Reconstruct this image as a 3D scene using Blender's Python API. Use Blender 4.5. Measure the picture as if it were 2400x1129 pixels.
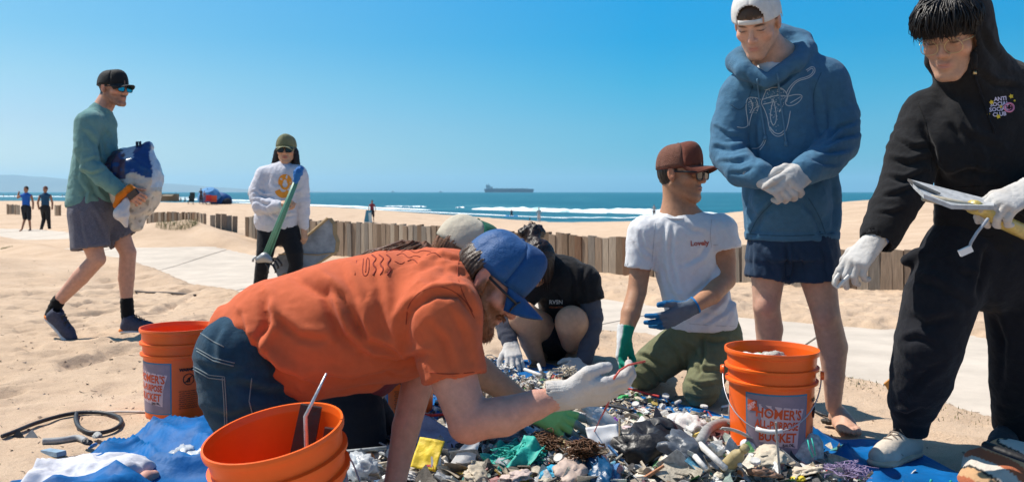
import bpy, math, random
import numpy as np
from mathutils import Vector, Matrix
from mathutils.bvhtree import BVHTree
random.seed(7); np.random.seed(7)
sc = bpy.context.scene
for o in list(bpy.data.objects): bpy.data.objects.remove(o)
COL = sc.collection
# ---------------------------------------------------------------- camera, sky, sun, exposure
F = 2100.0; CH = 0.93                       # focal length in photo pixels, camera height
cam_d = bpy.data.cameras.new('camera'); cam = bpy.data.objects.new('camera', cam_d); COL.objects.link(cam)
cam.location = (0, 0, CH); cam.rotation_euler = (math.radians(90), 0, 0)
cam_d.sensor_width = 36; cam_d.lens = F/2400*36; cam_d.shift_y = -114.5/2400
cam_d.clip_start = .05; cam_d.clip_end = 90000
cam_d.dof.use_dof = True; cam_d.dof.focus_distance = 3.1; cam_d.dof.aperture_fstop = 7.1
sc.camera = cam
SUN_EL = math.radians(57); SUN_AZ = math.radians(24)      # from the left, a little from the sea side
sdir = Vector((-math.cos(SUN_EL)*math.cos(SUN_AZ), math.cos(SUN_EL)*math.sin(SUN_AZ), math.sin(SUN_EL)))
sun_d = bpy.data.lights.new('sun', 'SUN'); sun = bpy.data.objects.new('sun', sun_d); COL.objects.link(sun)
sun_d.energy = 5.0; sun_d.angle = math.radians(.5); sun_d.color = (1, .93, .83)
sun.rotation_euler = sdir.to_track_quat('Z', 'Y').to_euler()
world = bpy.data.worlds.new('World'); sc.world = world; world.use_nodes = True
wn = world.node_tree; wn.nodes.clear()
def wnode(t, **k):
    n = wn.nodes.new(t)
    for a, b in k.items(): setattr(n, a, b)
    return n
sky = wnode('ShaderNodeTexSky', sky_type='NISHITA', sun_disc=False)
sky.sun_elevation = SUN_EL; sky.sun_rotation = math.atan2(sdir.x, sdir.y)
sky.altitude = 0; sky.air_density = 1.0; sky.dust_density = .6; sky.ozone_density = 3.0
wtc = wnode('ShaderNodeTexCoord'); wsep = wnode('ShaderNodeSeparateXYZ')
wn.links.new(wtc.outputs['Generated'], wsep.inputs[0])
SKY_R = [(0.0, (0.0871, 0.5809, 1.0459)), (0.0048, (0.0871, 0.5809, 1.0459)), (0.0238, (0.1834, 0.6888, 1.0769)), (0.0712, (0.1998, 0.7231, 1.0034)), (0.1182, (0.09, 0.754, 1.0102)), (0.1644, (0.004, 0.7502, 1.071)), (0.2073, (0.004, 0.8044, 1.1489)), (0.42, (0.22, 0.8044, 1.1489)), (1.0, (0.50, 0.86, 1.12))]
SKY_L = [(0.0, (0.9161, 0.983, 1.0737)), (0.0048, (0.9161, 0.983, 1.0737)), (0.0238, (0.8836, 0.9834, 1.1138)), (0.0712, (0.789, 0.8921, 1.013)), (0.1182, (0.7063, 0.9359, 0.9695)), (0.1644, (0.5314, 0.9272, 0.9889)), (0.2073, (0.514, 0.959, 1.0331)), (0.4, (0.514, 0.959, 1.0331))]
def sky_ramp(st):
    r = wnode('ShaderNodeValToRGB'); wn.links.new(wsep.outputs['Z'], r.inputs[0]); e = r.color_ramp.elements
    e[0].position = st[0][0]; e[0].color = (*st[0][1], 1); e[1].position = st[-1][0]; e[1].color = (*st[-1][1], 1)
    for p, c in st[1:-1]: q = e.new(p); q.color = (*c, 1)
    return r.outputs[0]
wd = wnode('ShaderNodeVectorMath', operation='DOT_PRODUCT'); wn.links.new(wtc.outputs['Generated'], wd.inputs[0]); wd.inputs[1].default_value = (-1, 0, 0)
wmr = wnode('ShaderNodeMapRange'); wmr.inputs[1].default_value = -.15; wmr.inputs[2].default_value = .49   # the sky pales towards the sun's side
wn.links.new(wd.outputs['Value'], wmr.inputs[0])
wl = wnode('ShaderNodeMix', data_type='RGBA'); wn.links.new(wmr.outputs[0], wl.inputs[0]); wn.links.new(sky_ramp(SKY_R), wl.inputs[6]); wn.links.new(sky_ramp(SKY_L), wl.inputs[7])
wm = wnode('ShaderNodeMix', data_type='RGBA', blend_type='MULTIPLY'); wm.inputs[0].default_value = 1
wn.links.new(sky.outputs[0], wm.inputs[6]); wn.links.new(wl.outputs[2], wm.inputs[7]); wl = wm
bg = wnode('ShaderNodeBackground'); bg.inputs[1].default_value = .092
wo = wnode('ShaderNodeOutputWorld'); wn.links.new(wl.outputs[2], bg.inputs[0]); wn.links.new(bg.outputs[0], wo.inputs[0])
vs = sc.view_settings
vs.view_transform = 'Standard'; vs.look = 'None'; vs.gamma = 1; vs.use_curve_mapping = False; vs.exposure = 0.38
sc.cycles.max_bounces = 6; sc.cycles.volume_bounces = 1; sc.cycles.use_denoising = True
# ---------------------------------------------------------------- helpers
def P(px, py, d):                            # a point of the place from its bearing in the photo and its distance
    return np.array([(px-1200)/F*d, d, CH-(py-450)/F*d])
def V3(*a): return np.array(a, float)
def unit(v): v = np.array(v, float); return v/np.linalg.norm(v)
_rng = np.random.RandomState(3)
_perm = _rng.permutation(256); _perm = np.concatenate([_perm]*3)
_grad = _rng.randn(256, 3); _grad /= np.linalg.norm(_grad, axis=1)[:, None]
def noise(Pn, seed=0):                       # gradient noise, N x 3 -> N, about -0.7..0.7
    Pn = np.asarray(Pn, float) + seed*17.31
    i = np.floor(Pn).astype(int); f = Pn-i; u = f*f*(3-2*f); i &= 255
    def g(dx, dy, dz):
        h = _perm[_perm[_perm[(i[:, 0]+dx) & 255]+((i[:, 1]+dy) & 255)]+((i[:, 2]+dz) & 255)]
        return _grad[h, 0]*(f[:, 0]-dx)+_grad[h, 1]*(f[:, 1]-dy)+_grad[h, 2]*(f[:, 2]-dz)
    x0 = g(0,0,0)*(1-u[:, 0])+g(1,0,0)*u[:, 0]; x1 = g(0,1,0)*(1-u[:, 0])+g(1,1,0)*u[:, 0]
    y0 = g(0,0,1)*(1-u[:, 0])+g(1,0,1)*u[:, 0]; y1 = g(0,1,1)*(1-u[:, 0])+g(1,1,1)*u[:, 0]
    a = x0*(1-u[:, 1])+x1*u[:, 1]; b = y0*(1-u[:, 1])+y1*u[:, 1]
    return a*(1-u[:, 2])+b*u[:, 2]
def fbm(Pn, o=3, seed=0):
    r = 0; a = 1; Pn = np.asarray(Pn, float)
    for k in range(o): r = r+a*noise(Pn*2**k, seed+k); a *= .5
    return r
def mesh_of(name, V, Fc, smooth=True):
    me = bpy.data.meshes.new(name)
    V = np.asarray(V, np.float32)
    if isinstance(Fc, np.ndarray):
        n, k = Fc.shape
        me.vertices.add(len(V)); me.vertices.foreach_set('co', V.ravel())
        me.loops.add(n*k); me.loops.foreach_set('vertex_index', Fc.astype(np.int32).ravel())
        me.polygons.add(n); me.polygons.foreach_set('loop_start', np.arange(0, n*k, k, dtype=np.int32))
        me.update(calc_edges=True)
    else:
        me.from_pydata(V.tolist(), [], [list(map(int, f)) for f in Fc])
    if smooth: me.polygons.foreach_set('use_smooth', np.ones(len(me.polygons), bool))
    me.update(); return me
def colour(me, C):
    C = np.asarray(C, np.float32)
    if C.shape[1] == 3: C = np.hstack([C, np.ones((len(C), 1), np.float32)])
    a = me.color_attributes.new('Col', 'FLOAT_COLOR', 'POINT'); a.data.foreach_set('color', C.ravel())
def obj(name, me, mat=None, parent=None, label=None, cat=None, group=None, kind=None):
    o = bpy.data.objects.new(name, me); COL.objects.link(o)
    if mat is not None:
        for m in (mat if isinstance(mat, (list, tuple)) else [mat]): me.materials.append(m)
    if parent is not None:
        o.parent = parent
        if parent.matrix_basis != Matrix.Identity(4): o.matrix_parent_inverse = parent.matrix_basis.inverted()
    tag(o, label, cat, group, kind); return o
def tag(o, label=None, cat=None, group=None, kind=None):
    if label: o['label'] = label
    if cat: o['category'] = cat
    if group: o['group'] = group
    if kind: o['kind'] = kind
    return o
def empty(name, loc, label, cat, group=None):
    o = bpy.data.objects.new(name, None); COL.objects.link(o); o.location = tuple(loc); o.empty_display_size = .1
    return tag(o, label, cat, group)
def copy_tree(o, parent=None, M=None):
    c = o.copy(); COL.objects.link(c); c.parent = parent
    for ch in list(o.children): copy_tree(ch, c)
    return c
# ---------------------------------------------------------------- materials
def mat(name, col=(.5,.5,.5), rough=.7, bump=0., bscale=60., var=0., vscale=8., metal=0., spec=.5, attr=False, alpha=1., trans=0., sheen=0., sub=0., weave=0., wscale=900., stretch=None, ior=1.45):
    m = bpy.data.materials.new(name); m.use_nodes = True; nt = m.node_tree; b = nt.nodes['Principled BSDF']
    b.inputs['Base Color'].default_value = (*col, 1); b.inputs['Roughness'].default_value = rough
    b.inputs['Metallic'].default_value = metal; b.inputs['Specular IOR Level'].default_value = spec
    b.inputs['Alpha'].default_value = alpha; b.inputs['Transmission Weight'].default_value = trans; b.inputs['IOR'].default_value = ior
    if sheen: b.inputs['Sheen Weight'].default_value = sheen
    if sub:
        b.inputs['Subsurface Weight'].default_value = sub; b.inputs['Subsurface Radius'].default_value = (.012, .004, .002); b.inputs['Subsurface Scale'].default_value = 1
    N = nt.nodes; L = nt.links
    tc = N.new('ShaderNodeTexCoord'); src = tc.outputs['Object']
    if stretch:
        mp = N.new('ShaderNodeMapping'); mp.inputs['Scale'].default_value = stretch; L.new(src, mp.inputs[0]); src = mp.outputs[0]
    base = None
    if attr:
        at = N.new('ShaderNodeAttribute'); at.attribute_name = 'Col'; base = at.outputs['Color']; L.new(base, b.inputs['Base Color'])
    if var:
        n = N.new('ShaderNodeTexNoise'); n.inputs['Scale'].default_value = vscale; n.inputs['Detail'].default_value = 6; n.inputs['Roughness'].default_value = .65
        L.new(src, n.inputs['Vector'])
        mr = N.new('ShaderNodeMapRange'); mr.inputs[1].default_value = .3; mr.inputs[2].default_value = .7; mr.inputs[3].default_value = 1-var; mr.inputs[4].default_value = 1+var
        L.new(n.outputs[0], mr.inputs[0])
        mx = N.new('ShaderNodeMix'); mx.data_type = 'RGBA'; mx.blend_type = 'MULTIPLY'; mx.inputs[0].default_value = 1
        if base is not None: L.new(base, mx.inputs[6])
        else: mx.inputs[6].default_value = (*col, 1)
        L.new(mr.outputs[0], mx.inputs[7]); L.new(mx.outputs[2], b.inputs['Base Color'])
    last = None
    if bump:
        n = N.new('ShaderNodeTexNoise'); n.inputs['Scale'].default_value = bscale; n.inputs['Detail'].default_value = 5; L.new(src, n.inputs['Vector'])
        bp = N.new('ShaderNodeBump'); bp.inputs['Strength'].default_value = 1; bp.inputs['Distance'].default_value = bump; L.new(n.outputs[0], bp.inputs['Height']); last = bp.outputs[0]
    if weave:
        n = N.new('ShaderNodeTexVoronoi'); n.inputs['Scale'].default_value = wscale; L.new(src, n.inputs['Vector'])
        bp = N.new('ShaderNodeBump'); bp.inputs['Strength'].default_value = 1; bp.inputs['Distance'].default_value = weave; L.new(n.outputs[0], bp.inputs['Height'])
        if last is not None: L.new(last, bp.inputs['Normal'])
        last = bp.outputs[0]
    if last is not None: L.new(last, b.inputs['Normal'])
    return m
def cloth(name, col, var=.08, rough=.9, **k):
    k.setdefault('bump', .0065); k.setdefault('bscale', 26); k.setdefault('weave', .0005); k.setdefault('vscale', 40); k.setdefault('spec', .15); k.setdefault('sheen', .08)
    return mat(name, col, rough, var=var, **k)
# ---------------------------------------------------------------- shapes from smooth distance fields
class SDF:
    def __init__(s): s.p = []
    def cone(s, a, b, ra, rb, k=.02, op='+', flat=None, endcut=False, startcut=False):
        a = np.array(a, float); b = np.array(b, float); R = max(ra, rb)*1.02
        if flat and flat[1] > 1: R *= flat[1]
        s.p.append(('c', op, k, a, b, ra, rb, flat, endcut, startcut, np.minimum(a, b)-R, np.maximum(a, b)+R)); return s
    def chain(s, pts, rs, k=.02, **kw):
        for i in range(len(pts)-1): s.cone(pts[i], pts[i+1], rs[i], rs[i+1], k if i == 0 else min(k, .006), **kw)
        return s
    def ell(s, c, r, R=None, k=.02, op='+'):
        c = np.array(c, float); R = np.eye(3) if R is None else np.array(R, float); m = max(r)
        s.p.append(('e', op, k, c, np.array(r, float), R, None, None, None, None, c-m, c+m)); return s
    def cut(s, pt, n, box=None):                       # removes the side n points to (inside box only, when given)
        lo, hi = (np.array(box[0]), np.array(box[1])) if box is not None else (None, None)
        s.p.append(('p', 'x', 0, np.array(pt, float), unit(n), None, None, None, None, None, lo, hi)); return s
    def eval(s, h=.009, fine=()):
        add = [q for q in s.p if q[1] == '+']
        lo = np.min([q[10] for q in add], 0)-4*h; hi = np.max([q[11] for q in add], 0)+4*h
        ax = []
        for k in range(3):
            c = [lo[k]]
            while c[-1] < hi[k]:
                st = h
                for f in fine:
                    if f[0][k]-h <= c[-1] <= f[1][k]: st = min(st, f[2])
                c.append(c[-1]+st)
            ax.append(np.array(c, np.float32))
        D = np.full([len(a) for a in ax], 1., np.float32)
        for (t, op, k, a, b, ra, rb, flat, ec, stc, pl, ph) in s.p:
            if t == 'p' and pl is None: sl = [slice(0, len(x)) for x in ax]
            else:
                m = (k*1.2+3*h) if t != 'p' else 0
                sl = [slice(max(0, int(np.searchsorted(ax[i], pl[i]-m))-1), int(np.searchsorted(ax[i], ph[i]+m))+1) for i in range(3)]
            X = ax[0][sl[0]][:, None, None]; Y = ax[1][sl[1]][None, :, None]; Z = ax[2][sl[2]][None, None, :]
            if X.size*Y.size*Z.size == 0: continue
            if t == 'p':
                d = (X-a[0])*b[0]+(Y-a[1])*b[1]+(Z-a[2])*b[2]
                D[tuple(sl)] = np.maximum(D[tuple(sl)], d); continue
            if t == 'e':
                x = X-a[0]; y = Y-a[1]; z = Z-a[2]; R = ra; r = b
                q = [(x*R[0][j]+y*R[1][j]+z*R[2][j]).astype(np.float32) for j in range(3)]
                k0 = np.sqrt((q[0]/r[0])**2+(q[1]/r[1])**2+(q[2]/r[2])**2)+1e-6
                k1 = np.sqrt((q[0]/r[0]**2)**2+(q[1]/r[1]**2)**2+(q[2]/r[2]**2)**2)+1e-6
                d = k0*(k0-1)/k1
            else:
                x = X-a[0]; y = Y-a[1]; z = Z-a[2]; ba = (b-a).astype(np.float64); L2 = max(float(ba@ba), 1e-9)
                fs = 1.
                if flat:
                    n = unit(flat[0]); n = n-ba*(n@ba)/L2; n = unit(n); g = (x*n[0]+y*n[1]+z*n[2])*(1/flat[1]-1)
                    x = x+g*n[0]; y = y+g*n[1]; z = z+g*n[2]; fs = min(1., flat[1])
                tt = np.clip((x*ba[0]+y*ba[1]+z*ba[2])/L2, 0, 1)
                d = (np.sqrt((x-tt*ba[0])**2+(y-tt*ba[1])**2+(z-tt*ba[2])**2)-(ra+(rb-ra)*tt))*fs
                if ec or stc:
                    L = math.sqrt(L2); pr = ((X-a[0])*ba[0]+(Y-a[1])*ba[1]+(Z-a[2])*ba[2])/L
                    if ec: d = np.maximum(d, pr-L)
                    if stc: d = np.maximum(d, -pr)
            d = d.astype(np.float32); cur = D[tuple(sl)]
            if op == '+':
                if k > 0:
                    hh = np.clip(.5+.5*(cur-d)/k, 0, 1); D[tuple(sl)] = cur*(1-hh)+d*hh-k*hh*(1-hh)
                else: D[tuple(sl)] = np.minimum(cur, d)
            else:
                d = -d
                if k > 0:
                    hh = np.clip(.5-.5*(cur-d)/k, 0, 1); D[tuple(sl)] = cur*(1-hh)+d*hh+k*hh*(1-hh)
                else: D[tuple(sl)] = np.maximum(cur, d)
        return D, ax
    def mesh(s, h=.009, fine=(), relax=1):
        D, ax = s.eval(h, fine); V, Q = nets(D, ax)
        for _ in range(relax): V = relaxv(V, Q)
        return V, Q
def nets(D, ax):
    s = D < 0
    c = [s[i:s.shape[0]-1+i, j:s.shape[1]-1+j, k:s.shape[2]-1+k] for i in (0, 1) for j in (0, 1) for k in (0, 1)]
    an = c[0].copy(); al = c[0].copy()
    for q in c[1:]: an |= q; al &= q
    mx = an & ~al; cells = np.argwhere(mx); idx = np.full(mx.shape, -1, np.int32); idx[mx] = np.arange(len(cells))
    acc = np.zeros((len(cells), 3)); cnt = np.zeros(len(cells))
    O = [(i, j, k) for i in (0, 1) for j in (0, 1) for k in (0, 1)]
    for a in O:
        for b in O:
            if sum(b)-sum(a) != 1 or any(b[i] < a[i] for i in range(3)): continue
            ia = cells+a; ib = cells+b
            va = D[ia[:, 0], ia[:, 1], ia[:, 2]].astype(float); vb = D[ib[:, 0], ib[:, 1], ib[:, 2]].astype(float)
            m = (va < 0) != (vb < 0); t = np.where(m, va/np.where(m, va-vb, 1), 0)[:, None]
            pa = np.stack([ax[q][ia[:, q]] for q in range(3)], 1); pb = np.stack([ax[q][ib[:, q]] for q in range(3)], 1)
            acc += np.where(m[:, None], pa+(pb-pa)*t, 0); cnt += m
    V = acc/cnt[:, None]; Q = []
    for axn in range(3):
        o = [0, 0, 0]; o[axn] = 1
        A = s[:s.shape[0]-o[0], :s.shape[1]-o[1], :s.shape[2]-o[2]]; B = s[o[0]:, o[1]:, o[2]:]
        e = np.argwhere(A != B); u, v = [q for q in range(3) if q != axn]
        e = e[(e[:, u] > 0) & (e[:, v] > 0) & (e[:, u] < s.shape[u]-1) & (e[:, v] < s.shape[v]-1)]
        def g(du, dv):
            w = e.copy(); w[:, u] += du; w[:, v] += dv; return idx[w[:, 0], w[:, 1], w[:, 2]]
        q = np.stack([g(-1, -1), g(0, -1), g(0, 0), g(-1, 0)], 1)
        ins = A[e[:, 0], e[:, 1], e[:, 2]]
        if axn == 1: ins = ~ins
        q[~ins] = q[~ins][:, ::-1]; Q.append(q)
    Q = np.concatenate(Q); Q = Q[(Q >= 0).all(1)]
    return V, Q
def relaxv(V, Q, w=.5):
    A = np.zeros_like(V); n = np.zeros(len(V))
    for i in range(4):
        j = (i+1) % 4
        for a, b in ((i, j), (j, i)):
            for k in range(3): A[:, k] += np.bincount(Q[:, a], V[Q[:, b], k], len(V))
            n += np.bincount(Q[:, a], minlength=len(V))
    return V*(1-w)+A/np.maximum(n, 1)[:, None]*w
def normals(V, Q):
    f = np.cross(V[Q[:, 2]]-V[Q[:, 0]], V[Q[:, 3]]-V[Q[:, 1]]); N = np.zeros_like(V)
    for i in range(4):
        for k in range(3): N[:, k] += np.bincount(Q[:, i], f[:, k], len(V))
    return N/(np.linalg.norm(N, axis=1)[:, None]+1e-12)
def bone_coords(V, bones):                    # nearest bone: distance along it and its axis
    best = np.full(len(V), 1e9); T = np.zeros(len(V)); AX = np.zeros((len(V), 3)); off = 0
    for a, b in bones:
        a = np.array(a, float); b = np.array(b, float); ba = b-a; L = np.linalg.norm(ba); ba = ba/L
        t = np.clip((V-a)@ba, 0, L); d = np.linalg.norm(V-a-t[:, None]*ba, axis=1); m = d < best
        best[m] = d[m]; T[m] = ((V-a)@ba)[m]+off; AX[m] = ba; off += L+.5
    return T, AX
def folds(V, N, bones, amp=.006, fa=14., fr=4., seed=0):
    """cloth folds: fa = waves per metre along the bone, fr = across it"""
    T, AX = bone_coords(V, bones)
    q = V*fr; al = (q*AX).sum(1)[:, None]*AX; q = q-al; w = fbm(V*2.2, 2, seed+5)
    q = q+AX*(T*fa+w*3.2)[:, None]
    n = noise(q, seed); n2 = noise(q*1.9+3.1, seed+1)
    r = (1-np.abs(n)*2.6).clip(-1, 1)*.7+n2*.8
    q3 = q*3.1+w[:, None]*2
    return (r+.30*(.5-np.abs(noise(q3, seed+2))*3.)+.16*noise(V*38, seed+4))*amp
def creases(V, N, lines, d, face=(0, -1, 0)):
    """named creases: each (points in photo px, width m, depth m, far side) lies on the side of the cloth turned to face"""
    r = np.zeros(len(V)); w0 = np.clip((N@np.array(face, float))*1.6+.25, 0, 1)
    for pts, wd, dp in lines:
        best = np.full(len(V), 1e9); sd = np.zeros(len(V)); tt = np.zeros(len(V)); n = len(pts)-1
        for i in range(n):
            a = P(*pts[i], d)[[0, 2]]; b = P(*pts[i+1], d)[[0, 2]]; Z = V[:, 1]/d
            v = np.stack([V[:, 0]/Z, CH+(V[:, 2]-CH)/Z], 1); ba = b-a; L2 = ba@ba
            t = np.clip(((v-a)@ba)/L2, 0, 1); e = v-a-t[:, None]*ba; q = np.linalg.norm(e, axis=1); m = q < best
            best[m] = q[m]; sd[m] = (np.sign(ba[0]*e[:, 1]-ba[1]*e[:, 0])*q)[m]; tt[m] = ((i+t)/n)[m]
        env = np.sin(np.pi*np.clip(tt*.92+.04, 0, 1))**.5
        r += dp*env*w0*(-np.exp(-(sd/wd)**2)+.85*np.exp(-((sd-1.9*wd)/(1.2*wd))**2))
    return r
# ---------------------------------------------------------------- plain mesh pieces
class MB:
    def __init__(s): s.V = []; s.F = []
    def add(s, V, Fc):
        n = len(s.V); s.V += [tuple(map(float, v)) for v in V]; s.F += [tuple(int(i)+n for i in f) for f in Fc]; return s
    def box(s, c, sz, R=None, taper=1.):
        c = np.array(c, float); h = np.array(sz, float)/2; R = np.eye(3) if R is None else np.array(R)
        V = [c+R@(h*np.array([x*(taper if z > 0 else 1), y*(taper if z > 0 else 1), z])) for z in (-1, 1) for y in (-1, 1) for x in (-1, 1)]
        return s.add(V, [(0,2,3,1), (4,5,7,6), (0,1,5,4), (2,6,7,3), (0,4,6,2), (1,3,7,5)])
    def tube(s, pts, r, n=8, cap=True, ell=1.):
        pts = [np.array(p, float) for p in pts]; rs = r if hasattr(r, '__len__') else [r]*len(pts); V = []; up = None
        for i, p in enumerate(pts):
            t = unit(pts[min(i+1, len(pts)-1)]-pts[max(i-1, 0)]+1e-9)
            if up is None: up = np.array([0, 0, 1.]) if abs(t[2]) < .9 else np.array([1., 0, 0])
            u = unit(np.cross(t, up)); w = np.cross(u, t); up = w
            for k in range(n):
                a = 2*math.pi*k/n; V.append(p+rs[i]*(math.cos(a)*u+math.sin(a)*w*ell))
        Fc = [(i*n+k, i*n+(k+1) % n, (i+1)*n+(k+1) % n, (i+1)*n+k) for i in range(len(pts)-1) for k in range(n)]
        if cap: Fc += [tuple(range(n))[::-1], tuple(range((len(pts)-1)*n, len(pts)*n))]
        return s.add(V, Fc)
    def lathe(s, prof, c=(0,0,0), n=32, R=None, cap=False):
        R = np.eye(3) if R is None else np.array(R); c = np.array(c, float); V = []
        for r, z in prof:
            for k in range(n):
                a = 2*math.pi*k/n; V.append(c+R@np.array([r*math.cos(a), r*math.sin(a), z]))
        m = len(prof); Fc = [(i*n+k, i*n+(k+1) % n, (i+1)*n+(k+1) % n, (i+1)*n+k) for i in range(m-1) for k in range(n)]
        if cap: Fc += [tuple(range(n))[::-1], tuple(range((m-1)*n, m*n))]
        return s.add(V, Fc)
    def grid(s, fn, nu, nv, thick=0.):
        g = np.array([[fn(i/nu, j/nv) for j in range(nv+1)] for i in range(nu+1)], float); V = g.reshape(-1, 3)
        Fc = [(i*(nv+1)+j, (i+1)*(nv+1)+j, (i+1)*(nv+1)+j+1, i*(nv+1)+j+1) for i in range(nu) for j in range(nv)]
        if thick:
            Nn = normals(V, np.array(Fc)); m = len(V); V = np.vstack([V, V-Nn*thick]); F2 = [tuple(q+m for q in f[::-1]) for f in Fc]
            ed = [i*(nv+1) for i in range(nu+1)]+[nu*(nv+1)+j for j in range(1, nv+1)]+[i*(nv+1)+nv for i in range(nu-1, -1, -1)]+[j for j in range(nv-1, 0, -1)]
            Fc = Fc+F2+[(ed[i], ed[i]+m, ed[(i+1) % len(ed)]+m, ed[(i+1) % len(ed)]) for i in range(len(ed))]
        return s.add(V, Fc)
    def build(s, name, m, parent=None, smooth=False, **k):
        return obj(name, mesh_of(name, s.V, s.F, smooth), m, parent, **k)
def sdf_obj(name, S, m, parent=None, h=.009, fine=(), relax=1, disp=None, colf=None, **k):
    V, Q = S.mesh(h, fine, relax)
    if disp is not None:
        N = normals(V, Q); V = V+N*disp(V, N)[:, None]
    me = mesh_of(name, V, Q)
    if colf is not None: colour(me, colf(V, normals(V, Q)))
    return obj(name, me, m, parent, **k)
def bvh(o):
    me = o.data; return BVHTree.FromPolygons([v.co.copy() for v in me.vertices], [tuple(p.vertices) for p in me.polygons])
def drape(V, tree, off=.0015, dirn=(0, 1, 0), back=1.5):        # lays points on a surface along dirn
    out = []; d = Vector(dirn)
    for v in V:
        if dirn == (0, 1, 0): d = (Vector(v)-Vector((0, 0, CH))).normalized()      # P() gives bearings: keep the bearing, find the surface
        h = tree.ray_cast(Vector(v)-d*back, d)
        out.append(np.array(v) if h[0] is None else np.array(h[0]-d*off))
    return np.array(out)
def text_mesh(body, size, ex=0, align='CENTER', res=2, bold=0.):
    cu = bpy.data.curves.new('lettering', 'FONT'); cu.body = body; cu.size = size; cu.align_x = align; cu.resolution_u = res; cu.offset = bold; cu.space_line = .82
    o = bpy.data.objects.new('lettering', cu); COL.objects.link(o); dg = bpy.context.evaluated_depsgraph_get(); dg.update()
    me = bpy.data.meshes.new_from_object(o.evaluated_get(dg)); bpy.data.objects.remove(o)
    V = np.array([v.co[:] for v in me.vertices]) if len(me.vertices) else np.zeros((0, 3)); Fc = [tuple(p.vertices) for p in me.polygons]
    return V, Fc
# ================================================================ the setting
def tps_fit(pts, vals, lam=1e-3):
    pts = np.array(pts, float); n = len(pts); r = np.linalg.norm(pts[:, None]-pts[None], axis=2)
    K = np.where(r > 0, r*r*np.log(r+1e-12), 0)+lam*np.eye(n); Pm = np.hstack([np.ones((n, 1)), pts])
    A = np.block([[K, Pm], [Pm.T, np.zeros((3, 3))]]); w = np.linalg.solve(A, np.concatenate([vals, np.zeros(3)])); return pts, w
CP = []
for a in (-2600, -900, 0, 600, 1200, 1800, 2400, 3300, 5000):
    for y in (1.2, 2.2, 3.6, 5.0): CP.append((a, y, 0.))
    CP.append((a, 8, -.06)); CP.append((a, 500, -5.)); CP.append((a, 3000, -6.))
CP += [(0, 14, -.14), (400, 13, -.14), (530, 18.5, .06), (420, 20, .10), (300, 21, .02), (640, 17.5, -.12), (470, 30, -.1), (150, 23, -.25), (800, 15, -.17), (1300, 12, -.12), (1700, 10, -.08), (2300, 10, -.05), (80, 35, -.55), (-900, 40, -.5), (-900, 120, -.7),
       (490, 94, -.36), (100, 100, -.4), (100, 160, -.7), (450, 150, -1.05), (450, 230, -2.7), (100, 300, -2.8), (-900, 300, -2.8), (870, 68, -1.40), (870, 30, -.62), (800, 118, -1.15), (800, 175, -2.6),
       (1050, 90, -1.5), (1050, 140, -2.65), (1260, 78, -1.80), (1260, 104, -2.5), (1260, 40, -.95), (1480, 60, -1.1), (1480, 98, -2.35), (1480, 125, -2.8), (1700, 32, -.02), (1700, 60, -.55), (1700, 110, -2.6),
       (2040, 38, .56), (2040, 22, .12), (2400, 35, .75), (2040, 90, -1.), (2400, 90, -.8), (2400, 200, -3), (3300, 35, .8), (3300, 90, -.3), (5000, 35, .8)]
_c, _w = tps_fit([((a-1200)/F*2.2, math.log(y)) for a, y, z in CP], np.array([z for a, y, z in CP]))
PATH_TOP = [(-60, 62), (-19, 36), (-9.5, 22), (-5.6, 16.6), (-1.9, 11.7), (.79, 8.5), (1.74, 7.1), (3.2, 5.9), (5.5, 4.6), (9, 3.2)]
PATH_LOW = [(-60, 52), (-19, 29.5), (-9.5, 17.6), (-5.5, 13.2), (-3.75, 10.4), (-2.37, 8.35), (-.7, 7.2), (.8, 5.95), (1.62, 4.85), (2.0, 3.75), (2.6, 2.6), (4, 1.5)]
def path_inside(X, Y):
    tx, ty = np.array(PATH_TOP).T; lx, ly = np.array(PATH_LOW).T
    return np.minimum(np.interp(X, tx, ty)-Y, Y-np.interp(X, lx, ly))*.75
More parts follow.
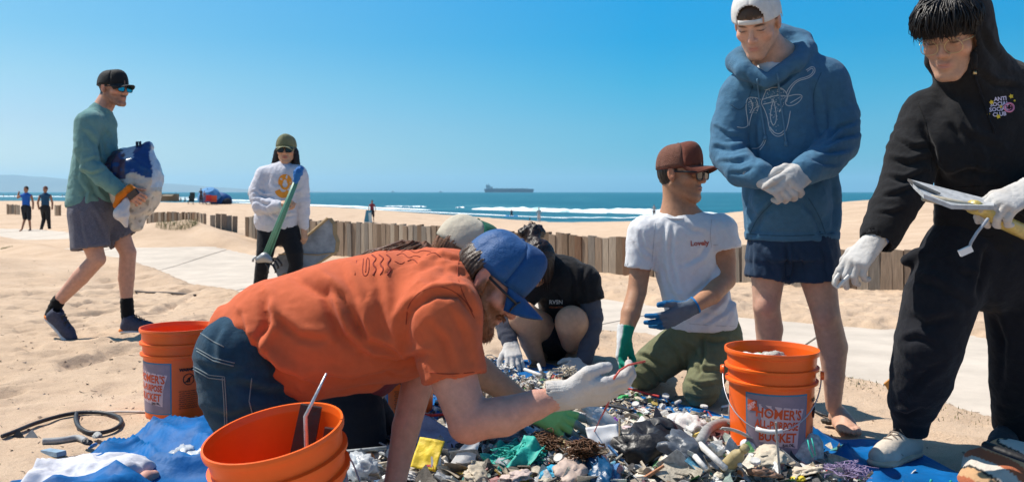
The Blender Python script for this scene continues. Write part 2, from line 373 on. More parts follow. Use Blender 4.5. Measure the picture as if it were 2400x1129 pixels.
def ground(X, Y, detail=True):
    X = np.asarray(X, float); Y = np.asarray(Y, float); yy = np.maximum(Y, 1.)
    a = np.clip(X/yy, -3, 3)*2.2; b = np.log(yy); Z = _w[-3]+_w[-2]*a+_w[-1]*b
    for (pa, pb), w in zip(_c, _w[:-3]):
        r2 = (a-pa)**2+(b-pb)**2; Z = Z+w*np.where(r2 > 0, .5*r2*np.log(r2+1e-12), 0)
    Z = np.where(Y < 5, Z*np.clip((Y-2)/3, 0, 1), Z)
    pin = path_inside(X, Y)
    if detail:
        q = np.stack([X, Y, X*0], -1).reshape(-1, 3); nz = (fbm(q*.55, 2, 3)*.05).reshape(X.shape)
        near = np.clip((26-Y)/18, 0, 1); flat_ = np.clip((Y-4.6)/1.2, 0, 1)+np.clip((np.abs(X)-1.9)/.8, 0, 1)
        w = noise(q*V3(1.1, 1.1, 1)+3, 9).reshape(X.shape); q2 = q*V3(3.1, 5.2, 1); rid = (1-np.abs(noise(q2+w.reshape(-1, 1)*1.5, 4))*2.4).reshape(X.shape)
        dim = noise(q*V3(5.5, 6.5, 1), 12).reshape(X.shape); dim = -np.clip(dim-.12, 0, 1)
        foot = noise(q*V3(4.2, 3.1, 1)+7, 15).reshape(X.shape); foot = -np.clip(foot-.16, 0, .3)+.35*np.clip(.16-np.abs(foot-.10), 0, 1)*.3
        small = (rid*.020+noise(q*9., 6).reshape(X.shape)*.020+noise(q*21., 7).reshape(X.shape)*.012+noise(q*48., 17).reshape(X.shape)*.005+dim*.12+foot*(.16+.14*np.clip(-X-.6, 0, 1)))
        edge = np.clip(1-np.clip(pin+.06, 0, .5)/.16, 0, 1)
        Z = Z+nz*np.clip(flat_, .15, 1)*edge+small*near*np.clip(.35+.65*flat_, 0, 1)*edge
        Z = Z+np.clip((Y-26)/20, 0, 1)*np.clip((400-Y)/200, 0, 1)*(fbm(q*V3(.12, .3, 1), 3, 8).reshape(X.shape))*.10
        Z = Z+.05*np.exp(-((pin+.35)/.3)**2)*np.clip((Y-5)/2, 0, 1)
        # the low mounds on the left, one carrying grass
        for mx, my, rr, hh in ((-7.1, 18.0, .95, .28), (-7.6, 11.2, 1.6, .24), (-5.6, 7.9, 1.3, .06), (-6.2, 17.0, 1.3, .14), (-12, 19.5, 2., .25), (-8.6, 17.6, 1.0, .12)):
            Z = Z+hh*np.exp(-((X-mx)**2+(Y-my)**2)/rr**2)
    Z = Z-.07*np.clip((pin+.04)/.10, 0, 1)
    return Z
def axis(lo, hi, f0, f1, h, g=1.05, hmax=60):
    m = list(np.arange(f0, f1, h)); c = m[-1]; s = h
    while c < hi: s = min(s*g, hmax); c += s; m.append(c)
    c = m[0]; s = h; l = []
    while c > lo: s = min(s*g, hmax); c -= s; l.append(c)
    return np.array(l[::-1]+m)
gx = axis(-900, 900, -3.6, 3.6, .021, 1.035); gy = axis(-12, 700, 2.7, 8.5, .023, 1.026, 30)
GX, GY = np.meshgrid(gx, gy, indexing='ij'); GZ = ground(GX, GY)
nx_, ny_ = GX.shape; ii = np.arange(nx_*ny_).reshape(nx_, ny_)
gq = np.stack([ii[:-1, :-1], ii[1:, :-1], ii[1:, 1:], ii[:-1, 1:]], -1).reshape(-1, 4)
def ramp(nt, src, stops):
    r = nt.nodes.new('ShaderNodeValToRGB'); e = r.color_ramp.elements
    e[0].position = stops[0][0]; e[0].color = (*stops[0][1], 1); e[1].position = stops[-1][0]; e[1].color = (*stops[-1][1], 1)
    for p, c in stops[1:-1]: q = e.new(p); q.color = (*c, 1)
    nt.links.new(src, r.inputs[0]); return r.outputs[0]
def sand_mat():
    m = bpy.data.materials.new('sand'); m.use_nodes = True; nt = m.node_tree; b = nt.nodes['Principled BSDF']; N = nt.nodes; L = nt.links
    b.inputs['Roughness'].default_value = .95; b.inputs['Specular IOR Level'].default_value = .15
    tc = N.new('ShaderNodeTexCoord')
    def nz(scale, det=6, rough=.6):
        n = N.new('ShaderNodeTexNoise'); n.inputs['Scale'].default_value = scale; n.inputs['Detail'].default_value = det; n.inputs['Roughness'].default_value = rough; L.new(tc.outputs['Object'], n.inputs['Vector']); return n.outputs[0]
    base = ramp(nt, nz(.9, 8, .7), [(.3, (.46, .330, .228)), (.5, (.56, .410, .288)), (.72, (.64, .485, .352))])
    fine = ramp(nt, nz(260, 3, .8), [(.33, (.70, .66, .62)), (.5, (1, 1, 1)), (.7, (1.12, 1.12, 1.12))])
    sp = ramp(nt, nz(34, 4, .7), [(.29, (.42, .38, .34)), (.35, (1, 1, 1)), (1, (1, 1, 1))])
    m1 = N.new('ShaderNodeMix'); m1.data_type = 'RGBA'; m1.blend_type = 'MULTIPLY'; m1.inputs[0].default_value = 1; L.new(base, m1.inputs[6]); L.new(fine, m1.inputs[7])
    m2 = N.new('ShaderNodeMix'); m2.data_type = 'RGBA'; m2.blend_type = 'MULTIPLY'; m2.inputs[0].default_value = .8; L.new(m1.outputs[2], m2.inputs[6]); L.new(sp, m2.inputs[7])
    L.new(m2.outputs[2], b.inputs['Base Color'])
    b1 = N.new('ShaderNodeBump'); b1.inputs['Distance'].default_value = .012; L.new(nz(28, 6, .7), b1.inputs['Height'])
    b2 = N.new('ShaderNodeBump'); b2.inputs['Distance'].default_value = .003; L.new(nz(190, 3, .8), b2.inputs['Height']); L.new(b1.outputs[0], b2.inputs['Normal'])
    L.new(b2.outputs[0], b.inputs['Normal']); return m
M_sand = sand_mat()
obj('beach_sand', mesh_of('beach_sand', np.stack([GX, GY, GZ], -1).reshape(-1, 3), gq), M_sand, kind='structure')
_gt = None
def gzv(x, y):                                # height of the built sand sheet
    x = np.asarray(x, float); y = np.asarray(y, float); i = np.clip(np.searchsorted(gx, x)-1, 0, len(gx)-2); j = np.clip(np.searchsorted(gy, y)-1, 0, len(gy)-2)
    u = np.clip((x-gx[i])/(gx[i+1]-gx[i]), 0, 1); v = np.clip((y-gy[j])/(gy[j+1]-gy[j]), 0, 1)
    return GZ[i, j]*(1-u)*(1-v)+GZ[i+1, j]*u*(1-v)+GZ[i, j+1]*(1-u)*v+GZ[i+1, j+1]*u*v
def gz(x, y): return float(gzv(x, y))
# concrete path, in slabs with open joints
M_conc = mat('concrete', (.53, .46, .385), .9, bump=.002, bscale=120, var=.14, vscale=2.5, spec=.2)
pth = tag(bpy.data.objects.new('path', None), kind='structure'); COL.objects.link(pth)
tx, ty = np.array(PATH_TOP).T; lx, ly = np.array(PATH_LOW).T
cuts = [(-60, -60), (-40, -40), (-30, -30), (-19, -19), (-14, -14), (-10.6, -9.5), (-7.4, -7), (-5.0, -4.9), (-2.6, -3.0), (-.2, -1.2), (1.45, .35), (2.42, 1.46), (4.4, 2.05), (6.5, 2.7), (9, 4)]
for (t0, l0), (t1, l1) in zip(cuts[:-1], cuts[1:]):
    m = MB()
    def fn(u, v):
        e = .006; u = e+(1-2*e)*u; xt = t0+(t1-t0)*u; xl = l0+(l1-l0)*u
        x = xl+(xt-xl)*v; y0 = np.interp(xl, lx, ly)-.15; y1 = np.interp(xt, tx, ty)+.15; y = y0+(y1-y0)*v
        pi_ = float(path_inside(np.array([x]), np.array([y]))[0]); return (x, y, float(ground(np.array([x]), np.array([y]), False)[0])+.07*min(1, max(0, (pi_+.04)/.10))-.014)
    m.grid(fn, 14, 10, .05); m.build('slab', M_conc, pth, smooth=False)
# sea
def sea_mat():
    m = bpy.data.materials.new('sea_water'); m.use_nodes = True; nt = m.node_tree; b = nt.nodes['Principled BSDF']; N = nt.nodes; L = nt.links
    b.inputs['Roughness'].default_value = .42; b.inputs['IOR'].default_value = 1.33; b.inputs['Specular IOR Level'].default_value = .28
    tc = N.new('ShaderNodeTexCoord'); mp = N.new('ShaderNodeMapping'); mp.inputs['Rotation'].default_value = (0, 0, -.35); mp.inputs['Scale'].default_value = (.035, .11, 1); L.new(tc.outputs['Object'], mp.inputs[0])
    n = N.new('ShaderNodeTexNoise'); n.inputs['Scale'].default_value = 1; n.inputs['Detail'].default_value = 9; n.inputs['Roughness'].default_value = .68; L.new(mp.outputs[0], n.inputs['Vector'])
    c = ramp(nt, n.outputs[0], [(.30, (.010, .080, .120)), (.5, (.018, .125, .170)), (.62, (.034, .170, .21)), (.73, (.35, .50, .53))])
    L.new(c, b.inputs['Base Color'])
    bp = N.new('ShaderNodeBump'); bp.inputs['Distance'].default_value = 1.2; L.new(n.outputs[0], bp.inputs['Height']); L.new(bp.outputs[0], b.inputs['Normal']); return m
M_sea = sea_mat()
sx = axis(-24000, 20000, -60, 60, 20, 1.25, 3000); sy = axis(60, 28000, 90, 260, 15, 1.2, 3000)
WL = -2.5
SX, SY = np.meshgrid(sx, sy, indexing='ij'); ii = np.arange(SX.size).reshape(SX.shape)
obj('sea', mesh_of('sea', np.stack([SX, SY, SX*0+WL], -1).reshape(-1, 3), np.stack([ii[:-1, :-1], ii[1:, :-1], ii[1:, 1:], ii[:-1, 1:]], -1).reshape(-1, 4)), M_sea, kind='structure')
def foam_mat():
    m = bpy.data.materials.new('wave_foam'); m.use_nodes = True; nt = m.node_tree; b = nt.nodes['Principled BSDF']; N = nt.nodes; L = nt.links
    b.inputs['Roughness'].default_value = .8
    tc = N.new('ShaderNodeTexCoord'); n = N.new('ShaderNodeTexNoise'); n.inputs['Scale'].default_value = .35; n.inputs['Detail'].default_value = 8; n.inputs['Roughness'].default_value = .7; L.new(tc.outputs['Object'], n.inputs['Vector'])
    L.new(ramp(nt, n.outputs[0], [(.36, (.30, .52, .56)), (.47, (.78, .83, .84)), (1, (.86, .88, .88))]), b.inputs['Base Color']); return m
M_foam = foam_mat()
def surf(px0, py0, px1, py1, w, h, seed, name='surf'):
    m = MB(); n = 90
    def fn(u, v):
        px = px0+(px1-px0)*u; py = py0+(py1-py0)*u; d = (CH-WL)*F/(py-450); e = math.sin(math.pi*min(1, max(0, u)))**.35
        q = np.array([[u*6, seed*3.7, 0], [u*17, seed*2.1+9, 0]]); nn = noise(q)*V3(1, .5, 0)[:2]
        ww = .62*w*max(.12, e*(1+1.1*nn[0]+.7*nn[1])); a = (v-.5)*2
        c = P(px, py, d); c[1] += a*ww+5*nn[0]; c[0] = (px-1200)/F*d
        c[2] = WL+.03+.55*h*max(0, (1-a*a))*max(.1, e*(1+1.2*nn[1])); return c
    m.grid(fn, n, 6); return m.build(name, M_foam, None, smooth=True, kind='structure')
surf(1105, 491, 1420, 500, 3.0, 1.1, 1); surf(1330, 496, 1700, 506, 4.5, 1.3, 2); surf(1500, 503, 2050, 512, 2.5, .5, 3); surf(960, 485, 1000, 485.5, 1.5, .5, 4); surf(1068, 487, 1090, 487, 1.5, .4, 5)
surf(540, 474, 1010, 493, 5, .5, 6); surf(690, 483, 1330, 512, 2.2, .15, 7); surf(360, 466, 640, 472, 12, .7, 8); surf(150, 461, 470, 464, 16, .8, 9); surf(900, 484, 960, 484, 1.5, .3, 10); surf(1300, 510, 1560, 511, 1.8, .12, 11); surf(590, 473, 720, 480, 5, .7, 12); surf(-250, 459, 200, 461.5, 25, .8, 13)
# hills across the bay
M_hill = mat('hill_land', (.16, .14, .10), .95, var=.2, vscale=.0006)
m = MB()
def hfn(u, v):
    x = -20500+16500*u; y = 17000+5200*v+1500*u; e = max(0, math.sin(math.pi*v))
    prof = 390*np.interp(u, [0, .2, .45, .62, .73, .85, 1], [.8, 1.05, 1.0, .86, .55, .25, 0]); nn = float(fbm(np.array([[u*9, v*3, 0]]), 5, 2)[0])
    return (x, y, WL-5+prof*e*(1+.35*nn))
m.grid(hfn, 160, 24); m.build('hills', M_hill, smooth=True, kind='structure')
# ---------------------------------------------------------------- wooden board fence
woods = [mat('weathered_wood_%s' % n, c, .9, bump=.004, bscale=26, var=.30, vscale=11, stretch=(3, 3, .25), spec=.2) for n, c in
         (('brown', (.185, .130, .090)), ('tan', (.27, .200, .145)), ('grey', (.215, .185, .155)), ('pale', (.36, .295, .23)), ('rust', (.185, .110, .070)))]
rf = random.Random(5)
board_meshes = []
for k in range(14):
    V = []; w = .137; t = .05; hh = 1.0
    b_ = MB(); c = [rf.uniform(-.008, .008) for _ in range(4)]
    b_.box((0, 0, hh/2), (w, t, hh)); V = np.array(b_.V)
    top = V[:, 2] > .5; V[top, 2] += np.where(V[top, 0] > 0, rf.uniform(-.012, .012), rf.uniform(-.012, .012)); V[top, 0] += c[0]; V[top, 1] += c[1]
    me = mesh_of('board', V, b_.F, False); me.materials.append(woods[rf.choice([0, 0, 1, 1, 2, 2, 3, 4])]); board_meshes.append(me)
def fence(pts, name, label, group=None, wpx=.118, hbury=.25, hs=None):
    (x0, y0, _), (x1, y1, _) = pts[0], pts[-1]
    root = empty(name, (x0, y0, gz(x0, y0)), label, 'fence', group)
    for (xa, ya, ha), (xb, yb, hb) in zip(pts[:-1], pts[1:]):
        L = math.hypot(xb-xa, yb-ya); n = max(1, round(L/wpx)); ang = math.atan2(yb-ya, xb-xa)
        for i in range(n):
            t = (i+.5)/n; x = xa+(xb-xa)*t; y = ya+(yb-ya)*t; zt = ha+(hb-ha)*t+rf.uniform(-.022, .02)
            o = bpy.data.objects.new('board', rf.choice(board_meshes)); COL.objects.link(o); o.parent = root
            g = gz(x, y); H = zt-(g-hbury)
            o.location = (x-x0+rf.uniform(-.004, .004), y-y0+rf.uniform(-.018, .018), g-hbury-gz(x0, y0)); o.rotation_euler = (rf.uniform(-.02, .02), rf.uniform(-.008, .008), ang+rf.uniform(-.05, .05))
            o.scale = (L/n/.14*rf.uniform(.94, 1.0), rf.uniform(.9, 1.3), H)
    return root
def fp(px, top, d): return ((px-1200)/F*d, d, CH-(top-450)/F*d)
fence([fp(578, 507, 17.9), fp(640, 512, 17.2), fp(800, 519, 15.6), fp(1050, 532, 13.6), fp(1320, 549, 11.9), fp(1480, 560, 11.1), fp(1740, 573, 10.0), fp(2122, 588, 8.9), fp(2230, 591, 8.7)], 'board_fence', 'long low fence of upright weathered boards crossing the beach behind the group')
fence([fp(492, 502, 18.4), fp(556, 504, 18.6)], 'board_fence', 'short stub of upright weathered boards standing alone between two gaps', 'low board fences on the beach')
fence([fp(345, 497, 22), fp(424, 498, 21.0), fp(482, 500, 19.2)], 'board_fence', 'low board fence behind the grassy sand mound beside the path', 'low board fences on the beach')
fence([fp(17, 479, 58), fp(46, 480, 57)], 'board_fence', 'far low board fence at the left edge near the walkers', 'low board fences on the beach', wpx=.2)
fence([fp(129, 481, 56), fp(142, 481, 55)], 'board_fence', 'small grey board stub just right of the man in the vest', 'low board fences on the beach', wpx=.2)
# ================================================================ people: heads, hands, shoes, caps
def skin_mat(name, base):
    return mat(name, base, .52, bump=.0012, bscale=160, attr=True, var=.13, vscale=42, spec=.4, sub=.10)
M_skin = skin_mat('skin', (.5, .3, .2))
SK = dict(pale=(.60, .335, .235), fair=(.62, .36, .25), tan=(.44, .225, .13), warm=(.50, .28, .175), mid=(.52, .30, .20))
M_glove = mat('knit_glove', (.54, .52, .50), .95, bump=.0015, bscale=90, var=.10, vscale=25, weave=.0010, wscale=420, spec=.1)
M_dark_lens = mat('dark_lens', (.012, .012, .015), .08, spec=.8)
M_frame_black = mat('black_plastic', (.015, .015, .017), .3)
def frame3(fwd, up):
    y = unit(fwd); x = unit(np.cross(y, np.array(up, float))); return np.stack([x, y, np.cross(x, y)], 1)
def part_root(name, parent):
    o = bpy.data.objects.new(name, None); COL.objects.link(o); o.parent = parent; o.empty_display_size = .02
    if parent.matrix_basis != Matrix.Identity(4): o.matrix_parent_inverse = parent.matrix_basis.inverted()
    return o
def head_by_chin(chin, fwd, up=(0, 0, 1), sc_=1.):
    R = frame3(fwd, up); return Head(np.array(chin)-R@(V3(0, .078, -.114)*sc_), fwd, up, sc_)
class Head:
    def __init__(s, c, fwd, up=(0, 0, 1), sc_=1.): s.c = np.array(c, float); s.R = frame3(fwd, up); s.s = sc_
    def w(s, *p): return s.c+s.R@(np.array(p, float)*s.s)
    def loc(s, V): return ((V-s.c)@s.R)/s.s
    def add(s, S, jaw=1., beard=0., nose=1., grow=0., lips=1.):
        q = s.s; W = s.w; R = s.R
        S.ell(W(0, -.014, .034), [.0755*q, .097*q, .087*q], R, .01)
        S.ell(W(0, .026, -.028), [.060*q, .062*q, .080*q], R, .02*q)
        S.ell(W(0, .055, .045), [.052*q, .036*q, .040*q], R, .02*q)
        for e in (-1, 1):
            S.cone(W(e*.053, -.012, -.045), W(e*.020*jaw, .066, -.096), .020*q, .018*q, .022*q)
            S.ell(W(e*.043, .052, -.022), [.022*q, .024*q, .020*q], R, .018*q)
            S.cone(W(e*.012, .082, .028), W(e*.042, .068, .026), .010*q, .008*q, .010*q)
        S.cone(W(-.012*jaw, .074, -.100), W(.012*jaw, .074, -.100), .0165*q, .0165*q, .012*q)
        S.ell(W(0, .070, -.062), [.030*q, .024*q, .026*q], R, .014*q)
        for e in (-1, 1):
            S.ell(W(e*.033, .097, .004), [.019*q, .017*q, .0125*q], R, .009*q, '-')
            S.ell(W(e*.032, .0735, .003), [.0155*q, .0145*q, .0125*q], R, .003*q)
            S.cone(W(e*.020, .0885, .0045), W(e*.044, .0795, .004), .0022*q, .0018*q, .002*q, '-')
        S.cone(W(0, .082, .016), W(0, .1065*nose, -.026), .0075*q, .0105*q, .009*q)
        S.cone(W(0, .083, -.034), W(0, .104*nose, -.028), .008*q, .0105*q, .006*q)
        for e in (-1, 1):
            S.ell(W(e*.0125, .094, -.031), [.0075*q, .0105*q, .0075*q], R, .004*q)
            S.ell(W(e*.0065, .098, -.0385), [.003*q, .005*q, .0025*q], R, .002*q, '-')
        S.ell(W(0, .0895, -.0575), [.0225*q*lips, .0085*q, .0052*q], R, .004*q); S.ell(W(0, .0875, -.069), [.020*q*lips, .0095*q, .0062*q], R, .004*q)
        S.ell(W(0, .100, -.0632), [.024*q*lips, .011*q, .0012*q], R, .002*q, '-')
        for e in (-1, 1):                    # ears
            Re = R@np.array([[1, 0, 0], [0, math.cos(.25), -math.sin(.25)], [0, math.sin(.25), math.cos(.25)]])
            S.ell(W(e*.077, -.012, -.004), [.0085*q, .0185*q, .031*q], Re, .008*q); S.ell(W(e*.087, -.008, .002), [.0065*q, .0105*q, .018*q], Re, .004*q, '-')
        if beard:
            for e in (-1, 1): S.cone(W(e*.060, .0, -.035), W(e*.046, .042, -.086), .014*q, .020*q, .02*q)
            S.ell(W(0, .062, -.108), [.040*q, .036*q, .028*q], R, .02*q)
        return S
    def paint(s, V, base, hair=(.03, .018, .012), stub=0., stubcol=None, brow=1., lip=(.45, .17, .13), hairline=None, moust=0., N=None):
        L = s.loc(V); x, y, z = L.T; C = np.tile(np.array(base, float), (len(V), 1)); inh = (np.abs(L) < .16).all(1)
        n = noise(V*70, 3); n2 = noise(V*260, 4)
        def mix(m, c): m = np.clip(m, 0, 1)[:, None]*inh[:, None]; C[:] = C*(1-m)+np.array(c)*m
        red = np.array(base)*np.array([1.08, .72, .66])
        for e in (-1, 1): mix(.45*np.exp(-(((x-e*.045)/.022)**2+((y-.06)/.03)**2+((z+.028)/.022)**2)), red)
        mix(.55*np.exp(-((x/.016)**2+((y-.105)/.02)**2+((z+.026)/.014)**2)), red)
        mix(.6*np.clip((np.abs(x)-.076)/.006, 0, 1)*(np.abs(z) < .05), red)
        for e in (-1, 1):
            bz = .0235-.35*(np.abs(x)-.028)**2*25
            mix(brow*1.3*np.exp(-(((x-e*.031)/.0175)**4+((z-bz)/.0048)**2))*(y > .05)*(1+.5*n2), hair)
            mix(1.1*np.exp(-(((x-e*.032)/.0145)**4+((z-.0035)/.0022)**2))*(y > .06), (.05, .03, .025))
        mix(np.exp(-((x/.022)**4+((z+.063)/.0095)**4))*(y > .078)*.8, lip)
        sc_ = stubcol if stubcol is not None else hair
        if stub:
            zone = np.clip((-.030-z)/.014, 0, 1)*np.clip((y+.022)/.02, 0, 1)*np.clip((z+.150)/.03, 0, 1); side = np.clip((np.abs(x)-.045)/.012, 0, 1)*np.clip((.006-z)/.01, 0, 1)*np.clip((.045-y)/.015, 0, 1)*np.clip((y+.010)/.01, 0, 1)
            lipm = np.exp(-((x/.020)**4+((z+.063)/.0095)**4))*(y > .07)
            cheek = np.clip(((np.abs(x)-.028)/.02), 0, 1)*0
            mix(np.maximum(zone, side)*(1-lipm)*stub*(1+.5*n+.5*n2), sc_)
        if moust: mix(moust*np.exp(-((x/.024)**4+((z+.0485)/.0055)**2))*(y > .07)*(1+.4*n2), sc_)
        if hairline is not None: mix(hairline(x, y, z, n+n2*.6)*1.0, hair)
        return C
def hair_sdf(name, H, m, parent, prims, h=.0045, amp=.0022, dirz=True, **k):
    S = SDF()
    for q in prims: getattr(S, q[0])(*q[1:-1], **q[-1])
    def dsp(V, N):
        L = H.loc(V); a = np.arctan2(L[:, 0], L[:, 1]-0.0)*9 if dirz else L[:, 2]*70
        return amp*(noise(np.stack([a*3.1, L[:, 2]*14, L[:, 1]*20], 1), 2)*1.6+noise(np.stack([a*9, L[:, 2]*25, L[:, 1]*30], 1), 5))
    return sdf_obj(name, S, m, parent, h, disp=dsp, **k)
def hair_mat(name, col, sheen=0.):
    return mat(name, col, .42, bump=.004, bscale=110, var=.4, vscale=60, spec=.4, stretch=(1, 1, .25))
def cap(H, parent, m_front, m_back, m_brim, brim_len=.072, bw=.078, tilt=0., backward=False, lift=.018, height=.108, name='cap', gap=False, panelf=.03, flat_front=1.0, brim_curve=.022):
    """a peaked cap on a head: crown in two cloths, brim, button"""
    root = part_root(name, parent)
    sgn = -1 if backward else 1
    Rt = np.array([[1, 0, 0], [0, math.cos(tilt), -math.sin(tilt)], [0, math.sin(tilt), math.cos(tilt)]])
    def W(p): q = Rt@np.array([p[0], p[1]*sgn, p[2]]); return H.w(q[0], q[1]-.012*1, q[2]+lift)
    nu = 96 if gap else 48; nv = 30 if gap else 14
    def crown(u, v, grow=0.):
        a = u*2*math.pi; r = math.sin(v*math.pi/2+.0001); zz = math.cos(v*math.pi/2)
        x = math.sin(a)*(.0865+grow)*r**.72; y = math.cos(a)*(.108+grow)*r**.72; z = height*zz**.92
        fr = max(0, math.cos(a)); z += flat_front*.020*fr**2*math.sin(v*math.pi)*1.0; y += flat_front*.008*fr**2*math.sin(v*math.pi)
        z -= .006*(v**6)*(1-math.cos(a))*.5
        seam = min(abs(((a/(math.pi/3)+.5) % 1)-.5), .5); k = 1-.0035/.1*math.exp(-(seam/.035)**2)
        return (x*k, y*k, z)
    for nm, sel, mm in (('crown_front', lambda a: math.cos(a) > .5, m_front), ('crown_mesh', lambda a: math.cos(a) <= .5, m_back)):
        b = MB(); V = []; Fc = []
        for i in range(nu):
            a0 = (i+.5)/nu*2*math.pi
            if not sel(a0): continue
            for j in range(nv):
                da = abs(a0-math.pi)/.62
                if gap and da < 1 and (j+.6)/nv > 1-.40*math.sqrt(1-da*da): continue
                n = len(V); V += [W(crown(uu/nu, vv/nv)) for uu, vv in ((i, j), (i+1, j), (i+1, j+1), (i, j+1))]; Fc.append((n, n+1, n+2, n+3))
        V = np.array(V); key = {}; idx = []
        for p in V: idx.append(key.setdefault(tuple(np.round(p, 5)), len(key)))
        VV = np.zeros((len(key), 3)); VV[idx] = V; Fc = [tuple(dict.fromkeys(idx[q] for q in f)) for f in Fc]; Fc = [f for f in Fc if len(f) > 2]
        me = mesh_of(nm, VV, Fc); o = obj(nm, me, mm, root)
        so = o.modifiers.new('thick', 'SOLIDIFY'); so.thickness = .0022; so.offset = -1
    b = MB()
    def br(u, v):
        a = (u-.5)*2; t = v; w = bw*(1-.10*t); x = a*w; e = math.sqrt(max(0, 1-a*a*.96)); y0 = .108*math.sqrt(max(0, 1-(x/.0865)**2)) if abs(x) < .0865 else 0
        y = y0-.002+(brim_len*e**.8)*t; z = .001-.008*t-brim_curve*a*a*t*1.5
        return W((x, y, z))
    b.grid(br, 18, 8, .0035); b.build('brim', m_brim, root, smooth=True)
    b = MB(); b.grid(lambda u, v: W((math.sin(u*6.2832)*(.0868-.009*v), math.cos(u*6.2832)*(.1082-.011*v), .001-.007*v-.006*.5*(1-math.cos(u*6.2832)))), 48, 2, .0015)
    if not gap: b.build('sweatband', m_front, root, smooth=True)
    b = MB(); b.lathe([(.0001, .004), (.005, .003), (.007, 0)], W((0, 0, height-.0)), 10, H.R@Rt); b.build('button', m_front, root, smooth=True)
    if gap:
        b = MB(); b.grid(lambda u, v: W(((u-.5)*.085*1.0, -math.sqrt(max(0, 1-((u-.5)*.085/.0865)**2))*.110+.0, -.004+v*.016)), 12, 2, .003); b.build('strap', m_front, root, smooth=True)
    root.name = name
    return root, W
def glasses(H, parent, m_lens, m_fr, lw=.025, lh=.019, y=.098, z=.002, thick=.0026, name='sunglasses', square=3., wrap=.16, temple=True, bridge=True):
    root = part_root(name, parent)
    for e in (-1, 1):
        pts = []; n = 22
        for k in range(n):
            a = 2*math.pi*k/n; c, s_ = math.cos(a), math.sin(a); r = (abs(c)**square+abs(s_)**square)**(-1/square)
            x = e*.034+lw*r*c*(1.0); zz = z+lh*r*s_-(.003*abs(c)); pts.append((x, y-wrap*abs(abs(x)-.0)**2*12*.5-.0, zz))
        C = [H.w(*p) for p in pts]; ctr = H.w(e*.034, y-.001, z)
        MB().add([ctr]+C+[H.w(p[0], p[1]-.0015, p[2]) for p in pts]+[H.w(e*.034, y-.0025, z)], [(0, i+1, (i+1) % n+1) for i in range(n)]+[(2*n+1, n+(i+1) % n+1, n+i+1) for i in range(n)]).build('lens', m_lens, root, smooth=True)
        MB().tube(C+[C[0], C[1]], thick*H.s, 6, False).build('rim', m_fr, root, smooth=True)
        if temple:
            x0 = e*(.034+lw); MB().tube([H.w(x0, y-wrap*x0*x0*6, z+lh*.5), H.w(e*.074, .06, z+lh*.45), H.w(e*.0785, -.015, z+.008), H.w(e*.077, -.03, z-.012)], [thick*1.1, thick*1.2, thick, thick*.8], 6, ell=1.3).build('temple', m_fr, root, smooth=True)
    if bridge: MB().tube([H.w(-.034+lw*.93, y-.001, z+lh*.3), H.w(0, y+.004, z+lh*.5), H.w(.034-lw*.93, y-.001, z+lh*.3)], thick, 6).build('bridge', m_fr, root, smooth=True)
    return root
def hl_std(x, y, z, n):                       # short hair: nape, sides and a sideburn in front of the ear
    return np.clip((-y-.020+n*.006)/.008, 0, 1)*np.clip((z+.052+n*.006)/.012, 0, 1)*(np.abs(x) < .0765)+np.clip((-y+.018+n*.005)/.008, 0, 1)*np.clip((z-.004+n*.004)/.010, 0, 1)*(np.abs(x) < .0765)
# hands: local x along the fingers, y towards the thumb side, z out of the back of the hand
class Hand:
    def __init__(s, wrist, fing, back, thumb_left=True, sc_=1.):
        x = unit(fing); b = np.array(back, float); z = unit(b-x*(b@x)); y = np.cross(z, x); s.R = np.stack([x, y if thumb_left else -y, z], 1); s.c = np.array(wrist, float); s.s = sc_
    def w(s, p): return s.c+s.R@(np.array(p, float)*s.s)
    def add(s, S, curl=.5, spread=.08, thumb=(.5, .3), g=0., curls=None, pinch=None, cuff=False, k=.008):
        """curls: per finger a triple of joint bends in radians"""
        q = s.s; W = s.w
        MC = [(.088, .031, .000), (.092, .011, .003), (.088, -.009, .002), (.080, -.028, -.003)]
        LEN = [(.044, .026, .022), (.048, .029, .023), (.044, .027, .022), (.035, .021, .020)]; RAD = [.0098, .0100, .0094, .0084]
        for (mx_, my, mz) in MC: S.cone(W((.008, my*.72, 0)), W((mx_, my, mz)), (.0155+g)*q, (.0125+g)*q, .012)
        S.cone(W((-.03, .012, 0)), W((.02, .012, 0)), (.0215+g)*q, (.019+g)*q, .012); S.cone(W((-.03, -.010, 0)), W((.02, -.012, 0)), (.0215+g)*q, (.019+g)*q, .012)
        tips = []
        for f in range(4):
            cs = curls[f] if curls is not None else (curl*.75, curl*1.0, curl*.7); sp = spread*(1.5-f); p = np.array(MC[f], float); a = .05; pts = [p]
            for j in range(3):
                a += cs[j]; L = LEN[f][j]; d = np.array([math.cos(a)*math.cos(sp), math.sin(sp)*math.cos(min(a, 1.2)), -math.sin(a)]); p = p+d*L; pts.append(p)
            r = RAD[f]+g; S.chain([W(x) for x in pts], [r*1.02*q, r*.98*q, r*.92*q, r*.80*q], .0035); tips.append(pts[-1])
        t0 = np.array([.018, .024, -.010]); t1 = np.array([.050, .050, -.016]); out, bend = thumb
        d1 = unit(np.array([math.cos(out*.9), math.sin(out)*.9, -bend])); t2 = t1+d1*.034; d2 = unit(d1+np.array([.15, -.55*bend-.1, -bend*.6])); t3 = t2+d2*.027
        S.chain([W(t0), W(t1), W(t2), W(t3)], [(.0165+g)*q, (.0128+g)*q, (.0112+g)*q, (.0090+g)*q], .010)
        s.tips = [W(t) for t in tips]; s.thumb = W(t3); return S
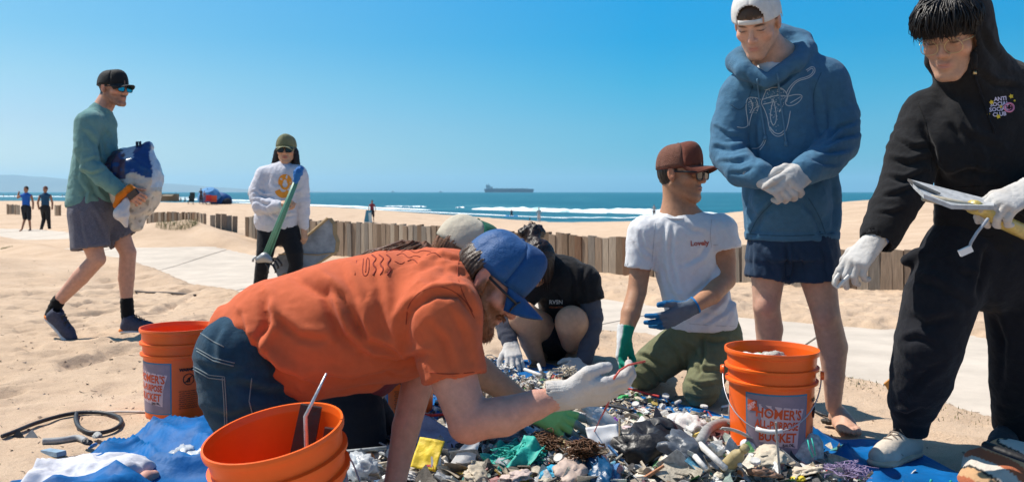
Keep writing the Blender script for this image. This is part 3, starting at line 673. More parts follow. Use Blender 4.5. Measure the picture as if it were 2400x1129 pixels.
def glove(name, Hd, parent, m, h=.004, cuff=.05, dip=None, cuff_m=None, **k):
    S = SDF(); Hd.add(S, g=.0024, **k)
    S.cone(Hd.w((-.005, 0, 0)), Hd.w((-cuff, 0, 0)), .0345*Hd.s, .0375*Hd.s, .006, flat=(Hd.R[:, 2], .92), endcut=True)
    S.cone(Hd.w((-cuff-.02, 0, 0)), Hd.w((-cuff+.012, 0, 0)), .034*Hd.s, .0325*Hd.s, .0, '-', flat=(Hd.R[:, 2], .92), endcut=True)
    def dsp(V, N):
        L = (V-Hd.c)@Hd.R/Hd.s; r = np.exp(-np.clip(L[:, 0]+.02, 0, 1)/.012); ang = np.arctan2(L[:, 2]*1.25, L[:, 1])
        return .0009*np.sin(ang*26)*r+.0016*noise(V*70, 3)+.0012*noise(V*V3(60, 60, 60)*2, 6)
    def colf(V, N):
        L = (V-Hd.c)@Hd.R/Hd.s; C = np.tile(np.array([.54, .52, .50]), (len(V), 1)); n = noise(V*40, 8)
        dirt = np.clip(noise(V*18, 21)*1.8+.05+np.clip(L[:, 0]-.08, 0, .1)*4, 0, 1)[:, None]*.45; C = C*(1-dirt)+np.array([.42, .36, .30])*dirt
        if dip is not None:
            base, dc, fn = dip; C[:] = base; m = np.clip(fn(L)/.004+n*1.5, 0, 1)[:, None]; C = C*(1-m)+np.array(dc)*m
        return C
    o = sdf_obj(name, S, m, parent, h, disp=dsp, colf=colf)
    if cuff_m is not None:
        MB().tube([Hd.w((-cuff+.001, 0, 0)), Hd.w((-cuff+.009, 0, 0))], .0375*Hd.s, 24, False).build('cuff_band', cuff_m, o, smooth=True)
    return o
M_glove_c = mat('knit_glove_dipped', (.54, .52, .50), .85, attr=True, bump=.0015, bscale=90, var=.06, vscale=25, weave=.0009, wscale=420, spec=.2)
def shoe(name, heel, toe, up, parent, m_up, m_sole, m_lace, sc_=1., m_accent=None):
    heel = np.array(heel, float); toe = np.array(toe, float); R = frame3(toe-heel, up); q = np.linalg.norm(toe-heel)/.285
    W = lambda x, y, z: heel+R@(np.array([x, y, z])*q)
    S = SDF(); S.cone(W(0, .045, .045), W(0, .20, .043), .037*q, .041*q, .02); S.cone(W(0, .20, .043), W(.004, .25, .038), .041*q, .033*q, .02)
    S.cone(W(0, .05, .05), W(0, .055, .10), .036*q, .038*q, .03); S.cone(W(0, .08, .085), W(0, .17, .062), .036*q, .030*q, .02)
    S.cut(W(0, 0, .018), -R[:, 2]); S.cone(W(0, .055, .075), W(0, .05, .16), .028*q, .034*q, .004, '-'); S.cut(W(0, .05, .118), R@V3(0, -.25, 1))
    up_o = sdf_obj(name, S, m_up, parent, .0055*max(q, .8), disp=lambda V, N: .0012*noise(V*60, 2)+.001*noise(V*130, 5))
    S = SDF(); S.cone(W(0, .038, .016), W(0, .215, .014), .041*q, .046*q, .02, flat=(R[:, 2], .42)); S.cone(W(0, .215, .014), W(.004, .255, .018), .046*q, .036*q, .01, flat=(R[:, 2], .42))
    S.cut(W(0, 0, .0), -R[:, 2]); sdf_obj('sole', S, m_sole, up_o, .0055*max(q, .8))
    for k in range(5):
        y = .105+k*.020; z = .139-(y-.08)*.44
        b = MB(); b.tube([W(-.024, y, z-.020), W(-.010, y+.004, z-.001), W(.012, y+.010*(-1)**k, z+.001), W(.024, y+.006, z-.018)], .0034*q, 6); b.build('lace', m_lace, up_o, smooth=True)
    MB().tube([W(-.047, .175, .040), W(-.036, .198, .066), W(0, .208, .077), W(.036, .198, .066), W(.047, .175, .040)], .0016*q, 5).build('toe_seam', m_lace, up_o, smooth=True)
    if m_accent is not None:
        S = SDF(); S.cone(W(0, .030, .026), W(0, .050, .030), .040*q, .040*q, .0, flat=(R[:, 2], .5)); S.cut(W(0, .045, 0), R[:, 1]); sdf_obj('heel_counter', S, m_accent, up_o, .006)
    return up_o
def bare_foot(S, heel, toe, up, side=1, ankle=None):
    heel = np.array(heel, float); toe = np.array(toe, float); R = frame3(toe-heel, up); q = np.linalg.norm(toe-heel)/.265
    W = lambda x, y, z: heel+R@(np.array([x*side, y, z])*q)
    S.cone(W(0, .035, .030), W(.004, .15, .034), .031*q, .030*q, .02, flat=(R[:, 0], 1.0)); S.cone(W(0, .07, .060), W(.010, .17, .030), .028*q, .022*q, .03)
    S.cone(W(-.018, .12, .020), W(-.028, .20, .015), .020*q, .016*q, .02); S.cone(W(.014, .12, .024), W(.024, .205, .018), .022*q, .018*q, .02); S.cone(W(0, .12, .022), W(0, .205, .017), .022*q, .018*q, .02)
    for x, y, l, r in ((.030, .207, .040, .0135), (.010, .212, .040, .0095), (-.006, .206, .036, .009), (-.020, .198, .032, .0085), (-.033, .186, .028, .008)):
        S.chain([W(x, y-.01, .016), W(x*1.02, y+l*.5, .019), W(x, y+l, .010)], [r*q, r*q*.95, r*q*.9], .004)
    return W
def put_text(body, size, at, tree, m, parent, rot=0., off=.002, bold=0., dirn=(0, 1, 0), name='lettering', ydep=None, sx=1.):
    V, Fc = text_mesh(body, size, bold=bold); c, s_ = math.cos(rot), math.sin(rot)
    Q = np.array([at+np.array([(v[0]*sx)*c-v[1]*s_, 0, (v[0]*sx)*s_+v[1]*c]) for v in V]); Q[:, 1] = at[1]
    Q = drape(Q, tree, off, dirn); return obj(name, mesh_of(name, Q, Fc, False), m, parent)
def seam(pts, tree, m, parent, r=.0014, off=.001, name='seam', n=10, yy=-.5):
    L = []
    for a, b in zip(pts[:-1], pts[1:]): L += [np.array(a)+(np.array(b)-np.array(a))*t for t in np.linspace(0, 1, n)[:-1]]
    L.append(np.array(pts[-1])); L = drape(L, tree, off); return MB().tube(L, r, 5).build(name, m, parent, smooth=True)
# ================================================================ the people
def Gd(px, d, dz=0.): x = (px-1200)/F*d; return np.array([x, d, gz(x, d)+dz])
YV = V3(0, 1, 0); M_cuff_blue = cloth('blue_band', (.10, .20, .45))
class Person:
    def __init__(s, d0, px, label, group=None):
        s.d = d0; s.root = empty('person', Gd(px, d0), label, 'person', group)
    def J(s, px, py, dy=0.): return P(px, py, s.d+dy)
def body(pn, S, H, name='body', h=.0085, fine=(), paint=None, base=(.5,.3,.2)):
    fi = list(fine)
    if H is not None: fi.append((H.c-.15*H.s, H.c+.15*H.s, .0036*H.s))
    V, Q = S.mesh(h, fi, 1); me = mesh_of(name, V, Q); N = normals(V, Q)
    C = paint(V, N) if paint else np.tile(np.array(base), (len(V), 1)); colour(me, C)
    return obj(name, me, M_skin, pn.root)
def garment(pn, name, S, m, bones, h=.0085, amp=.006, fa=14, fr=4, seed=0, cr=(), extra=None, colf=None, fine=(), relax=1):
    def dsp(V, N):
        r = folds(V, N, bones, amp, fa, fr, seed)+.0012*noise(V*42, seed)
        if cr: r = r+creases(V, N, cr, pn.d)
        if extra is not None: r = r+extra(V, N)
        return r
    return sdf_obj(name, S, m, pn.root, h, fine, relax, dsp, colf)

# ---- the tall young man in the blue hooded sweatshirt
p7 = Person(3.45, 1860, 'barefoot young man in a blue hooded sweatshirt standing behind the lettered orange bucket'); J = p7.J
H = head_by_chin(J(1773, 141, -.10), (-.40, -.70, -.52), sc_=1.02)
S = SDF(); H.add(S, jaw=.9, lips=.86)
S.cone(H.w(0, -.035, -.05), J(1822, 165, .0), .058, .066, .02); S.cone(J(1815, 170, .02), J(1855, 540, .02), .13, .14, .05, flat=(YV, .62))
S.cone(J(1750, 215), J(1925, 190), .055, .055, .05)
S.chain([J(1738, 222), J(1715, 360, -.02), J(1780, 412, -.22)], [.05, .042, .028]); S.chain([J(1935, 190), J(1962, 328, -.03), J(1890, 395, -.25)], [.05, .042, .028])
S.chain([J(1812, 560, .02), J(1800, 650, .0), J(1796, 716, .0), J(1803, 770, .05), J(1800, 860, .07), Gd(1796, 3.64, .09)], [.085, .062, .050, .052, .038, .031], .03)
S.chain([J(1900, 560), J(1917, 650, -.01), J(1935, 735, -.03), J(1952, 812, .02), J(1954, 880, .04), J(1953, 952, .08)], [.088, .068, .052, .055, .041, .029], .03)
S.ell(J(1931, 742, -.065), [.030, .022, .034], k=.03); S.ell(J(1796, 718, -.04), [.028, .022, .032], k=.03)
bare_foot(S, Gd(1954, 3.62, .008), Gd(1998, 3.37, .012), (0, 0, 1), -1); bare_foot(S, Gd(1795, 3.70), Gd(1775, 3.45), (0, 0, 1), 1)
tf = (np.minimum(Gd(1954, 3.62), Gd(1998, 3.37))-.06, np.maximum(Gd(1954, 3.62), Gd(1998, 3.37))+V3(.06, .06, .1), .0050)
def pt(V, N):
    C = H.paint(V, SK['fair'], hair=(.06, .035, .02), stub=.10, brow=.9, lip=(.50, .20, .16), hairline=lambda x, y, z, n: np.clip((z-.045-.4*(y-.02)*0+n*.01)/.006, 0, 1)*(y > -.2)+hl_std(x, y, z, n))
    k = np.clip(1-np.linalg.norm((V-J(1933, 742, -.08))*V3(1, .5, 1), axis=1)/.05, 0, 1)[:, None]; k2 = np.clip(1-np.linalg.norm((V-J(1796, 716, -.05))*V3(1, .5, 1), axis=1)/.05, 0, 1)[:, None]
    leg = np.clip((1.0-V[:, 2])/.1, 0, 1)[:, None]; C = C*(1-.10*leg)
    k = np.maximum(k, k2)*.45; return C*(1-k)+np.array([.58, .26, .20])*k
body(p7, S, H, fine=[tf], paint=pt)
m_hood = cloth('blue_fleece', (.060, .155, .255), var=.10); m_hood_rib = cloth('blue_rib', (.055, .145, .24), var=.08, bscale=60)
m_tee_w = cloth('white_cotton', (.72, .72, .73)); m_navy = cloth('navy_nylon', (.018, .040, .080), rough=.6)
S = SDF(); S.cone(J(1815, 145, -.01), J(1812, 170, -.02), .070, .080, .02, flat=(YV, .9)); S.cone(H.w(0, -.045, -.02), J(1822, 175, .0), .064, .066, .0, '-')
sdf_obj('undershirt', S, m_tee_w, p7.root, .006, disp=lambda V, N: .002*noise(V*30))
S = SDF()
S.chain([J(1835, 232, .01), J(1850, 340, .005), J(1853, 455, .0), J(1856, 545, .0)], [.165, .175, .182, .178], .03, flat=(YV, .66))
S.cone(J(1748, 218, .01), J(1930, 186, .01), .078, .082, .06); S.cone(J(1800, 165, .03), J(1860, 150, .03), .075, .08, .06)
aL = [J(1736, 228, .01), J(1712, 300, .0), J(1708, 358, -.03), J(1740, 398, -.14), J(1782, 410, -.225)]; aR = [J(1938, 200, .01), J(1962, 270, .0), J(1966, 335, -.04), J(1932, 375, -.15), J(1888, 398, -.245)]
S.chain(aL, [.082, .073, .069, .062, .050], .02); S.chain(aR, [.086, .080, .074, .066, .052], .02)
S.cone(aL[-1], aL[-1]+(aL[-1]-aL[-2])*.28, .043, .041, .004, endcut=True); S.cone(aR[-1], aR[-1]+(aR[-1]-aR[-2])*.28, .044, .042, .004, endcut=True)
S.cone(J(1856, 535, .0), J(1857, 566, .0), .176, .170, .004, flat=(YV, .66), endcut=True); S.cut(J(1856, 561), (0, 0, -1))
S.ell(J(1850, 470, -.10), [.13, .05, .09], k=.05)
# hood lying round the neck
hp = [J(1797, 190, -.135), J(1745, 165, -.085), J(1728, 145, .0), J(1762, 118, .09), J(1825, 92, .13), J(1875, 98, .08), J(1890, 118, .0), J(1862, 148, -.09), J(1797, 190, -.135)]
S.chain(hp, [.026, .036, .042, .045, .052, .046, .040, .032, .026], .025)
S.cone(J(1825, 100, .10), J(1850, 190, .14), .06, .09, .05)
S.ell(J(1808, 120, .0), [.082, .085, .075], k=.02, op='-')
c7 = [([(1760, 560), (1790, 500), (1835, 455)], .010, .010), ([(1930, 560), (1905, 500), (1870, 462)], .010, .010), ([(1775, 230), (1768, 300), (1772, 380)], .010, .008), ([(1905, 200), (1915, 260), (1925, 330)], .012, .012),
      ([(1680, 300), (1705, 318), (1740, 322)], .007, .010), ([(1675, 345), (1712, 352), (1745, 345)], .008, .012), ([(1690, 380), (1730, 380), (1760, 372)], .007, .010), ([(1710, 405), (1740, 405), (1765, 395)], .006, .007),
      ([(2002, 285), (1965, 300), (1935, 330)], .009, .014), ([(2005, 315), (1965, 325), (1930, 345)], .008, .012), ([(1985, 350), (1950, 358), (1915, 355)], .008, .011), ([(1960, 385), (1930, 385), (1905, 375)], .006, .008),
      ([(1760, 440), (1745, 500), (1750, 540)], .008, .010), ([(1950, 420), (1958, 480), (1950, 540)], .009, .010), ([(1830, 380), (1860, 450), (1880, 500)], .010, .006), ([(1745, 175), (1765, 205), (1797, 212)], .006, .012), ([(1865, 165), (1835, 195), (1800, 212)], .006, .012)]
def rib(V, N):                                # ribbed hem
    z0 = J(1856, 540)[2]; w = np.clip((z0-V[:, 2])/.006, 0, 1)*(np.abs(V[:, 0]-J(1856, 540)[0]) < .21); return -.003*np.exp(-((V[:, 2]-z0)/.006)**2)*(w > -1)*(V[:, 2] < z0+.02)+w*.0009*np.sin(V[:, 0]*900)
ho7 = garment(p7, 'hooded_sweatshirt', S, m_hood, [(J(1838, 200), J(1856, 540))]+list(zip(aL[:-1], aL[1:]))+list(zip(aR[:-1], aR[1:])), h=.0068, amp=.0050, fa=9, fr=5, seed=3, cr=c7, extra=rib)
S = SDF(); S.cone(J(1856, 540, .0), J(1856, 606, .0), .160, .170, .02, flat=(YV, .68), endcut=True); hl = J(1797, 655); hr = J(1906, 656)
S.cone(J(1812, 570, .01), hl, .088, .083, .02, flat=(YV, 1.05), endcut=True); S.cone(J(1900, 570, -.0), hr, .102, .108, .02, flat=(YV, .95), endcut=True)
S.cone(J(1812, 600, .01), J(1796, 668), .073, .075, .0, '-', flat=(YV, 1.05)); S.cone(J(1902, 600), J(1907, 668), .090, .099, .0, '-', flat=(YV, .95))
c7s = [([(1845, 575), (1846, 610), (1843, 650)], .006, .014), ([(1780, 590), (1800, 615), (1820, 645)], .010, .007), ([(1925, 575), (1935, 610), (1938, 650)], .010, .008), ([(1870, 590), (1880, 620), (1885, 650)], .009, .006), ([(1765, 580), (1762, 610), (1766, 650)], .008, .006)]
garment(p7, 'shorts', S, m_navy, [(J(1812, 560), hl), (J(1900, 560), hr)], h=.0065, amp=.005, fa=6, fr=14, seed=8, cr=c7s)
# drawstrings
t7 = bvh(ho7); m_string = cloth('blue_cord', (.10, .21, .32))
for pts in ([(1775, 185), (1779, 230), (1786, 270), (1793, 318)], [(1822, 172), (1828, 230), (1836, 280), (1842, 332)]):
    L = drape([J(*q) for q in pts], t7, .006); Lf = []
    for a, b in zip(L[:-1], L[1:]): Lf += list(drape([a+(b-a)*t for t in np.linspace(0, 1, 6)[:-1]], t7, .004))
    Lf.append(L[-1]); b_ = MB(); b_.tube(Lf, .0034, 7); b_.tube([Lf[-1], Lf[-1]-V3(0, .002, .016)], .006, 7); b_.build('drawstring', m_string, p7.root, smooth=True)
# gloves
g1 = Hand(J(1783, 414, -.235), J(1832, 436, -.30)-J(1783, 414, -.235), (-.25, -.75, .55), thumb_left=True, sc_=1.06)
glove('glove', g1, p7.root, M_glove_c, curls=[(.5, .9, .6), (.75, 1.1, .7), (.9, 1.2, .8), (1.0, 1.2, .8)], thumb=(.25, .35))
g2 = Hand(J(1889, 402, -.255), J(1838, 438, -.33)-J(1889, 402, -.255), (.28, -.80, .40), thumb_left=False, sc_=1.06)
glove('glove', g2, p7.root, M_glove_c, curls=[(.35, .7, .5), (.65, 1.0, .7), (.85, 1.1, .8), (.95, 1.1, .8)], thumb=(.30, .35))
m_capw = cloth('offwhite_twill', (.66, .65, .63)); m_hair_b = hair_mat('brown_hair', (.055, .03, .018))
cp, W = cap(H, p7.root, m_capw, m_capw, m_capw, backward=True, gap=True, tilt=.10, lift=.026, height=.100, flat_front=.3)
hair_sdf('hair', H, m_hair_b, p7.root, [('ell', H.w(0, -.02, .050), [.0795, .092, .064], H.R, .01, {}), ('ell', H.w(0, .058, .056), [.042, .034, .022], H.R, .012, {}), ('ell', H.w(0, .075, -.06), [.12, .085, .108], H.R, .004, {'op': '-'})], amp=.003)

# ---- the man in the black hood and round glasses
p8 = Person(3.0, 2290, 'man in round glasses and black hood stepping in at the right edge'); J = p8.J
H = head_by_chin(J(2222, 190, -.16), (-.60, -.66, -.36), sc_=1.06)
S = SDF(); H.add(S, jaw=1.08, nose=.97, lips=.82); S.cone(H.w(0, -.03, -.05), J(2300, 230, .0), .06, .075, .02)
S.chain([J(2320, 290), J(2330, 560)], [.15, .16], .05, flat=(YV, .65)); S.cone(J(2180, 275), J(2460, 250), .06, .06, .05)
S.chain([J(2170, 275), J(2125, 430, -.04), J(2042, 572, -.12)], [.055, .045, .029]); S.chain([J(2460, 265), J(2500, 470, -.12), J(2396, 462, -.34)], [.055, .045, .029])
S.chain([J(2250, 610), J(2180, 810, -.02), J(2138, 1000, .1)], [.08, .055, .030]); S.chain([J(2370, 610), J(2400, 810, .1), J(2388, 985, .24)], [.08, .055, .030])
body(p8, S, H, paint=lambda V, N: H.paint(V, (.52, .30, .20), hair=(.012, .010, .010), stub=.22, stubcol=(.22, .12, .085), brow=.9, lip=(.42, .17, .14), moust=.35))
m_blk = cloth('black_fleece', (.014, .014, .016), var=.12); m_blk2 = cloth('black_jersey', (.013, .014, .019), var=.12)
S = SDF()
S.chain([J(2325, 290, .0), J(2330, 400, .0), J(2325, 560, .0)], [.180, .188, .185], .03, flat=(YV, .68)); S.cone(J(2185, 272, .0), J(2455, 250, .02), .085, .095, .07); S.cone(J(2290, 205, .01), J(2350, 205, .03), .075, .085, .06)
S.ell(J(2300, 330, -.10), [.16, .07, .14], k=.06)
bL = [J(2178, 278, .0), J(2140, 360, -.02), J(2122, 432, -.04), J(2090, 490, -.07), J(2066, 545, -.10)]; bR = [J(2455, 265, .0), J(2495, 380, -.06), J(2500, 470, -.14), J(2420, 462, -.30)]
S.chain(bL, [.092, .082, .078, .070, .062], .02); S.chain(bR, [.095, .09, .08, .06], .02)
S.cone(bL[-1], bL[-1]+(bL[-1]-bL[-2])*.42, .056, .055, .003, endcut=True); S.cone(bL[-1]+(bL[-1]-bL[-2])*.1, bL[-1]+(bL[-1]-bL[-2])*.6, .046, .049, 0, '-')
S.cone(J(2328, 545), J(2328, 590), .178, .172, .005, flat=(YV, .68), endcut=True)
# the hood over the head
S.ell(H.w(0, -.040, .035), [.116, .130, .142], H.R, .03); S.cone(H.w(0, -.05, -.05), J(2330, 235, .03), .105, .115, .05)
S.cone(H.w(-.03, -.02, -.10), J(2290, 215, -.08), .07, .06, .04)
S.ell(H.w(.055, .105, .005), [.155, .112, .160], H.R, .010, '-'); S.ell(H.w(0, .0, -.0), [.086, .105, .118], H.R, .006, '-'); S.ell(H.w(.145, .03, .03), [.085, .17, .165], H.R, .010, '-')
c8 = [([(2196, 225), (2230, 280), (2262, 350)], .012, .010), ([(2160, 300), (2185, 345), (2195, 385)], .012, .016), ([(2105, 330), (2140, 350), (2175, 345)], .008, .010), ([(2090, 375), (2130, 385), (2175, 372)], .009, .013), ([(2080, 415), (2120, 425), (2165, 405)], .008, .012),
      ([(2070, 460), (2105, 455), (2140, 440)], .007, .009), ([(2055, 500), (2090, 500), (2120, 490)], .006, .007), ([(2230, 300), (2290, 330), (2340, 350)], .012, .008), ([(2210, 420), (2270, 400), (2330, 410)], .011, .010), ([(2250, 250), (2290, 380), (2280, 470)], .012, .009), ([(2200, 480), (2260, 470), (2330, 500)], .010, .010),
      ([(2295, 60), (2315, 110), (2345, 150)], .010, .010), ([(2290, 170), (2330, 200), (2380, 205)], .010, .012)]
ho8 = garment(p8, 'hooded_sweatshirt', S, m_blk, [(J(2325, 240), J(2328, 570))]+list(zip(bL[:-1], bL[1:]))+list(zip(bR[:-1], bR[1:])), h=.0068, amp=.0055, fa=9, fr=5, seed=11, cr=c8)
t8 = bvh(ho8)
S = SDF(); kn = J(2178, 800, -.06)
tL = [J(2250, 600, .0), J(2205, 700, -.05), kn, J(2160, 880, -.0), J(2142, 940, .07), J(2136, 966, .09)]; tR = [J(2380, 600, .0), J(2395, 700, .04), J(2400, 800, .08), J(2394, 900, .16), J(2388, 990, .24)]
S.cone(J(2325, 560), J(2320, 610), .170, .172, .02, flat=(YV, .72)); S.chain(tL, [.125, .112, .104, .098, .082, .066], .03); S.chain(tR, [.128, .118, .108, .100, .085], .03)
S.cone(tL[-1], tL[-1]+V3(-.004, 0, -.075), .058, .052, .004, endcut=True)
S.cone(J(2125, 612, .0), J(2150, 605, .0), .018, .03, .02)                 # the pocket corner that stands off the hip
c8t = [([(2135, 655), (2190, 668), (2262, 710)], .013, .012), ([(2128, 735), (2170, 762), (2235, 742)], .013, .013), ([(2112, 800), (2150, 792), (2200, 812)], .011, .010), ([(2205, 850), (2160, 880), (2120, 935)], .012, .009),
       ([(2095, 962), (2125, 975), (2160, 958)], .010, .013), ([(2290, 690), (2300, 640), (2310, 590)], .012, .016), ([(2325, 720), (2350, 800), (2345, 900)], .014, .012), ([(2225, 610), (2250, 640), (2285, 650)], .010, .010)]
garment(p8, 'trousers', S, m_blk2, list(zip(tL[:-1], tL[1:]))+list(zip(tR[:-1], tR[1:])), h=.0075, amp=.005, fa=7, fr=6, seed=14, cr=c8t)
m_cream = mat('cream_leather', (.56, .49, .41), .75, bump=.0015, bscale=80, var=.12, vscale=25); m_gum = mat('gum_sole', (.55, .42, .31), .7, var=.15, vscale=20); m_lace = cloth('beige_lace', (.33, .27, .22)); m_dkshoe = cloth('charcoal_canvas', (.045, .045, .055))
shoe('shoe', Gd(2150, 3.14, .002), Gd(2047, 2.98, .002), (0, 0, 1), p8.root, m_cream, m_gum, m_lace, 1)
shoe('shoe', Gd(2395, 3.32, .002), Gd(2330, 3.12, .002), (0, 0, 1), p8.root, m_dkshoe, m_dkshoe, m_dkshoe, 1)
g3 = Hand(J(2044, 570, -.125), J(1985, 640, -.16)-J(2044, 570, -.125), (-.45, -.55, .55), thumb_left=False, sc_=1.0)
glove('glove', g3, p8.root, M_glove_c, curls=[(.25, .35, .3), (.5, .6, .4), (.6, .8, .5), (.7, .9, .6)], thumb=(.35, .55), cuff=.035, cuff_m=M_cuff_blue)
g4 = Hand(J(2398, 452, -.35), J(2310, 500, -.42)-J(2398, 452, -.35), (-.25, -.62, .70), thumb_left=False, sc_=1.06)
glove('glove', g4, p8.root, M_glove_c, curls=[(.5, .9, .6), (.6, 1.0, .7), (.7, 1.1, .7), (.8, 1.1, .7)], thumb=(.3, .6))
m_hair_k = hair_mat('black_hair', (.010, .008, .008))
hair_sdf('hair', H, m_hair_k, p8.root, [('ell', H.w(0, .004, .046), [.084, .100, .088], H.R, .01, {}), ('ell', H.w(0, .065, -.075), [.14, .1, .105], H.R, .006, {'op': '-'})], amp=.004)
rr = random.Random(4); b_ = MB()
def onhead(a, e, o): return H.w(math.sin(a)*math.cos(e)*(.086+o), .006+math.cos(a)*math.cos(e)*(.103+o), .038+math.sin(e)*(.094+o))
for i in range(680):                            # the messy fringe falling over the brow
    a = rr.uniform(-1.75, 1.75); g = rr.choice([-1.1, -.55, 0, .35, .8]); o_ = rr.uniform(-.004, .010)+(.016 if rr.random() < .16 else 0); e0 = rr.uniform(.8, 1.4); e1 = .02+.17*math.sin(a*8+1)+rr.uniform(-.14, .14); dr = .10+.16*rr.gauss(0, 1)+.10*math.sin(a*9+i % 3)
    pts = [onhead(a+dr*t, e0+(e1-e0)*t, o_*math.sin(t*2.6)+.002) for t in (0, .35, .7, .9, 1.05)]; pts[-1] = pts[-1]+H.R@V3(.010*rr.gauss(0, 1), .008, .004*rr.gauss(0, 1)); pts[-2] = pts[-2]+H.R@V3(.004*rr.gauss(0, 1), .003, 0)
    b_.tube(pts, [.0022, .0031, .0026, .0014, .0001], 4, False)
b_.build('fringe', m_hair_k, p8.root, smooth=True)
m_gold = mat('gold_wire', (.55, .42, .22), .3, metal=.8); m_clear = mat('clear_lens', (.9, .9, .9), .03, trans=1., ior=1.05, spec=.6)
glasses(H, p8.root, m_clear, m_gold, lw=.0245, lh=.0215, y=.104, z=-.003, thick=.0011, square=2, name='glasses')
L = drape([J(2283+i*7, 172+i*20) for i in range(8)], t8, .004); b_ = MB(); b_.tube(L, .0032, 6); b_.build('drawstring', m_blk2, p8.root, smooth=True)
MB().tube([L[0]+V3(0, -.003, .006), L[0]+V3(0, -.005, -.004)], .006, 10).build('eyelet', m_gold, p8.root, smooth=True)

m_wline = mat('pale_print', (.50, .56, .60), .85)
def strokes(zs, fx, tree, m, parent, r, name='shirt_print', n=4, off=.0004):
    for q in zs:
        pts = [fx(*p) for p in q]
        if len(pts) > 2:                       # round the corners
            for _ in range(2):
                a = [pts[0]]
                for u, v in zip(pts[:-1], pts[1:]): a += [u*.75+v*.25, u*.25+v*.75]
                pts = a+[pts[-1]]
        L = drape(pts, tree, off); MB().tube(L, r, 4).build(name, m, parent, smooth=True)
J = p7.J; fz = lambda x, y: J(1600+x/1.882, y/1.882)
strokes([[(545,310),(575,290),(588,315),(560,345),(510,355),(480,385),(465,420)], [(550,316),(572,298),(578,316),(556,338),(505,350),(470,385),(458,410)], [(465,425),(500,416),(530,420),(520,445),(490,466),(460,468),(450,450),(465,425)], [(370,398),(400,384),(440,388),(465,420),(458,450)],
         [(370,395),(355,430),(345,455),(360,480),(375,520),(380,560),(395,590),(420,605),(450,590),(465,550),(475,490)], [(385,560),(405,588),(430,592),(452,570)], [(345,440),(320,430),(285,430),(278,470),(285,520),(290,555),(270,565),(240,560)], [(340,468),(315,478),(302,510),(292,555)], [(325,440),(335,470),(330,490)],
         [(360,600),(355,630),(335,655),(305,655)], [(368,604),(362,634),(340,662)], [(400,440),(390,480),(385,520),(400,560),(415,530),(410,480),(400,440)], [(350,440),(380,430),(420,420),(460,425)], [(355,460),(380,455),(395,450)], [(440,480),(420,500),(440,470)], [(475,455),(500,440),(520,428)], [(300,440),(312,470),(296,500)]], fz, t7, m_wline, p7.root, .0017, n=3)
rr = random.Random(3); b_ = MB()
for i in range(150):
    x, y = (rr.uniform(362, 452), rr.uniform(392, 470)) if i % 2 else ((rr.uniform(282, 330), rr.uniform(435, 500)) if i % 4 == 0 else (rr.uniform(380, 425), rr.uniform(470, 590)))
    q = drape([fz(x, y)], t7, .0006)[0]; b_.box(q, (.0024, .001, .0024))
b_.build('shirt_print', m_wline, p7.root)
J = p8.J; m_lav = mat('lavender_print', (.62, .56, .70), .8); m_yel = mat('yellow_flower_print', (.72, .52, .04), .8); m_pink = mat('pink_print', (.62, .22, .36), .8)
for tx_, py_, dx in (('ANTI', 236, 0), ('SOCIAL', 248, -2), ('SOCIAL', 260, -4), ('CLUB', 272, -2)): put_text(tx_, .0185, J(2345+dx, py_), t8, m_lav, p8.root, rot=.10, bold=.0006, name='shirt_lettering') if True else None
for x_, y_, r_ in ((2370, 226, 6), (2324, 240, 6), (2346, 250, 4), (2317, 268, 4), (2340, 273, 6), (2378, 236, 3)):
    b_ = MB(); n = 10; b_.add(drape([J(x_+math.cos(a)*r_*(1 if k % 2 else .6), y_+math.sin(a)*r_*(1 if k % 2 else .6)) for k, a in enumerate(np.linspace(0, 6.283, n, endpoint=False))], t8, .0030), [tuple(range(n))]); b_.build('flower_print', m_yel, p8.root)
b_ = MB(); b_.tube(drape([J(2365+math.cos(a)*11, 252+math.sin(a)*10) for a in np.linspace(0, 6.283, 20)], t8, .002), .003, 5); b_.tube(drape([J(2360, 254), J(2365, 258), J(2370, 254)], t8, .002), .0016, 4); b_.box(drape([J(2361, 249)], t8, .002)[0], (.003, .002, .004)); b_.box(drape([J(2369, 249)], t8, .002)[0], (.003, .002, .004)); b_.build('round_face_print', m_pink, p8.root)

m_sd = cloth('dark_blue_seam', (.030, .085, .15)); J = p7.J
strokes([[(1712, 245), (1735, 262), (1752, 240), (1765, 200)], [(1925, 170), (1905, 215), (1908, 270)], [(1748, 547), (1800, 552), (1880, 553), (1956, 546)], [(1757, 548), (1775, 510), (1815, 470)], [(1935, 548), (1920, 505), (1895, 465)]], J, t7, m_sd, p7.root, .0016, name='seam')
J = p8.J; m_sk = cloth('black_seam', (.006, .006, .007)); strokes([[(2150, 240), (2172, 290), (2182, 350), (2185, 400)], [(2195, 545), (2260, 552), (2330, 556)], [(2230, 440), (2290, 436), (2350, 436)]], J, t8, m_sk, p8.root, .0016, name='seam')

L = drape([J(*q) for q in ((2246, 8), (2262, 45), (2274, 90), (2282, 130), (2284, 160))], t8, .0); MB().tube(L, [.008, .011, .012, .011, .008], 8).build('hood_rim', m_blk, p8.root, smooth=True)
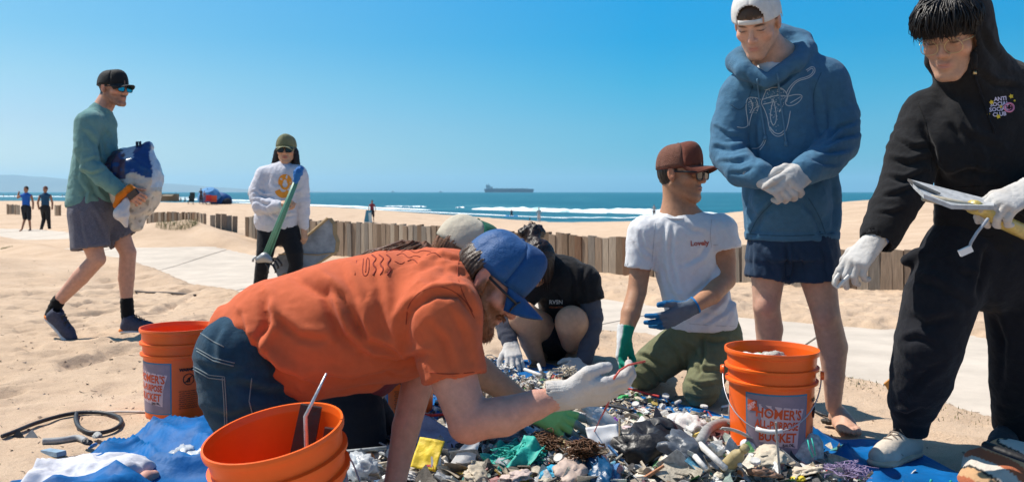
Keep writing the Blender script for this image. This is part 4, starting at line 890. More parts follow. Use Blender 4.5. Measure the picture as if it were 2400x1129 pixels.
# ---- the kneeling man in the white t-shirt and brown cap
p6 = Person(4.05, 1640, 'kneeling man in white t-shirt, brown cap and olive trousers looking to the right'); J = p6.J
H = head_by_chin(J(1633, 470, -.06), (.80, -.58, -.05), sc_=1.02)
S = SDF(); H.add(S, jaw=.95); S.cone(H.w(0, -.030, -.055), J(1590, 505, .01), .056, .064, .02)
S.chain([J(1600, 545), J(1645, 760)], [.13, .12], .05, flat=(YV, .62)); S.cone(J(1520, 545), J(1688, 540), .05, .05, .05)
S.chain([J(1512, 548), J(1501, 625), J(1493, 682, -.02), J(1478, 735, -.07), J(1464, 788, -.12)], [.056, .047, .043, .043, .028], .03)
S.chain([J(1690, 545), J(1699, 610), J(1700, 655, -.03), J(1668, 690, -.12), J(1618, 722, -.22)], [.056, .049, .046, .043, .028], .03)
S.chain([J(1680, 800), J(1645, 905, -.18)], [.055, .04]); S.chain([J(1615, 800), J(1510, 872, .0)], [.055, .04])
body(p6, S, H, paint=lambda V, N: H.paint(V, SK['tan'], hair=(.012, .009, .008), stub=.25, stubcol=(.12, .06, .04), brow=1, lip=(.36, .14, .10), moust=.4, hairline=hl_std))
m_tee6 = cloth('white_tshirt', (.70, .70, .72), var=.05); m_olive = cloth('olive_twill', (.155, .160, .088), rough=.8, var=.10)
S = SDF(); S.chain([J(1598, 560, .0), J(1612, 640, .0), J(1646, 750, .0)], [.142, .140, .158], .03, flat=(YV, .68)); S.cone(J(1517, 545, .0), J(1688, 540, .0), .064, .066, .05); S.cone(J(1588, 508, .01), J(1594, 540, .01), .062, .085, .04)
S.chain([J(1510, 545), J(1500, 628, .0)], [.072, .068], .02, endcut=True); S.cone(J(1503, 600), J(1498, 640), .053, .063, 0, '-')
S.chain([J(1690, 540), J(1698, 586, -.01)], [.074, .072], .02, endcut=True); S.cone(J(1696, 566), J(1700, 600, -.01), .058, .066, 0, '-')
S.cut(J(1650, 770), (.03, 0, -1)); S.ell(J(1584, 492, -.02), [.060, .062, .036], k=.006, op='-')
c6 = [([(1560, 520), (1552, 570), (1560, 640)], .011, .009), ([(1575, 530), (1572, 600), (1590, 680)], .010, .007), ([(1540, 600), (1570, 680), (1600, 740)], .012, .009), ([(1690, 600), (1660, 660), (1610, 700)], .012, .010), ([(1700, 650), (1690, 700), (1640, 745)], .010, .010), ([(1720, 690), (1700, 730), (1650, 760)], .008, .010), ([(1725, 650), (1715, 700), (1705, 750)], .008, .009),
      ([(1660, 560), (1640, 600), (1600, 620)], .012, .007), ([(1500, 545), (1510, 580), (1530, 600)], .008, .008), ([(1580, 690), (1620, 720), (1680, 740)], .010, .009), ([(1600, 520), (1620, 540), (1650, 545)], .008, .006), ([(1485, 570), (1500, 600), (1520, 610)], .006, .006)]
ts6 = garment(p6, 't_shirt', S, m_tee6, [(J(1598, 520), J(1646, 765))], h=.0075, amp=.0065, fa=4, fr=9, seed=21, cr=c6)
MB().tube([J(1584, 492, -.02)+np.array([math.cos(a)*.066, math.sin(a)*.064, -.020+.004*math.sin(a)-.014*(math.sin(a) < 0)*(-math.sin(a))]) for a in np.linspace(0, 2*math.pi, 25)], .0045, 6, False).build('collar', m_tee6, p6.root, smooth=True)
S = SDF(); S.cone(J(1650, 765, .02), J(1652, 800, .03), .148, .150, .03, flat=(YV, .75))
k1 = J(1643, 912, -.20); k2 = J(1508, 872, .02)
S.chain([J(1688, 790, .02), J(1662, 860, -.1), k1], [.098, .088, .074], .03); S.chain([J(1612, 795, .0), J(1555, 835, .0), k2], [.100, .092, .078], .03)
S.chain([k1, k1+V3(.06, .24, -.02), k1+V3(.10, .44, -.02)], [.070, .062, .050], .02); S.chain([k2, k2+V3(.06, .22, -.03), k2+V3(.12, .40, -.04)], [.072, .062, .05], .02)
S.cone(J(1650, 752, .02), J(1650, 776, .02), .135, .140, .003, '-', flat=(YV, .72), endcut=True)
c6t = [([(1640, 790), (1665, 800), (1700, 800)], .010, .012), ([(1590, 800), (1625, 820), (1640, 840)], .010, .012), ([(1560, 800), (1590, 830), (1600, 860)], .009, .011), ([(1500, 850), (1530, 870), (1560, 910)], .009, .012), ([(1480, 830), (1515, 835), (1560, 860)], .009, .012), ([(1610, 850), (1640, 870), (1690, 868)], .009, .011), ([(1605, 890), (1640, 905), (1690, 898)], .008, .011), ([(1610, 925), (1640, 935), (1680, 930)], .007, .010), ([(1470, 870), (1500, 880), (1530, 905)], .007, .009), ([(1648, 790), (1650, 830), (1636, 880)], .007, .013)]
garment(p6, 'trousers', S, m_olive, [(J(1650, 765), J(1662, 860, -.1)), (J(1662, 860, -.1), k1), (J(1612, 795), k2), (k1, k1+V3(.06, .24, -.02)), (k2, k2+V3(.06, .22, -.03))], h=.0078, amp=.006, fa=8, fr=6, seed=24, cr=c6t)
m_brcap = cloth('brown_twill', (.155, .050, .034)); m_brmesh = cloth('brown_mesh', (.19, .085, .06), weave=.003, wscale=260)
cp6, W6 = cap(H, p6.root, m_brcap, m_brmesh, m_brcap, tilt=.10, lift=.028, height=.105, brim_len=.078)
glasses(H, p6.root, M_dark_lens, M_frame_black, lw=.027, lh=.0205, y=.104, z=.0, thick=.003, square=3.4)
m_hair_k6 = hair_mat('dark_hair', (.016, .011, .009))
hair_sdf('hair', H, m_hair_k6, p6.root, [('ell', H.w(0, -.024, .01), [.0785, .091, .088], H.R, .01, {}), ('ell', H.w(0, .062, -.045), [.14, .090, .115], H.R, .004, {'op': '-'}), ('ell', H.w(0, -.05, -.115), [.14, .14, .065], H.R, .004, {'op': '-'}), ('ell', H.w(0, .050, -.055), [.2, .078, .068], H.R, .004, {'op': '-'})])
yb = lambda L: np.maximum(.0-L[:, 2], L[:, 0]-.075)
g5 = Hand(J(1463, 790, -.125), J(1450, 868, -.16)-J(1463, 790, -.125), (-.80, .50, .1), thumb_left=False, sc_=1.05)
glove('glove', g5, p6.root, M_glove_c, curls=[(.2, .4, .3), (.3, .5, .3), (.4, .6, .4), (.5, .7, .4)], thumb=(.1, .5), dip=((.64, .64, .63), (.01, .26, .16), lambda L: np.maximum(-.002-L[:, 2], L[:, 0]-.115)))
g6 = Hand(J(1612, 724, -.235), J(1545, 762, -.26)-J(1612, 724, -.235), (.15, -.80, -.35), thumb_left=False, sc_=1.02)
glove('glove', g6, p6.root, M_glove_c, curls=[(.15, .3, .2), (.2, .3, .2), (.25, .35, .25), (.3, .4, .3)], thumb=(.55, .1), spread=.14, cuff=.04, dip=((.115, .145, .19), (.012, .115, .28), lambda L: np.maximum(-.006-L[:, 2], L[:, 0]-.125)), cuff_m=cloth('blue_cuff', (.01, .17, .45)))
# lettering on the shirt
m_redprint = mat('red_print', (.42, .10, .08), .8)
tr6 = bvh(ts6)
V, Fc = text_mesh('Lovely', .048, bold=.0008); V = V*1.0
put_text('Lovely', .032, J(1640, 575), tr6, m_redprint, p6.root, bold=.001, rot=.05, name='shirt_lettering')
bb = MB(); tcap = bvh(cp6.children[0]); fw6 = tuple(-H.R[:, 1])
for bx, bz, br_ in ((-.014, .0, .010), (.010, .002, .011), (-.002, .016, .013), (-.010, .028, .007), (.010, .030, .007), (.0, .034, .005)):
    n = 10; bb.add(drape([H.w(bx+math.cos(a)*br_, .14, .085+bz+math.sin(a)*br_) for a in np.linspace(0, 2*math.pi, n, endpoint=False)], tcap, .0015, fw6, .3), [tuple(range(n))])
bb.build('cap_patch', mat('yellow_print', (.62, .52, .22), .8), cp6)

# ---- the squatting woman with the hair bun
p5 = Person(4.75, 1310, 'squatting woman with a messy hair bun, black t-shirt and grey sleeves'); J = p5.J
H = Head(J(1258, 618, -.10), (-.30, -.50, -.80), (-.1, -.75, .6), 1.)
S = SDF(); H.add(S); S.cone(H.w(0, -.03, -.05), J(1300, 650, .08), .052, .06, .02); S.chain([J(1318, 650, .05), J(1335, 750, .2)], [.11, .12], .05, flat=(YV, .8)); S.cone(J(1268, 655), J(1375, 655), .05, .05, .05)
S.chain([J(1375, 660), J(1388, 745, -.03), J(1366, 850, -.12)], [.045, .038, .026]); S.chain([J(1262, 660), J(1180, 740, -.05), J(1196, 810, -.15)], [.045, .036, .026])
S.chain([J(1350, 790, .18), J(1340, 752, -.10)], [.105, .080], .03); S.chain([J(1337, 758, -.10), J(1340, 800, -.02), Gd(1348, 4.85, .06)], [.076, .056, .038], .03)
S.chain([J(1300, 790, .2), J(1228, 742, -.12)], [.10, .072], .03); S.chain([J(1228, 742, -.12), J(1243, 800, -.04), J(1266, 862, .0)], [.070, .054, .036], .03)
body(p5, S, H, h=.0095, paint=lambda V, N: H.paint(V, SK['warm'], hair=(.012, .008, .007)))
S = SDF(); S.chain([J(1312, 655, .05), J(1325, 725, .14), J(1335, 765, .22)], [.135, .138, .14], .04, flat=(YV, .9)); S.cone(J(1265, 655, .0), J(1372, 655, .0), .070, .072, .06); S.cone(J(1300, 640, .08), J(1290, 625, .02), .07, .06, .03)
S.chain([J(1374, 658), J(1386, 705, -.01)], [.074, .070], .02, endcut=True); S.chain([J(1262, 660), J(1225, 700, -.02)], [.07, .068], .02, endcut=True)
c5 = [([(1330, 600), (1345, 650), (1340, 700)], .013, .012), ([(1375, 620), (1360, 660), (1372, 700)], .010, .010), ([(1300, 680), (1320, 710), (1310, 740)], .010, .010)]
ts5 = garment(p5, 't_shirt', S, m_blk, [(J(1312, 640), J(1335, 770, .2))], h=.0085, amp=.007, fa=8, fr=8, seed=31, cr=c5)
m_slv = cloth('grey_knit_sleeve', (.075, .078, .10))
for pts, rs in (([J(1378, 680), J(1390, 745, -.03), J(1381, 800, -.08), J(1368, 846, -.12)], [.056, .052, .047, .040]), ([J(1232, 690), J(1180, 742, -.05), J(1188, 780, -.10), J(1196, 806, -.14)], [.056, .052, .046, .038])):
    S = SDF(); S.chain(pts, rs, .01); garment(p5, 'sleeve', S, m_slv, list(zip(pts[:-1], pts[1:])), h=.0085, amp=.006, fa=15, fr=4, seed=33)
S = SDF(); S.chain([J(1345, 790, .22), J(1345, 772, .0)], [.125, .10], .03, endcut=True); S.chain([J(1300, 795, .22), J(1262, 768, .03)], [.125, .09], .03, endcut=True)
garment(p5, 'shorts', S, m_blk2, [(J(1345, 790, .2), J(1345, 770))], h=.0095, amp=.005, seed=35)
g7 = Hand(J(1198, 808, -.15), Gd(1210, 4.46, .05)-J(1198, 808, -.15), (.1, -.8, .45), thumb_left=False, sc_=1.05)
glove('glove', g7, p5.root, M_glove_c, curl=.35, spread=.16, thumb=(.6, .3), cuff=.035, cuff_m=M_cuff_blue)
g8 = Hand(J(1366, 852, -.13), Gd(1335, 4.50, .03)-J(1366, 852, -.13), (.3, -.75, .5), thumb_left=False, sc_=1.05)
glove('glove', g8, p5.root, M_glove_c, curl=.45, spread=.14, thumb=(.5, .3), cuff=.03)
m_boot = mat('tan_boot', (.20, .125, .075), .8, var=.3, vscale=20, bump=.002)
shoe('boot', Gd(1352, 4.95, .0), Gd(1335, 4.70, .0), (0, 0, 1), p5.root, m_boot, m_boot, m_boot); shoe('boot', Gd(1272, 4.92, .0), Gd(1248, 4.68, .0), (0, 0, 1), p5.root, m_boot, m_boot, m_boot)
m_hairw = hair_mat('dark_brown_hair', (.022, .012, .010))
hair_sdf('hair', H, m_hairw, p5.root, [('ell', H.w(0, -.022, .028), [.090, .100, .098], H.R, .01, {}), ('ell', H.w(-.058, .018, -.035), [.030, .050, .075], H.R, .03, {}), ('ell', H.w(.058, .018, -.035), [.030, .050, .075], H.R, .03, {}), ('ell', H.w(0, .085, -.075), [.056, .075, .11], H.R, .006, {'op': '-'})], amp=.004)
bun = J(1247, 544, -.02); rr = random.Random(8); b_ = MB(); S = SDF(); S.ell(bun, [.070, .060, .044], k=.01); S.cone(bun, H.w(0, -.03, .10), .03, .035, .02)
hair_bun = sdf_obj('hair_bun', S, m_hairw, p5.root, .006, disp=lambda V, N: .022*noise(V*26, 3)+.008*noise(V*80, 4))
for i in range(46):
    a = rr.uniform(0, 6.28); e = rr.uniform(-.6, 1.4); d = np.array([math.cos(a)*math.cos(e), math.sin(a)*math.cos(e), math.sin(e)]); t = unit(np.cross(d, V3(.3, .2, 1))); l = rr.uniform(.1, .8)
    b_.tube([bun+d*.04, bun+d*.052+t*.012, bun+d*(.046+.012*l)+t*.03*l, bun+d*(.038+.01*l)+t*.05*l], [.0035, .003, .002, .0005], 5, False)
for i in range(60):
    a = rr.uniform(-1, 1); b_.tube([H.w(a*.05, -.02, .122), H.w(a*.085, .03, .09), H.w(a*.098, .06+.02*rr.random(), .02), H.w(a*.09, .085, -.06-.05*rr.random())], [.003, .004, .003, .0004], 5, False)
b_.build('loose_hair', m_hairw, hair_bun, smooth=True)
tr5 = bvh(ts5); m_whp = mat('white_print', (.6, .58, .56), .8)
put_text('RVSN', .030, J(1303, 712), tr5, m_whp, p5.root, name='shirt_lettering', bold=.0006); put_text('VOLUNTEER', .014, J(1304, 722), tr5, mat('orange_print', (.6, .16, .05), .8), p5.root, name='shirt_lettering')

# ---- the person behind, with the cream and green cap
p4 = Person(3.15, 1000, 'person in a cream and green cap kneeling behind the man in orange'); J = p4.J
H = Head(J(1088, 594, .0), (.86, -.10, -.42), (.4, .0, .9), 1.)
S = SDF(); H.add(S); S.cone(H.w(0, -.03, -.05), J(1035, 665, .04), .052, .06, .02); S.chain([J(1010, 700, .05), J(830, 880, .05)], [.12, .13], .05, flat=(YV, 1.2))
S.chain([J(1035, 720, -.12), J(1085, 835, -.10), J(1130, 875, -.08), J(1240, 950, -.15)], [.05, .050, .052, .030], .03); S.chain([J(1035, 720, .18), J(1080, 850, .2), J(1130, 960, .2)], [.05, .042, .028], .03)
S.chain([J(820, 890), J(850, 1045)], [.07, .05])
body(p4, S, H, h=.0095, paint=lambda V, N: H.paint(V, (.50, .255, .145), hair=(.09, .045, .025)))
S = SDF(); S.chain([J(1025, 715, .05), J(930, 790, .05), J(835, 870, .05)], [.13, .13, .13], .04, flat=(YV, 1.25)); S.cone(J(1035, 720, -.1), J(1062, 785, -.12), .07, .066, .02, endcut=True)
garment(p4, 't_shirt', S, cloth('maroon_cotton', (.20, .03, .035)), [(J(1025, 715), J(835, 870))], h=.010, seed=41)
S = SDF(); S.chain([J(800, 890, .0), J(835, 960, -.03), J(852, 1040, -.05)], [.115, .095, .078], .03); S.chain([J(800, 900, .18), J(880, 1000, .2)], [.11, .08], .03); S.chain([J(852, 1040, -.05), J(700, 1048, .12)], [.075, .06], .02)
garment(p4, 'trousers', S, cloth('black_denim', (.012, .013, .018)), [(J(800, 890), J(852, 1040)), (J(852, 1040), J(700, 1048, .12))], h=.0095, amp=.007, seed=43)
m_capc = cloth('cream_canvas', (.50, .45, .36)); m_capg = cloth('green_canvas', (.008, .10, .060))
cap(H, p4.root, m_capg, m_capc, m_capg, lift=.022, height=.108, tilt=-.05)
m_hairl = hair_mat('light_brown_hair', (.16, .075, .038))
hair_sdf('hair', H, m_hairl, p4.root, [('ell', H.w(0, -.020, .012), [.086, .096, .088], H.R, .01, {}), ('ell', H.w(0, -.07, -.055), [.055, .05, .05], H.R, .03, {}), ('ell', H.w(0, .075, -.045), [.15, .085, .115], H.R, .004, {'op': '-'})], amp=.004)
rr = random.Random(12); b_ = MB()
for i in range(110):
    u = rr.uniform(-1, 1); v = rr.uniform(0, 1); x1 = rr.uniform(855, 990)
    b_.tube([H.w(u*.06, -.06, -.02), J(1015+u*8, 592-v*6, -.05+u*.05), J((1010+x1)/2, 576-v*10+rr.uniform(-4, 6), -.08+u*.06), J(x1, 590-(x1-860)*.06+rr.uniform(-4, 8), -.1+u*.08), J(x1-60, 625+rr.uniform(-10, 20), -.1+u*.08)], [.004, .0045, .004, .003, .001], 5, False)
b_.build('long_hair', m_hairl, p4.root, smooth=True)
g9 = Hand(J(1248, 960, -.16), Gd(1345, 2.95, .155)-J(1248, 960, -.16), (.10, -.75, .6), thumb_left=True, sc_=1.08)
lime = cloth('lime_knit', (.24, .56, .09)); glove('glove', g9, p4.root, M_glove_c, curls=[(.15, .25, .2), (.2, .35, .3), (.25, .4, .3), (.3, .4, .3)], spread=.16, thumb=(.55, .15), dip=((.38, .68, .20), (.30, .36, .30), lambda L: np.maximum(-.006-L[:, 2], L[:, 0]-.135)))

# ---- the bearded man in the orange t-shirt, leaning over the pile
p3 = Person(2.4, 700, 'bearded man in an orange t-shirt and blue mesh cap leaning over the litter'); J = p3.J
H = head_by_chin(J(1131, 776, -.06), (.68, -.24, -.66), (.6, .05, .8), sc_=.95)
S = SDF(); H.add(S, beard=1.)
S.cone(H.w(0, -.032, -.05), J(1035, 660, .0), .062, .078, .02); S.chain([J(985, 745), J(640, 825)], [.095, .07], .05); S.cone(J(1020, 752, -.17), J(1000, 755, .17), .052, .052, .05)
S.chain([J(1035, 760, -.19), J(1062, 880, -.21), J(1098, 985, -.24), J(1180, 975, -.24), J(1255, 948, -.22), J(1322, 927, -.20)], [.060, .0575, .050, .047, .036, .025], .03)
S.cone(J(1085, 1005, -.245), J(1102, 1012, -.245), .026, .024, .02)
S.chain([J(1000, 790, .12), J(983, 880, .08), J(952, 1000, .03), J(926, 1130, .0), J(905, 1235, .0)], [.055, .045, .038, .029, .027], .03)
hd3 = Hand(J(905, 1235, .0), (.35, -.9, -.1), (0, 0, 1), thumb_left=True); hd3.add(S, curl=.1)
S.chain([J(580, 880, -.04), J(660, 1040, -.08), J(690, 1210, -.1)], [.05, .05, .05])
def pt3(V, N):
    C = H.paint(V, (.56, .29, .215), hair=(.055, .030, .018), stub=1.0, stubcol=(.20, .085, .040), brow=.9, moust=.8, hairline=lambda x, y, z, n: np.clip((-y+.012+n*.012)/.010, 0, 1)*np.clip((z+.060+n*.008)/.014, 0, 1)*(np.abs(x) < .0775))
    r = np.clip(1-np.linalg.norm(V-J(1095, 1020, -.26), axis=1)/.09, 0, 1)[:, None]*.5; return C*(1-r)+np.array([.56, .20, .15])*r
body(p3, S, H, h=.0075, paint=pt3)
# beard with its own depth
def beard_d(V, N): return .0035*noise(V*110, 2)+.004*noise(V*55, 3)
S = SDF()
for e in (-1, 1): S.chain([H.w(e*.070, .004, -.012), H.w(e*.066, .008, -.048), H.w(e*.050, .048, -.088), H.w(e*.010, .078, -.108)], [.008, .013, .021, .022], .01)
S.ell(H.w(0, .070, -.118), [.040, .036, .026], H.R, .02); S.cone(H.w(-.022, .090, -.052), H.w(.022, .090, -.052), .008, .008, .004); S.ell(H.w(0, .11, -.062), [.024, .022, .009], H.R, .004, '-')
sdf_obj('beard', S, hair_mat('auburn_hair', (.20, .068, .026)), p3.root, .0042, disp=beard_d)
rr = random.Random(15); b_ = MB(); bt = bvh(bpy.data.objects['beard']); bm_ = bpy.data.objects['beard'].data; vv = [v for v in bm_.vertices]
for i in range(900):
    v = rr.choice(vv); L_ = H.loc(np.array([v.co[:]]))[0]; n_ = np.array(v.normal[:]); dn = unit(H.R@V3(0, .35, -1)+n_*.7+np.array([rr.gauss(0, .25) for _ in range(3)])); p_ = np.array(v.co[:]); l = rr.uniform(.003, .006)
    b_.tube([p_-n_*.001, p_+dn*l*.5, p_+dn*l+V3(0, 0, -.002)], [.0011, .0009, .0002], 3, False)
b_.build('beard_hair', bpy.data.materials['auburn_hair'], bpy.data.objects['beard'], smooth=True)
m_or = cloth('rust_orange_cotton', (.56, .122, .050), var=.06, bump=.003)
S = SDF()
S.chain([J(552, 803, .0), J(645, 782, .0), (J(790, 762, .0)), J(920, 738, .0), J(1015, 722, .0)], [.104, .142, .168, .172, .150], .03, flat=(YV, 1.12))
S.cone(J(1030, 735, -.16), J(1010, 730, .16), .095, .10, .06); S.cone(J(1030, 668, .0), J(1062, 655, -.01), .095, .078, .04)
S.cone(J(1036, 745, -.17), J(1064, 886, -.20), .088, .079, .03, endcut=True); S.cone(J(1058, 850, -.2), J(1070, 915, -.21), .056, .070, 0, '-', endcut=False)
S.cone(J(1000, 760, .19), J(990, 835, .20), .070, .060, .03, endcut=True)
S.chain([J(575, 840, -.06), J(720, 878, -.03), J(860, 868, -.02)], [.06, .065, .055], .05); S.chain([J(575, 840, .1), J(720, 878, .1), J(860, 868, .1)], [.06, .065, .055], .05)
nrm = unit(V3(-1, 0, .16)); S.cut(J(503, 800), nrm);
S.ell(H.w(0, -.045, -.105), [.071, .075, .060], frame3((.68, -.24, -.66), (.6, .05, .8)), .008, '-')
c3 = [([(690, 650), (760, 690), (800, 790), (850, 830)], .014, .020), ([(720, 640), (800, 700), (860, 800), (960, 840)], .012, .014), ([(985, 840), (955, 800), (950, 750), (985, 690)], .012, .012), ([(620, 700), (625, 760), (600, 810)], .012, .018), ([(560, 790), (610, 850), (680, 895)], .016, .022), ([(590, 800), (650, 860), (740, 905)], .012, .016), ([(640, 740), (700, 790), (760, 800)], .012, .012),
      ([(1000, 660), (1040, 640), (1080, 650)], .010, .012), ([(980, 640), (1020, 625), (1060, 622)], .008, .009), ([(1000, 620), (1040, 605), (1080, 612)], .007, .008), ([(970, 720), (1020, 690), (1080, 690), (1110, 740)], .009, .016), ([(1010, 760), (1040, 800), (1060, 870)], .010, .009), ([(880, 620), (890, 700), (900, 780)], .013, .009), ([(800, 625), (830, 700), (850, 780)], .011, .008), ([(730, 880), (820, 890), (920, 870)], .010, .010), ([(850, 830), (930, 850), (1000, 830)], .009, .012), ([(560, 740), (580, 790), (570, 830)], .009, .012), ([(1055, 730), (1085, 780), (1100, 850)], .010, .007)]
ts3 = garment(p3, 't_shirt', S, m_or, [(J(548, 812), J(1015, 722)), (J(1036, 745, -.17), J(1064, 884, -.2))], h=.0062, amp=.0055, fa=6, fr=5, seed=51, cr=c3)
# jeans
m_jean = cloth('blue_denim', (.015, .050, .088), rough=.85, var=.22, vscale=30); m_thread = mat('denim_thread', (.16, .20, .22), .8)
S = SDF(); S.chain([J(562, 836, -.07), J(574, 912, -.07), J(612, 1010, -.08), J(690, 1235, -.1)], [.114, .112, .102, .075], .04); S.chain([J(585, 850, .12), J(640, 930, .12), J(740, 1235, .12)], [.12, .11, .075], .04); S.cone(J(640, 870, .0), J(700, 960, .0), .08, .06, .05)
S.chain([J(690, 1245, -.1), J(480, 1250, .02), J(350, 1245, .1)], [.075, .065, .055], .02)
c3j = [([(455, 850), (500, 865), (560, 870)], .008, .006), ([(560, 900), (620, 920), (700, 925)], .010, .012), ([(640, 880), (700, 900), (745, 905)], .010, .012), ([(480, 960), (540, 980), (600, 960)], .010, .008), ([(520, 760), (500, 800), (500, 850)], .010, .007)]
jn3 = garment(p3, 'jeans', S, m_jean, [(J(560, 820), J(600, 1010)), (J(600, 1010), J(690, 1235))], h=.0075, amp=.004, fa=8, fr=5, seed=54, cr=c3j)
trj = bvh(jn3)
for off_ in (0, 7): seam([J(453, 858+off_), J(490, 878+off_), J(526, 882+off_)], trj, m_thread, p3.root); 
seam([J(526, 882), J(530, 940), J(532, 1000)], trj, m_thread, p3.root); seam([J(521, 884), J(525, 940), J(527, 1000)], trj, m_thread, p3.root); seam([J(460, 815), J(500, 838), J(550, 850)], trj, m_thread, p3.root); seam([J(461, 822), J(500, 845), J(548, 857)], trj, m_thread, p3.root); seam([J(590, 885), J(584, 940), J(600, 1000)], trj, m_thread, p3.root)
seam([J(470, 780), J(500, 800), J(525, 812)], trj, m_thread, p3.root)
# sleeve and collar bands
def ring(c, ax_, r, fl, m, parent, rr_=.003, name='hem', n=28, ry=None):
    ax_ = unit(ax_); u = unit(np.cross(ax_, YV)); w = np.cross(ax_, u); return MB().tube([c+u*math.cos(a)*r+w*math.sin(a)*r*fl for a in np.linspace(0, 2*math.pi, n)], rr_, 6, False).build(name, m, parent, smooth=True)
m_bmesh = cloth('blue_mesh', (.008, .075, .23), weave=.0006, wscale=330, rough=.6, spec=.4); m_bfoam = cloth('blue_foam_front', (.006, .062, .20), rough=.7, spec=.3)
cp3, W3 = cap(H, p3.root, m_bfoam, m_bmesh, m_bfoam, lift=.024, height=.118, tilt=.06, brim_len=.080, brim_curve=.034, bw=.067, flat_front=1.4)
m_redlens = mat('red_lens', (.22, .01, .008), .08, spec=.9)
glasses(H, p3.root, m_redlens, M_frame_black, lw=.028, lh=.019, y=.105, z=.0, thick=.0026, square=3)
hair_sdf('hair', H, hair_mat('short_brown_hair', (.045, .024, .014)), p3.root, [('ell', H.w(0, -.026, .008), [.0815, .094, .086], H.R, .01, {}), ('ell', H.w(0, .068, -.035), [.15, .088, .115], H.R, .004, {'op': '-'}), ('ell', H.w(0, -.03, -.120), [.15, .16, .060], H.R, .004, {'op': '-'}), ('ell', H.w(0, -.010, -.004), [.3, .022, .034], H.R, .004, {'op': '-'})], h=.0038, amp=.0032)
g10 = Hand(J(1330, 925, -.20), J(1440, 916, -.20)-J(1330, 925, -.20), (.12, -.80, -.55), thumb_left=True, sc_=1.06)
glove('glove', g10, p3.root, M_glove_c, curls=[(.22, .62, .50), (.26, .66, .52), (.34, .72, .55), (.42, .75, .6)], thumb=(-.20, .48), spread=.0, h=.0036)
MB().tube([J(1438, 888, -.25), J(1452, 868, -.24), J(1472, 855, -.22), J(1512, 846, -.20)], .0026, 8).build('red_straw', mat('red_straw_plastic', (.60, .10, .07), .4), None, smooth=True, label='bent red plastic straw pinched in the bearded man\'s gloved fingers', cat='straw')
# printed sketch across the back of the shirt
tr3 = bvh(ts3); m_pr = mat('dark_red_print', (.22, .022, .012), .85)
Pz = [[(x-4, 597), (x+8, 606), (x-4, 618), (x+8, 630), (x-2, 644)] for x in (876, 893, 910)]
strokes(Pz, J, tr3, m_pr, p3.root, .0024)
strokes([[(852, 606), (849, 640), (856, 648), (864, 640), (866, 606), (859, 603), (857, 638)], [(836, 610), (832, 644)], [(930, 598), (945, 592), (958, 606), (972, 598), (985, 602)], [(940, 590), (958, 584), (975, 594), (990, 586), (1010, 590)], [(925, 612), (940, 620), (948, 614)], [(1000, 598), (1018, 590), (1032, 602)], [(955, 612), (968, 606), (978, 616)], [(905, 590), (925, 584), (940, 586)]], J, tr3, m_pr, p3.root, .0015)

J = p3.J; m_so = cloth('dark_rust_seam', (.30, .05, .022)); strokes([[(952, 760), (955, 715), (985, 680), (1040, 668), (1090, 700), (1112, 745)], [(1006, 872), (1050, 877), (1112, 872)], [(1078, 600), (1070, 640), (1085, 690), (1108, 730)], [(515, 745), (522, 800), (560, 862), (620, 895)]], J, tr3, m_so, p3.root, .0013, name='seam')
J = p6.J; m_sw = cloth('grey_white_seam', (.50, .50, .53)); strokes([[(1535, 522), (1532, 570), (1528, 612)], [(1668, 515), (1664, 550), (1668, 580)], [(1485, 618), (1518, 617)], [(1672, 574), (1724, 574)], [(1565, 752), (1650, 762), (1728, 764)]], J, tr6, m_sw, p6.root, .0013, name='seam')
# ---- the man in the teal long-sleeved shirt walking with a full bag
p1 = Person(5.9, 225, 'man in teal long-sleeved shirt, black cap and grey shorts walking with a full bag'); J = p1.J
H = head_by_chin(J(286, 249, -.02), (.92, -.38, -.06), sc_=1.0)
S = SDF(); H.add(S); S.cone(H.w(0, -.035, -.05), J(236, 262, .0), .057, .064, .02)
S.chain([J(222, 300), J(215, 470)], [.11, .11], .05, flat=(YV, 1.2)); S.cone(J(212, 284, -.14), J(238, 280, .14), .04, .04, .04)
S.chain([J(208, 285, -.18), J(212, 385, -.22), J(285, 450, -.22)], [.04, .034, .028])
S.chain([J(218, 498, -.06), J(215, 570, -.09), J(228, 607, -.09), J(188, 650, -.09), J(135, 708, -.09), J(122, 735, -.09)], [.060, .062, .052, .053, .036, .032], .03)
S.chain([J(235, 498, .06), J(285, 560, .09), J(300, 592, .09), J(296, 650, .10), J(297, 705, .1), J(300, 745, .1)], [.060, .062, .052, .052, .036, .034], .03)
hn = Hand(J(286, 452, -.22), (.9, -.1, -.25), (-.1, -.85, .45), thumb_left=True, sc_=1.05); hn.add(S, curls=[(.7, .8, .5), (.8, .9, .5), (.9, .9, .5), (.9, .9, .5)], thumb=(.5, .2))
body(p1, S, H, h=.009, fine=[(hn.c-.05, hn.c+.16, .005)], paint=lambda V, N: H.paint(V, (.55, .29, .20), hair=(.030, .018, .012), stub=.55, stubcol=(.11, .055, .035), brow=1, moust=1.1, hairline=hl_std))
m_teal = cloth('teal_jersey', (.135, .27, .265), var=.07)
S = SDF(); S.chain([J(226, 300, .0), J(224, 380, .0), J(212, 474, .0)], [.118, .136, .146], .04, flat=(YV, 1.12)); S.cone(J(212, 288, -.14), J(240, 284, .14), .074, .07, .06); S.cone(J(236, 262, .0), J(232, 285, .0), .068, .10, .03)
A = [J(206, 290, -.17), J(200, 345, -.21), J(212, 388, -.225), J(248, 422, -.225), J(280, 447, -.225)]
S.chain(A, [.080, .068, .062, .054, .044], .02); S.chain([J(240, 288, .18), J(255, 380, .22), J(290, 440, .10)], [.075, .06, .045], .02)
S.cut(J(210, 481), (.10, 0, -1)); S.ell(H.w(0, -.04, -.105), [.062, .066, .05], H.R, .006, '-')
